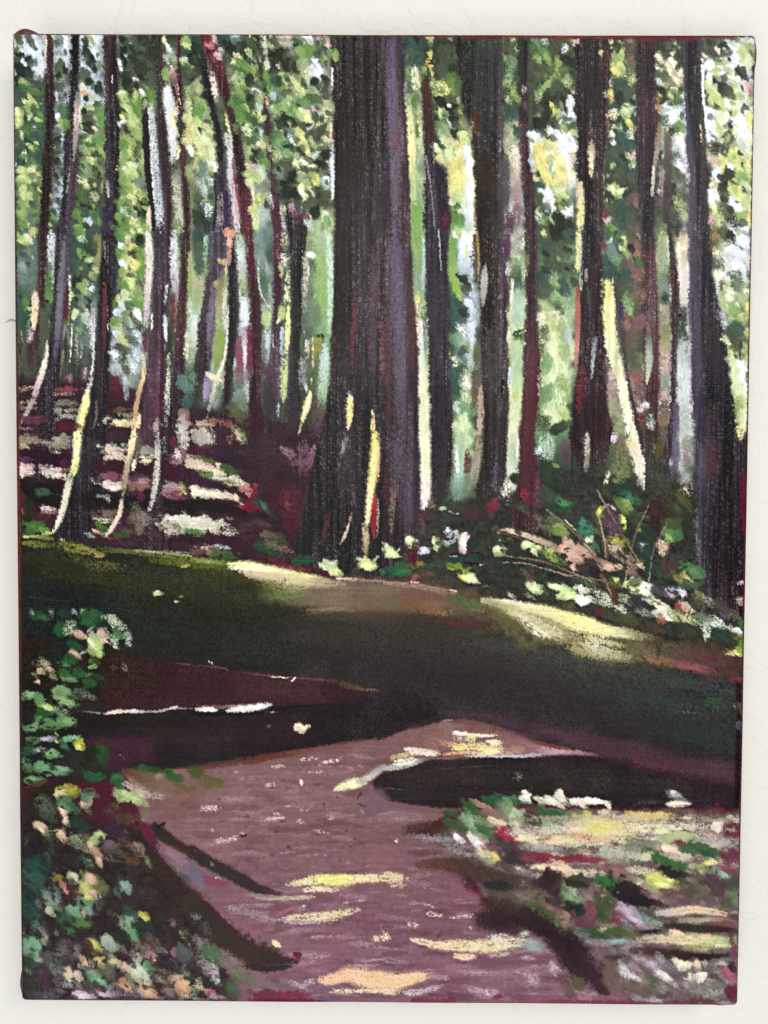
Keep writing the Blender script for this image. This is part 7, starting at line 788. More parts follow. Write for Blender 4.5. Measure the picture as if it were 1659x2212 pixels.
dabs('100 350 190 80 0 8c2c40; 200 340 110 60 0 82303e d; 90 290 60 110 80 dca480 d; 70 450 190 90 0 dcc8a4 d; 350 300 260 110 5 a4a898 d; 300 250 190 80 0 b4b4a0 d; 560 250 190 110 0 9aa484 d; 620 200 250 80 0 5c5c50 d; 540 330 190 80 10 a8ac94 d; 860 170 260 90 0 a8b878; 950 150 190 70 0 b4c484 d; 830 260 170 90 10 e0bc94; 870 270 130 60 10 e4c49c d; 790 250 80 50 10 ecd0ac; 930 220 110 60 20 8a2c40; 1050 260 230 110 10 4a6a4c; 1150 280 190 90 20 3c5c40; 1100 240 110 50 10 5c7a5c d; 1230 190 190 110 20 a8909c d; 1150 130 150 60 20 c8a890 d; 1350 330 110 230 80 74384a n; 1300 420 130 90 30 8a3048 d; 1240 400 80 60 30 9c3850 d; 440 390 110 70 20 a8606c d; 670 390 110 70 20 8a4050 d; 560 440 190 90 10 c8bca4 d; 350 450 230 110 20 8a6060 n; 420 520 190 110 40 94666a d; 200 480 130 80 20 c8a890 d; 800 360 200 130 20 3a6234; 830 380 150 90 20 446c38; 760 340 110 70 30 34582f d; 850 490 200 110 30 242424; 900 470 130 70 10 2a2a28; 740 540 230 130 15 d4d454; 700 520 150 100 20 c8cc50; 770 570 150 60 10 dce070; 830 530 70 40 10 d8dc68; 660 590 130 90 40 94a468 d; 680 620 110 60 30 a4ac7c d; 60 530 210 110 10 383c34; 20 560 130 80 10 2f332c; 320 550 210 120 20 46783c; 270 540 130 80 30 3c7038; 360 570 110 60 20 5a8a4c d; 500 650 260 190 30 262224; 480 600 170 110 20 2c2628; 600 710 260 90 10 2a2426; 440 700 170 90 30 2a2226; 1150 380 110 60 -10 c4cc58; 1140 380 70 40 0 d4dc60; 1210 370 90 60 20 d0c4a0 d; 1140 470 130 130 60 94a06c d; 1110 430 110 80 60 7a8058 d; 1270 480 130 80 30 84a48c; 1290 490 90 50 30 94b49c d; 1050 560 170 150 60 7a6c64 d; 920 580 190 130 60 5c5c44 d; 840 620 150 110 60 7a5c54 d; 1200 570 190 150 60 54424a n; 1130 680 230 130 20 5c5a4a d; 1350 560 110 190 80 4c4c44 n; 1380 650 90 190 85 5c8a58 d; 1390 720 70 110 85 74a46c d; 660 660 150 60 20 b4788a d; 780 680 150 70 20 945a64 d; 130 690 130 80 40 94887c d; 230 680 60 80 80 d8b488 d; 130 780 130 130 80 8a4450 n; 30 720 110 110 60 8aa878 d; 20 800 110 130 60 262c28; 240 770 190 190 70 46563a n; 230 830 150 150 70 3f5034 d; 370 830 150 170 60 8a3c4c d; 350 880 110 110 60 7c3444 d; 490 840 190 130 40 b49cb4; 510 860 110 90 30 c4acc4 d; 440 900 130 60 40 ac8ca0 d; 90 900 190 110 30 6a4448 n; 320 940 60 80 60 d49a8c d; 110 985 130 90 10 3c6440; 260 985 130 90 10 3a5a34; 400 980 150 90 10 4c5c34; 500 960 110 80 20 5c6a48 d; 620 880 170 110 40 8a9c8c d; 690 890 110 70 20 94aca0 d; 580 930 130 60 10 a89088 d; 230 950 40 90 80 d8ccb0 d; 40 990 110 60 10 8c7890 d; 330 1060 200 60 0 94aca8 d; 200 1070 190 60 10 a898a0 d; 380 1050 130 50 -5 84a4a0', name='painted_verge_leaf', sx=1.4, ad=.6, h=.14)
stroke('700 810 50 850 800 80 1020 780 70 1200 800 60 1290 820 40', ['a8a4a4', 'c4b098', 'dcb890', 'cfb08c', 'd0a888'], dry=.12, h=.16, lab=new_label('painted_pale_log', 'flesh coloured log like band near the right edge')); stroke('740 850 14 900 860 12 1100 850 12', ['5c504c', '54484a'], dry=.2); stroke('900 870 40 1100 870 50 1350 880 60', ['a08c80', 'b09884', '9a6a64'], dry=.2); stroke('1100 910 50 1250 900 50 1380 900 50', ['6a4c44', '74504a', '844850'], dry=.2); stroke('780 920 60 1000 940 70 1380 960 50', ['33302a', '302a24', '3c2428'], dry=.12, a=.9); stroke('560 970 40 720 970 50', ['2e2a2a', '2c2c2a'], dry=.2)
stroke('540 1040 60 750 1030 90 950 1040 110 1200 1050 100 1380 1060 80', ['a09880', 'c8b48c', 'd4c48c', 'bcc080', 'a8b87c'], dry=.2, h=.13, lab=new_label('painted_sunlit_band', 'pale yellow green sunlit band at the right edge')); stroke('830 970 60 900 990 60', ['dcbc94', 'd8b890'], dry=.15); stroke('1080 1010 40 1160 1010 40', ['e0b894', 'd8b88c'], dry=.2); stroke('950 1110 60 1150 1110 60', ['9aa458', 'b4b05c'], dry=.35); stroke('1290 1040 60 1380 1040 50', ['94b46c'], dry=.25); stroke('1200 1090 24 1370 1090 20', ['d8d4a0'], dry=.25)
stroke('480 1130 60 700 1150 80 900 1170 80 1100 1190 70 1300 1180 50', ['54403e', '44302e', '32241f', '281f20', '302a28'], dry=.08, a=.92); stroke('250 1190 50 450 1200 50', ['443034', '483638'], dry=.25); stroke('1150 1230 40 1300 1210 30 1390 1210 30', ['5c5c60', '74746f', '6a6468'], dry=.15); stroke('1000 1260 60 1200 1290 70', ['6a6060', '6f6464'], dry=.25)
dabs('430 1340 190 130 60 d4d0d4 d; 480 1350 190 90 40 dcd4dc d; 540 1380 130 60 20 d0c8d4 d; 430 1280 60 150 85 b8b4ac d; 520 1300 170 110 40 94707c d; 700 1290 190 130 40 b4a0b4 d; 680 1280 110 90 60 c0aabc d; 820 1300 190 110 30 8a8494 d; 720 1200 90 80 60 b4b8bc d; 560 1210 110 40 10 b4a898 d; 900 1240 110 60 30 dcd0a8; 920 1270 60 140 80 e0d8bc; 870 1230 60 40 30 d8ccac d; 1030 1250 110 60 60 d8c0a8 d; 1050 1260 70 60 60 dcbc9c; 1110 1250 90 50 60 c8c8b0 d; 1020 1390 110 60 10 e4e0c4; 1070 1360 60 130 75 e4e0cc; 990 1360 60 60 60 dcd8bc; 780 1370 110 80 40 dcd4c8; 830 1410 90 60 40 e0dcd0; 1270 1250 90 50 10 d8ccb0 d; 1340 1350 150 110 60 a4586f n; 1300 1330 130 90 40 b4667c d; 1350 1280 70 60 60 3a2c34; 1250 1470 110 90 60 7c8074 d; 430 1420 190 80 20 a06470 d; 470 1430 110 60 20 94485a d; 650 1420 190 130 60 5a6a48 d; 740 1460 90 110 80 9aa888 d; 600 1480 190 110 20 7a705c d; 500 1450 190 90 20 6f5c54 n; 860 1450 190 150 80 6a585a d; 1000 1440 190 130 80 7a7068 d; 1100 1480 190 110 10 94988a d; 1200 1500 150 80 -10 a8ac98 d; 1150 1430 230 60 0 84847c d; 1340 1510 130 110 60 6a2c3c n; 1300 1590 190 60 10 a89ca0 d; 1340 1610 110 40 20 b4acb4 d; 600 1560 190 60 0 a4949c d; 720 1570 110 60 0 b0a4a8 d; 300 1540 190 60 0 8a5c64 n; 900 1580 260 40 0 7c3c4a n; 1100 1570 190 40 0 6f3844 n; 60 1550 170 60 0 a4687a n; 190 1180 190 150 50 7a6468 d; 300 1280 190 130 50 6a5c58 d; 320 1400 190 150 60 6f5c54 n; 20 1420 110 110 60 5c5c3c n', name='painted_verge_leaf', sx=1.4, ad=.6, h=.13)
# ---------------------------------------------------------------- lower left tangle
sheet()
TAN = new_label('painted_tangle', 'dark tangle of leaves in the lower left corner')
poly('38 1770 200 1780 320 1785 350 1840 385 1890 410 1950 450 2020 500 2090 470 2172 42 2166', '2b2220', soft=12, jit=6, lab=TAN, br=.25)
scatter('50 2000 200 2010 420 2040 460 2165 45 2160', 190, (12, 36), 45, ['6a5c58', '4c4042', '7c766c', '3a3032', '5c6454', '8a7a76', '33403a', '7c786c', '463840'], 33, jit=40, asp=.45, a=.8, dry=.3)
scatter('45 1790 220 1790 300 1950 200 2000 45 2000', 110, (12, 32), 50, ['26382c', '33503c', '1f2a22', '3a3430', '2c2422', '4a6a50', '1c1a1a'], 34, jit=50, asp=.5, a=.8, dry=.2)
tile(0, 4)
dabs('''570 20 80 60 60 e0c8a8; 370 90 130 90 40 e4c8a4; 350 70 90 60 50 ecd4b0 d; 470 95 130 14 -10 b0b090; 540 140 130 110 60 e6b890; 530 120 90 70 50 ecc8a0 d; 440 140 130 130 60 4c6c48 d; 700 60 190 110 20 26402f n; 850 160 150 110 -30 b4d07c; 870 140 90 80 60 c0dc8c; 740 170 190 130 20 98b478 d; 640 160 130 110 20 c8ccb0 d; 720 240 190 110 20 b4bc90 d; 660 210 150 90 20 94a478 d; 760 310 130 110 60 b0bc90 d; 790 240 110 70 40 dcb890; 840 310 180 80 60 c49a7c; 860 370 90 60 70 e0b490; 960 270 230 130 10 8a7470 d; 960 210 170 90 10 7c6468 n; 970 340 150 60 10 c0aca4 d; 1000 100 230 150 20 382a38 n; 1080 110 60 50 40 8a6c5c d; 1180 260 190 130 50 b49480 d; 1200 240 110 90 50 c8ac90 d; 1270 360 130 60 50 9a9c6c d; 1290 400 70 50 60 c8c894 d; 1150 380 150 40 10 a85c34 d; 1080 320 110 90 40 7a6434 d; 1180 350 90 60 20 94482c d; 1280 130 170 130 60 7a2444 n; 1330 200 150 110 60 6a2038 d; 1090 200 170 110 20 7a5c54 d
350 440 260 150 40 22443a n; 300 430 190 110 40 2c5044; 400 470 130 80 40 2a4c40; 320 560 230 130 60 335c4c; 280 540 150 110 60 3c6454 d; 500 500 130 60 10 94843c; 520 500 90 40 10 b0a04c d; 640 510 110 90 60 d4d09c; 650 500 80 60 60 dcd8ac d; 620 550 110 60 30 8a8c90 d; 560 590 110 70 60 cc7c6c; 570 620 80 40 70 d48c78; 620 600 80 70 40 5a2434; 780 580 230 170 80 a8ac68; 740 600 130 130 70 d0c860; 720 560 110 90 60 c8c884 d; 860 580 130 150 80 6a7440; 880 620 90 130 80 8a9460 d; 780 650 130 90 30 dce058; 760 680 110 60 20 d8dc60; 790 520 110 100 50 e2b08c; 780 510 80 70 50 e6b890 d; 820 640 120 60 30 e0b894; 850 660 60 40 20 e8c4a0; 670 650 130 150 70 7c8c64 d; 690 720 110 110 60 94a088 d; 740 750 150 130 60 78a478; 770 780 90 90 60 84b084; 700 700 90 60 60 8a7c78 d; 650 850 190 140 60 7ab082; 640 810 130 110 60 84b88c; 690 860 110 80 60 74a878; 720 820 80 40 60 dca890; 600 900 230 110 50 3a6440 n; 520 850 150 110 50 34583c n; 440 640 190 110 40 7c9484 d; 480 640 130 90 60 94a494 d; 450 720 190 110 40 8aa088; 500 700 110 80 60 a4ac94 d; 330 740 110 90 60 94a490 d; 430 800 130 70 30 b8c094; 420 800 90 50 30 c8d0a0 d; 530 760 90 70 60 94605c d; 240 700 150 130 60 1e4034 n; 270 830 230 150 60 264c3c n; 350 870 150 110 60 3f6450 d; 700 920 190 110 -20 547c40; 780 900 110 70 -30 8aa054 d; 640 960 150 60 -10 3c7048; 330 950 170 90 60 94a090 d; 380 980 130 80 60 a8a898 d; 400 1040 110 110 60 b0b4a4 d; 380 1060 80 60 60 c4c4b4 d; 840 720 130 170 80 6a6468 d; 830 770 90 130 80 54505a d
1060 560 190 130 50 54705c d; 1090 590 130 110 50 94ac9c; 1080 570 110 70 40 a4b8a8 d; 960 520 150 110 40 2c241f n; 1130 950 230 150 70 74ac74; 1130 900 150 110 70 80b480; 1140 990 110 90 70 6ca46c; 1240 940 190 170 60 22342a; 1270 880 130 110 60 2a3c30; 1240 830 110 60 20 d4d040; 1260 850 90 50 20 e0dc58; 1220 820 60 40 20 c4b83c d; 1130 840 150 90 30 94a494 d; 1170 830 110 60 20 b8c0b4 d; 1040 900 110 90 60 c4ccac d; 1000 850 150 90 30 8a8c74 d; 1120 790 150 90 40 2f4c34; 950 920 190 170 60 2f1f22 n; 880 900 150 130 60 2a1e20 n; 720 990 190 90 10 301c20 n; 1060 1030 190 110 30 1f2c24 n; 1260 640 190 110 40 4a4030 d; 1300 560 190 110 40 3a2a22 n; 1400 750 190 130 40 33241e n; 1490 890 90 130 80 94747c d; 1500 910 60 70 80 b0888c d; 1580 990 130 110 60 94946c d; 1570 1000 90 70 60 a8a880 d; 1400 600 150 130 40 2c1f1c n; 1550 700 170 150 40 33251f n
280 1130 180 170 70 7ab484; 300 1120 130 130 70 84bc8c; 270 1180 130 110 70 6aa074; 230 1120 60 110 80 a8bc9c d; 250 1250 110 110 60 2c3c28 n; 820 1080 150 90 30 d0d050; 800 1080 110 60 20 dcdc60; 840 1150 80 130 80 c4c44c d; 850 1210 60 110 80 d4c85c; 870 1250 80 70 60 e0c474; 890 1270 50 50 60 e4d090; 950 1080 160 130 30 b4c0a8; 940 1060 110 90 40 c4ccb8 d; 1000 1100 110 80 40 94a48c d; 720 1220 110 50 60 dca88c; 740 1250 70 40 60 e4b090; 780 1250 90 110 70 d8b89c d; 1010 1240 130 80 30 d4cc88; 1000 1250 90 60 30 e0d894 d; 1180 1190 170 130 70 ccccac d; 1190 1200 110 110 70 d8d8bc d; 1320 1230 150 110 60 dca488; 1340 1250 90 70 60 e2a880; 1280 1190 110 60 40 c88c80 d; 1280 1240 80 50 60 3a4460; 1240 1280 60 80 80 d0d450; 1280 1290 110 110 60 6aa06c; 1110 1290 150 90 30 c8ac94; 1100 1280 110 60 30 d8bca4 d; 1220 1350 230 150 50 c8d4b0; 1230 1340 150 110 50 dce4d0 d; 1130 1380 170 90 30 b4c094 d; 1160 1440 190 90 30 b0b89c d; 600 1350 130 110 70 e0cc9c; 600 1360 90 80 70 e8d4a8 d; 670 1340 110 110 70 dcc0ac; 690 1370 80 70 70 e2c4ac d; 560 1320 90 60 60 dcb090 d; 840 1380 190 120 30 74b07c; 860 1400 130 80 30 80bc88; 800 1350 130 90 30 5c8a64 d; 780 1300 150 90 40 c4c0a8 d; 420 1280 190 110 50 6a7464 d; 470 1310 150 90 60 94a490 d; 370 1370 170 150 70 44303c n; 360 1340 110 110 70 4c3444; 400 1400 110 90 60 4c2838; 350 1230 90 60 40 d4ccc4 d; 560 1420 190 90 20 b4b0c0 d; 600 1440 150 60 10 c4bcc8 d; 700 1480 190 60 10 a8747c d; 700 1520 190 70 0 dcbcd0; 730 1530 130 50 0 e4c8d8; 860 1510 170 50 10 d4a4b0; 900 1510 110 40 10 e0b0bc; 850 1470 130 60 20 8a4450 d; 450 1500 230 110 0 6a6c74 d; 350 1520 170 90 0 8a8c98 d; 300 1500 150 90 20 4a4040 n; 620 1540 130 50 0 34282c; 250 1420 150 150 60 2c3024 n; 560 1240 190 90 30 4c4c50 d; 600 1150 230 110 20 7a7078 d; 500 1190 190 90 20 5c5c58 d; 690 1120 170 90 30 94848c d; 760 1100 110 110 60 4a2c2c n; 600 1070 130 70 30 8a6468 d; 1080 1440 150 80 40 d89c70; 1100 1460 110 60 50 e4ac78; 1040 1400 110 60 30 c87c68 d; 1290 1490 170 110 30 e0a878; 1270 1500 110 70 30 e4b084; 1320 1450 110 60 40 d89c74 d; 1580 1450 190 150 60 e4b480; 1590 1430 130 110 60 e2ac7c; 1540 1460 150 90 60 d89088 d; 1450 1470 190 110 30 b47c7c d; 1420 1400 150 90 30 a49880 d; 1400 1320 170 110 40 94705c d; 1480 1350 150 90 40 c8a490 d; 1550 1330 150 90 60 d0d0ac d; 1600 1310 130 90 60 c8d0b0 d; 1520 1180 130 110 60 8a5c6c d; 1500 1150 90 80 60 9a6c7c; 1600 1180 170 130 40 545c5c n; 1600 1150 130 110 40 6a7070 d; 1420 1230 110 190 70 2c1f28 n; 1500 1270 190 90 40 322a30 n; 1090 1160 170 70 20 9a707c d; 1070 1190 150 60 20 2f2226; 1270 1090 190 130 60 74584c d; 1330 1050 130 90 40 94806c d; 1300 1150 170 110 40 a88c8c d; 1200 1110 150 90 40 8a7c5c d; 940 1330 190 130 40 5c5c44 d; 900 1300 150 110 40 6a6c50 d; 1000 1480 230 110 0 b4a8b8 d; 1000 1510 170 60 0 c0b0bc d; 1180 1510 190 80 0 a898a8 d; 1380 1540 190 60 0 b08c90 d; 1600 1540 150 60 0 c0b490 d; 1100 1550 260 30 0 5a3038 n''', name='painted_tangle_leaf', zs=.9, mul=.9, ad=.5, h=.14)
stroke('1340 60 80 1400 130 110 1500 210 100 1640 300 100', ['261e1a', '2c221c', '33241c', '2e241c'], dry=.03, a=.93, soft=.3, h=.06); stroke('1360 70 30 1420 30 20', ['1f1a16']); stroke('1380 240 90 1480 300 120 1600 370 130', ['8a5c6c', '94707c', '8f6c7c'], dry=.18, a=.9); stroke('1420 320 60 1540 430 90 1640 480 90', ['745464', '7c6c74', '74686f'], dry=.2, a=.9); stroke('1400 420 130 1500 560 190 1600 680 230', ['34231c', '30221c', '2e241e'], dry=.08, a=.8); stroke('1560 480 50 1650 540 70', ['4c4c50', '545058'], dry=.2)
# dark gaps between the leaves of the plant
sheet()
scatter('44 1480 180 1480 200 1660 160 1760 44 1760', 70, (8, 18), 10, ['1c241d', '22201c', '26301f', '1e1b1c'], 60, jit=40, asp=.45, a=.85, dry=.2)
scatter('44 1770 230 1780 300 1900 240 2060 44 2060', 90, (8, 20), 50, ['1d251f', '241e1d', '28332a', '211c1d', '2e241f'], 61, jit=40, asp=.45, a=.85, dry=.2)
scatter('60 2050 300 2060 420 2080 440 2150 60 2150', 70, (8, 18), 50, ['3a3034', '33302c', '463a3e', '3f4438', '54464a'], 62, jit=40, asp=.45, a=.8, dry=.25)
# lights and darks on the lower part of the path
tile(1, 4)
stroke('820 560 40 950 540 70 1100 520 100 1300 530 110 1450 510 80 1600 510 80 1700 510 60', ['b8ac84', 'd0c890', 'dcd078', 'e0d468', 'dcc890', 'd8c490', 'd4c090'], dry=0.25, h=.13, lab=new_label('painted_sunlit_path', 'upper yellow bar of sunlight on the path')); stroke('970 610 40 1080 600 60 1250 610 40', ['d4c0a4', 'd8bc98', 'c8a890'], dry=.28); stroke('1100 520 60 1250 510 70 1370 500 50', ['e4dc70', 'e0d864', 'e0d878'], dry=.1); stroke('560 680 24 750 685 40 900 680 40 1040 670 50', ['a09084', 'a89c88', 'a89888', 'b4a48c'], dry=.32); stroke('750 860 30 900 850 70 1050 840 80 1250 820 80 1440 780 40', ['b8a4a0', 'd0b890', 'd8bc94', 'c8c08c', 'bcb490'], dry=0.28, h=.13, lab=new_label('painted_sunlit_path', 'middle short bar of sunlight on the path')); stroke('800 890 30 1000 890 40 1250 880 40', ['a89498', 'b0a09c', 'b8ac98'], dry=.4); stroke('740 820 40 880 760 20', ['9a5c6c', 'a85c6c'], dry=.15); stroke('1300 720 24 1500 690 24', ['a4848c', 'ac908c'], dry=.4); stroke('920 760 30 980 750 30', ['b0a4a0'], dry=.45); stroke('300 760 60 450 780 80 560 830 90 700 880 60', ['a88c84', '8f7878', '947c78', '9c8480'], dry=.4); stroke('1560 1030 50 1680 1030 50', ['d0b894', 'dcc09c'], dry=.4); stroke('1020 1020 30 1220 1010 30', ['b4989c', 'b89ca0'], dry=.55); stroke('690 1040 14 720 1070 50 750 1090 40', ['d8bc8c', 'e4c898', 'dcc090'], dry=.1, h=.15)
stroke('0 270 110 100 350 110 250 430 110 400 510 110 550 590 90 680 630 60 760 640 30', ['2a211a', '2b2420', '2c2622', '2d2624', '2c2224', '34262a', '4a343a'], dry=.03, a=.93, soft=.3, h=.06, lab=new_label('painted_branch', 'dark straight branch on the left side of the path'))
stroke('450 650 30 600 660 30 750 670 24', ['8a7468', '8f8074', '94806f'], dry=.3); stroke('100 520 90 200 550 90 300 560 60', ['7c4454', '8a4054', '7a4450'], dry=.2, a=.85); stroke('0 400 90 40 520 110 90 600 60', ['6c6470', '6f6472', '746a72'], dry=.2); stroke('200 500 16 250 510 14', ['d4bcbc'], dry=.4)
stroke('0 700 190 100 850 210 200 960 230 350 1080 230 550 1160 220 750 1210 110 900 1230 40', ['33291f', '2e2520', '302721', '32271f', '33261c', '2c2020', '2c2224'], dry=.02, a=.93, soft=.35, rag=.5, h=.06, lab=new_label('painted_branch', 'thick dark curved branch at the lower left of the path'))
stroke('180 1130 110 330 1240 150 480 1330 150 620 1400 130', ['6a6460', '8a7c7c', '74685f', '7c6c68'], dry=.2, a=.85); stroke('480 1270 60 650 1290 60 850 1270 30', ['2a2022', '2a2122', '2c2426'], dry=.1); stroke('0 1260 90 90 1380 110 200 1440 130 300 1500 130 360 1560 60', ['33222a', '2c2222', '2a2624', '2e2a24', '332428'], dry=.06, a=.9, soft=.35, rag=.5)
dabs('130 1130 150 110 60 8a8c80 d; 60 1080 130 90 60 a09098 d; 180 1190 170 130 60 4c6a48; 150 1170 110 90 60 5a7850 d; 170 1320 190 130 60 b4b0a8 d; 200 1350 150 110 60 c0bcb8 d; 100 1250 150 90 60 94908c d; 300 1260 190 130 60 8a7074 d; 420 1360 190 110 40 6a6c50 d; 400 1350 110 70 50 5c7048; 500 1400 150 90 50 6a6450 d; 350 1480 130 110 60 3f5438; 340 1470 90 70 60 4c6440 d; 460 1480 170 90 40 7a6468 d; 650 1420 190 110 30 7c6e64 d; 590 1350 150 80 20 94606c d; 900 1430 190 70 20 a49298 d; 940 1440 110 50 30 b8a8a4 d; 700 1520 230 90 0 6a2c3c n; 880 1520 190 80 0 842c44; 950 1530 110 60 0 7a2840 d; 1150 1550 190 60 0 6a5068 n; 60 1430 130 90 60 d8d4a0 d; 20 1480 90 90 60 94b48c d; 130 1500 110 60 30 d49a80 d; 180 1500 70 60 40 b85464; 90 1460 110 60 20 c89c90 d; 210 1540 130 60 0 b8a0b4 d; 80 1560 150 40 10 c8a0a0 d; 910 1180 50 70 80 6a1c2c; 915 1210 60 40 10 7a2434 d; 570 1060 60 70 80 6c6068 d; 120 940 110 90 60 5c6460 d; 30 850 60 90 80 8a9a88 d; 170 390 60 30 50 9a8c6c d', name='painted_verge_leaf', sx=1.4, ad=.6, h=.12)
stroke('1110 1380 60 1180 1390 90 1350 1340 130 1500 1380 170 1700 1400 190', ['e2b088', 'e0b084', 'e4b888', 'e2b484', 'e4b888'], dry=0.16, h=.17, br=.06, lab=new_label('painted_sunlit_path', 'large peach patch of sunlight at the bottom of the path')); stroke('1200 1480 40 1400 1480 40 1659 1490 40', ['d8c8a8', 'dcc09c', 'd8c4a4'], dry=.45); stroke('960 1420 60 1060 1390 50', ['a8949c', 'b4a0a4'], dry=.35); stroke('1400 1220 30 1659 1210 30', ['947c84', '9a848c'], dry=.4)
tile(2, 4)
stroke('-60 1400 170 100 1400 150 250 1370 110 390 1350 60', ['e2b484', 'e4b888', 'e2b888', 'e0b48c'], dry=0.17, h=.17, br=.06, lab=new_label('painted_sunlit_path', 'right hand end of the large peach patch of sunlight')); stroke('0 1480 60 120 1490 60', ['dcc09c', 'd4bc9c'], dry=.35); stroke('180 1500 60 350 1480 60 500 1440 40', ['b4a8a4', 'b0a0a4', 'a08c98'], dry=.45); stroke('400 1350 60 560 1370 40', ['9c7c8c', 'a4848c'], dry=.3)
stroke('0 500 110 100 500 90 180 510 70', ['d4bc88', 'd0b88c', 'c4a488'], dry=.3, h=.12); stroke('60 560 60 180 570 50', ['c8b088', 'b89488'], dry=.5)
stroke('240 1040 40 350 1060 60 450 1085 80 650 1090 110 900 1090 130 1100 1070 110 1250 1060 80', ['c8bca4', 'd0bc94', 'dcbc8c', 'd8cc94', 'dcc48c', 'd8cca0', 'b4bca4'], dry=0.28, h=.14, lab=new_label('painted_sunlit_path', 'long lower bar of cream sunlight on the path')); stroke('620 1180 50 700 1190 60 780 1185 50', ['e0bc8c', 'e0c094', 'd4b490'], dry=.12, h=.14); stroke('900 1030 60 1050 1010 60', ['c4bcac', 'ccc4ac'], dry=.35); stroke('1180 1000 60 1240 980 60', ['a4b494', 'b4bc9c'], dry=.45); stroke('1230 1090 90 1300 1090 110 1380 1090 60', ['94a49c', '8a9c98', '7c8484'], dry=.15); stroke('900 1180 30 1100 1160 40', ['b89ca4', 'b4a09c'], dry=.35)
stroke('340 740 50 440 740 60', ['c8b0ac', 'd0bcac'], dry=.6); stroke('360 810 50 520 830 60', ['ccb4a8', 'd4bca4'], dry=.58); stroke('580 850 40 800 830 40', ['c8b0a8', 'd0b8a4'], dry=.58); stroke('190 900 50 300 920 50', ['c0a4ac', 'c4acb0'], dry=.58); stroke('0 980 60 40 1030 50', ['d8c4a8'], dry=.5); stroke('740 920 40 760 950 30', ['b4949c'], dry=.55); stroke('100 170 30 110 190 24', ['d8c0c0'], dry=.4)
stroke('1150 1300 60 1280 1380 130 1250 1450 130', ['a88c94', 'b09490', 'a48c90'], dry=.5); stroke('1440 1260 90 1500 1330 110', ['b89ca0', 'a8909a'], dry=.45); stroke('1200 1200 60 1300 1210 60', ['b49ca4', 'ac9098'], dry=.5); stroke('700 1450 60 850 1490 80 1000 1500 80', ['a0788a', 'ac8894', 'a88494'], dry=.45); stroke('880 1480 24 900 1520 24', ['d4b8b0'], dry=.3); stroke('1560 1450 60 1590 1490 50', ['d0a88c', 'c8a080'], dry=.45); stroke('250 1570 60 450 1580 60 600 1560 50', ['6a3048', '842c48', '7a2c44'], dry=.2, a=.85); stroke('950 1540 50 1020 1530 40', ['843044'], dry=.3); stroke('1150 1590 40 1300 1550 50 1550 1590 40', ['844458', '945068', '8a4c5c'], dry=.25); stroke('500 1290 30 750 1270 40 900 1300 40', ['8f6470', '946a78', '906876'], dry=.35); stroke('800 1240 110 1000 1260 110 1250 1240 90', ['6c4050', '6a4052', '704656'], dry=.25, a=.6); stroke('0 1210 60 200 1240 40', ['947884', '8f707c'], dry=.4); stroke('1550 1380 90 1600 1500 90 1659 1560 60', ['5a4c3c', '5c4a3c', '6a4448'], dry=.3, a=.8)
# ---------------------------------------------------------------- the maroon ground shows along the edges of the canvas
sheet()
stroke('24 71 9 400 70 9 830 73 10 1250 77 12 1640 77 12', ['6a2c28', '54302c', '5c2a28', '6a2824', '5c201e'], dry=.12, br=.2); stroke('1380 82 12 1510 84 14', ['5c2024', '54202a'], dry=.1); stroke('1000 78 14 1080 79 12', ['5a2a24', '4c2420'], dry=.2)
stroke('450 78 16 450 90 12', ['6a2828'], dry=.1)
stroke('1635 80 11 1625 500 10 1614 1000 8 1606 1400 7 1600 1800 8 1594 2170 8', ['6a2420', '5c2420', '5a2020', '4a1a1e', '5a2030', '6a2438'], dry=.15, br=.2)
stroke('26 80 5 34 700 7 40 1100 8 44 1600 6 46 2160 7', ['4a2c28', '3f2a22', '6a2c2c', '3a2420', '4a2c28'], dry=.15, br=.2)
stroke('50 2160 8 500 2166 8 1000 2171 9 1590 2172 10', ['5a3c40', '5c3440', '6a3448', '74344a'], dry=.2, br=.2)
stroke('540 2160 12 700 2163 12', ['6a2034'], dry=.2); stroke('1170 2163 10 1400 2166 10', ['8a3c50', '7a3044'], dry=.2); stroke('1578 2010 12 1586 2080 14', ['6a3044', '7a4054'], dry=.35, a=.8); stroke('1560 2170 14 1594 2174 12', ['8a8088', '7a6a78'], dry=.1)
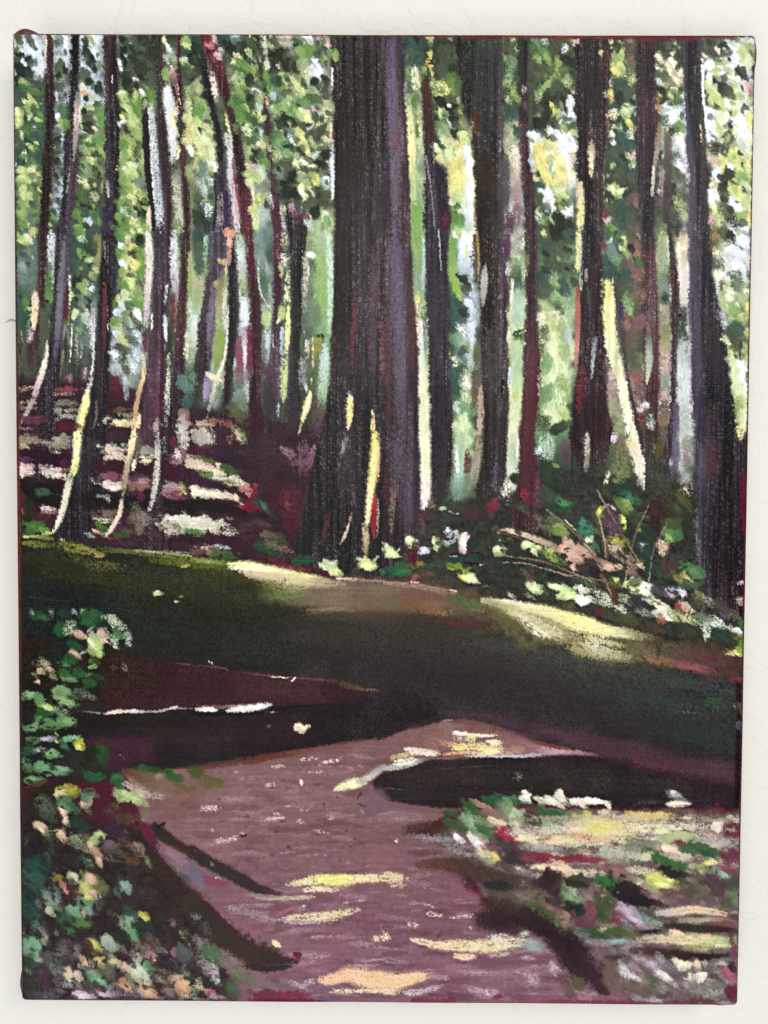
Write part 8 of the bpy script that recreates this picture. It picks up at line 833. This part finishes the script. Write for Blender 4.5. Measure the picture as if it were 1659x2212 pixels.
# ---------------------------------------------------------------- from paint to mesh: every painted thing becomes its own skin of paint
# a last look at the whole: drag a dry brush over it, so edges break up on the weave, and calm the colour
def finish():
    rough = np.clip(.35 + 1.5 * (N70 - .42) + .5 * (N25 - .5), .12, 1)
    low = ss(1690, 1800, YD) * (1 - ss(300, 420, XD) * ss(1060, 960, XD))          # the leafy corners are the most broken up
    can = ss(880, 800, YD)
    amp = rough * (.8 + .5 * low - .25 * can)
    r2 = np.random.default_rng(99)
    a1, a2 = r2.random((2, HH, WW)).astype(np.float32)
    ox = (.45 * (a1 - .5) + 1.3 * (N2 - .5)) * amp * 1.4; oy = (.45 * (a2 - .5) + 1.3 * (vnoise(2.2, 2.2, 55) - .5)) * amp * (1.9 + .7 * can)
    J = np.clip(_jj + oy, 0, HH - 1).astype(int); I = np.clip(_ii + ox, 0, WW - 1).astype(int)
    S = IMG[J, I]
    def blur(A, n):
        for _ in range(n):
            A = (A + np.roll(A, 1, 0) + np.roll(A, -1, 0) + np.roll(A, 1, 1) + np.roll(A, -1, 1)) / 5
        return A
    B = blur(IMG, 10); k = (.05 + .14 * low)[..., None]
    S = S * (1 - k) + B * k
    S = S + .32 * (S - blur(S, 4)) + .16 * (S - blur(S, 40))                            # crisp accents, as a loaded brush leaves them
    l = S.mean(-1, keepdims=True)
    sat = (.95 + .03 * can - .08 * low)[..., None]
    ch = np.abs(S - l).max(-1, keepdims=True)
    S = l + (S - l) * (sat - .26 * np.exp(-(l / .19) ** 2)) / (1 + .8 * ch)
    S = S + .080 * np.exp(-(l / .22) ** 2)                                           # nothing on an acrylic canvas is quite black
    S = S + (.34 * ss(.42, .75, l) * (l - .38)) * (1 - .55 * l)
    S = S + (.055 * can)[..., None] * np.exp(-((l - .38) / .2) ** 2)
    # dark paint lighter on thread tops: thinner cover, plus glints put into the colour
    top = (.55 * WEAVE / WEAVE.max() + .45 * N2 - .45) * (1 - FIL) ** .5 * (.4 + 1.2 * N25)
    S = S * (1 + (0.34 * top * ss(1560, 1400, YD - .25 * XD) + .28 * top)[..., None] * np.exp(-(l / .45) ** 2))
    IMG[:] = np.clip(S, 0, 1)
finish()

# keep the largest single leaves as parts
cnt = np.bincount(LEAF.ravel())
cnt[0] = 0
keep = np.argsort(cnt)[::-1][:270]; keep = keep[cnt[keep] > 25]
remap = np.zeros(len(cnt), np.int32)
for k in keep: remap[k] = new_label(LEAFNAME[k])
lf = remap[LEAF]; FL = np.where(lf > 0, lf, LAB)[:-1, :-1].copy()

def components(L):
    """4-connected pieces of equal label, by runs and union-find"""
    H, Wd = L.shape; out = np.zeros(L.shape, np.int32); par = []; prev = []
    def find(a):
        while par[a] != a: par[a] = par[par[a]]; a = par[a]
        return a
    rows = []
    for j in range(H):
        r = L[j]; cut = np.flatnonzero(np.diff(r)) + 1
        st = np.r_[0, cut]; en = np.r_[cut, Wd]; cur = []; q = 0
        for a, e in zip(st.tolist(), en.tolist()):
            i = len(par); par.append(i); v = r[a]
            while q < len(prev) and prev[q][1] <= a: q += 1
            k = q
            while k < len(prev) and prev[k][0] < e:
                if prev[k][3] == v:
                    x, y = find(prev[k][2]), find(i)
                    if x != y: par[max(x, y)] = min(x, y)
                k += 1
            cur.append((a, e, i, v))
        rows.append(cur); prev = cur
    root = np.array([find(i) for i in range(len(par))])
    for j, cur in enumerate(rows):
        for a, e, i, v in cur: out[j, a:e] = root[i]
    return np.unique(out, return_inverse=True)[1].reshape(L.shape)

for _pass in range(3):                                   # crumbs of paint join whatever lies around them
    CP = components(FL); ar = np.bincount(CP.ravel())
    small = ar[CP] < (90 if _pass else 60)
    if not small.any(): break
    G = np.where(small, -1, FL)
    while (G < 0).any():
        for sh, ax in ((1, 0), (-1, 0), (1, 1), (-1, 1)):
            S = np.roll(G, sh, ax)
            if ax == 0: S[0 if sh > 0 else -1] = -1
            else: S[:, 0 if sh > 0 else -1] = -1
            m = (G < 0) & (S >= 0); G[m] = S[m]
    FL = G
CP = components(FL); ar = np.bincount(CP.ravel()); first = np.zeros(len(ar), np.int32); first[CP.ravel()] = FL.ravel()

# heights: weave where the paint is thin, ridges where it is thick
RC, RE = 0.0022, 0.0015
hmm = WEAVE * .13 * (1 - .62 * FIL) + HGT * .9 + (N2 - .5) * .02
blur = (hmm + np.roll(hmm, 1, 0) + np.roll(hmm, -1, 0) + np.roll(hmm, 1, 1) + np.roll(hmm, -1, 1)) / 5
hmm = .8 * hmm + .2 * blur
PX, PZ = GX.copy(), GZ.copy()
ex = np.maximum(np.abs(PX) - (CW / 2 - RC), 0); ez = np.maximum(np.abs(PZ) - (CH / 2 - RC), 0); rr = np.hypot(ex, ez)
over = rr > RC; f_ = np.where(over, RC / np.maximum(rr, 1e-9), 1)
PX = np.where(over, np.sign(PX) * (CW / 2 - RC + ex * f_), PX); PZ = np.where(over, np.sign(PZ) * (CH / 2 - RC + ez * f_), PZ)
inner = np.where((ex > 0) & (ez > 0), RC - np.minimum(rr, RC), np.minimum(CW / 2 - np.abs(PX), CH / 2 - np.abs(PZ)))
q = np.clip(1 - inner / RE, 0, 1); drop = RE * (1 - np.sqrt(np.maximum(1 - q * q, 0)))
# the hand-stretched edge is not a ruled line
wob = 1.6e-4
PZ = PZ + np.where(np.abs(PZ) > CH / 2 - .004, (vnoise(90, 90, 41) - .5) * 2 * wob, 0); PX = PX + np.where(np.abs(PX) > CW / 2 - .004, (vnoise(90, 90, 42) - .5) * 2 * wob, 0)
PY = -DEPTH + drop - hmm * 1e-3 * np.clip(inner / .001, .15, 1)

dx, dz = CW / NX, CH / NY
NXn = np.gradient(PY, dx, axis=1); NZn = -np.gradient(PY, dz, axis=0)
nrm = np.stack([NXn, -np.ones_like(PY), NZn], -1); nrm /= np.linalg.norm(nrm, axis=-1, keepdims=True)
lin = np.where(IMG <= .04045, IMG / 12.92, ((IMG + .055) / 1.055) ** 2.4)
alb = np.clip((lin - S_VEIL) / E_LIGHT, .0035, .93)

painting = bpy.data.objects.new('canvas_painting', None); sc.collection.objects.link(painting)
painting['label'] = 'small unframed forest painting on stretched canvas hung on the pale wall'; painting['category'] = 'painting'
painting.empty_display_size = .05

V = np.stack([PX, PY, PZ], -1).reshape(-1, 3).astype(np.float32); NRM = nrm.reshape(-1, 3).astype(np.float32)
ALB = np.concatenate([alb, np.ones((HH, WW, 1))], -1).reshape(-1, 4).astype(np.float32)
fj, fi = np.meshgrid(np.arange(NY), np.arange(NX), indexing='ij')
v00 = (fj * WW + fi).ravel()
order = np.argsort(CP.ravel(), kind='stable'); bounds = np.r_[0, np.cumsum(ar)]
done = {}
for k in np.argsort(ar)[::-1]:
    fs = v00[order[bounds[k]:bounds[k + 1]]]
    quads = np.stack([fs, fs + WW, fs + WW + 1, fs + 1], -1)
    vi, inv = np.unique(quads, return_inverse=True); inv = inv.reshape(-1).astype(np.int32); n = len(fs)
    name, label = LABS[first[k]]
    me = bpy.data.meshes.new(name)
    me.vertices.add(len(vi)); me.vertices.foreach_set('co', V[vi].ravel())
    me.loops.add(4 * n); me.loops.foreach_set('vertex_index', inv)
    me.polygons.add(n); me.polygons.foreach_set('loop_start', np.arange(0, 4 * n, 4, dtype=np.int32)); me.polygons.foreach_set('loop_total', np.full(n, 4, np.int32))
    me.polygons.foreach_set('use_smooth', np.ones(n, bool))
    me.update(calc_edges=True)
    a = me.attributes.new('paint', 'FLOAT_COLOR', 'POINT'); a.data.foreach_set('color', ALB[vi].ravel())
    a = me.attributes.new('relief', 'FLOAT_VECTOR', 'POINT'); a.data.foreach_set('vector', NRM[vi].ravel())
    me.materials.append(M_PAINT)
    o = bpy.data.objects.new(name, me); sc.collection.objects.link(o); o.parent = painting
    if label and first[k] not in done: o['label'] = label
    done[first[k]] = 1

# ---------------------------------------------------------------- turned edges of the canvas, painted with the maroon ground
def edge(idx, out):
    P = V[idx]; n = len(P); Vs, Fs = [], []
    r = np.random.default_rng(len(idx)); w1 = np.interp(np.arange(n), np.linspace(0, n - 1, 40), r.uniform(.75, 1.25, 40))
    for k in range(n):
        for o_, y in ((0, P[k, 1]), (.00028, -DEPTH + .0030), (.00052, -DEPTH + .0058), (.00042, -.006), (.0002, -.0004)):
            Vs.append((P[k, 0] + out[0] * o_ * w1[k], y, P[k, 2] + out[1] * o_ * w1[k]))
        if k:
            for q in range(4):
                a = (k - 1) * 5 + q; b_ = k * 5 + q; Fs.append((a, b_, b_ + 1, a + 1))
    return mesh_obj('canvas_edge', Vs, Fs, M_EDGE, painting)
top = np.arange(WW); edge(top, (0, 1)); edge(top[::-1] + (HH - 1) * WW, (0, -1))
col_ = np.arange(HH) * WW; edge(col_[::-1], (-1, 0)); edge(col_ + WW - 1, (1, 0))
def fold(cx, cz, axis, length, bulge, m, sgn):
    """folded corner of the canvas: a plump pleat lying along the edge; axis 'x' lies along the top or bottom, 'z' along a side"""
    Vs, Fs = [], []; nu, nv = 14, 12
    for i in range(nu + 1):
        t = i / nu; r = bulge * (math.sin(math.pi * min(t * 2.2, 1) * .5) if t < .45 else math.cos((t - .45) / .55 * math.pi / 2) ** 1.3) + 2e-5
        for j in range(nv):
            a = 2 * math.pi * j / nv; u = t * length; p, yy = math.cos(a) * r, math.sin(a) * r * 1.1
            Vs.append((cx + sgn[0] * u, -DEPTH + .0026 + yy, cz + sgn[1] * p) if axis == 'x' else (cx + sgn[0] * p, -DEPTH + .0026 + yy, cz + sgn[1] * u))
    for i in range(nu):
        for j in range(nv):
            a, b_ = i * nv + j, i * nv + (j + 1) % nv; Fs.append((a, b_, b_ + nv, a + nv))
    return mesh_obj('corner_fold', Vs, Fs, m, painting)
FOLDS = [fold(-CW / 2 - .0008, CH / 2 + .0003, 'x', .0125, .0023, M_EDGE, (1, 1)), fold(CW / 2 + .0003, CH / 2 + .0002, 'z', .016, .0009, M_EDGE, (1, -1)),
         fold(-CW / 2 - .0001, -CH / 2 - .0002, 'z', .015, .0012, M_EDGE, (-1, 1)), fold(CW / 2 - .0006, -CH / 2 + .0002, 'x', .0130, .0013, M_LILAC, (-1, -1))]
FOLDS[0]['label'] = 'plump maroon corner fold at the upper left'; FOLDS[3]['label'] = 'lilac painted corner fold at the lower right'
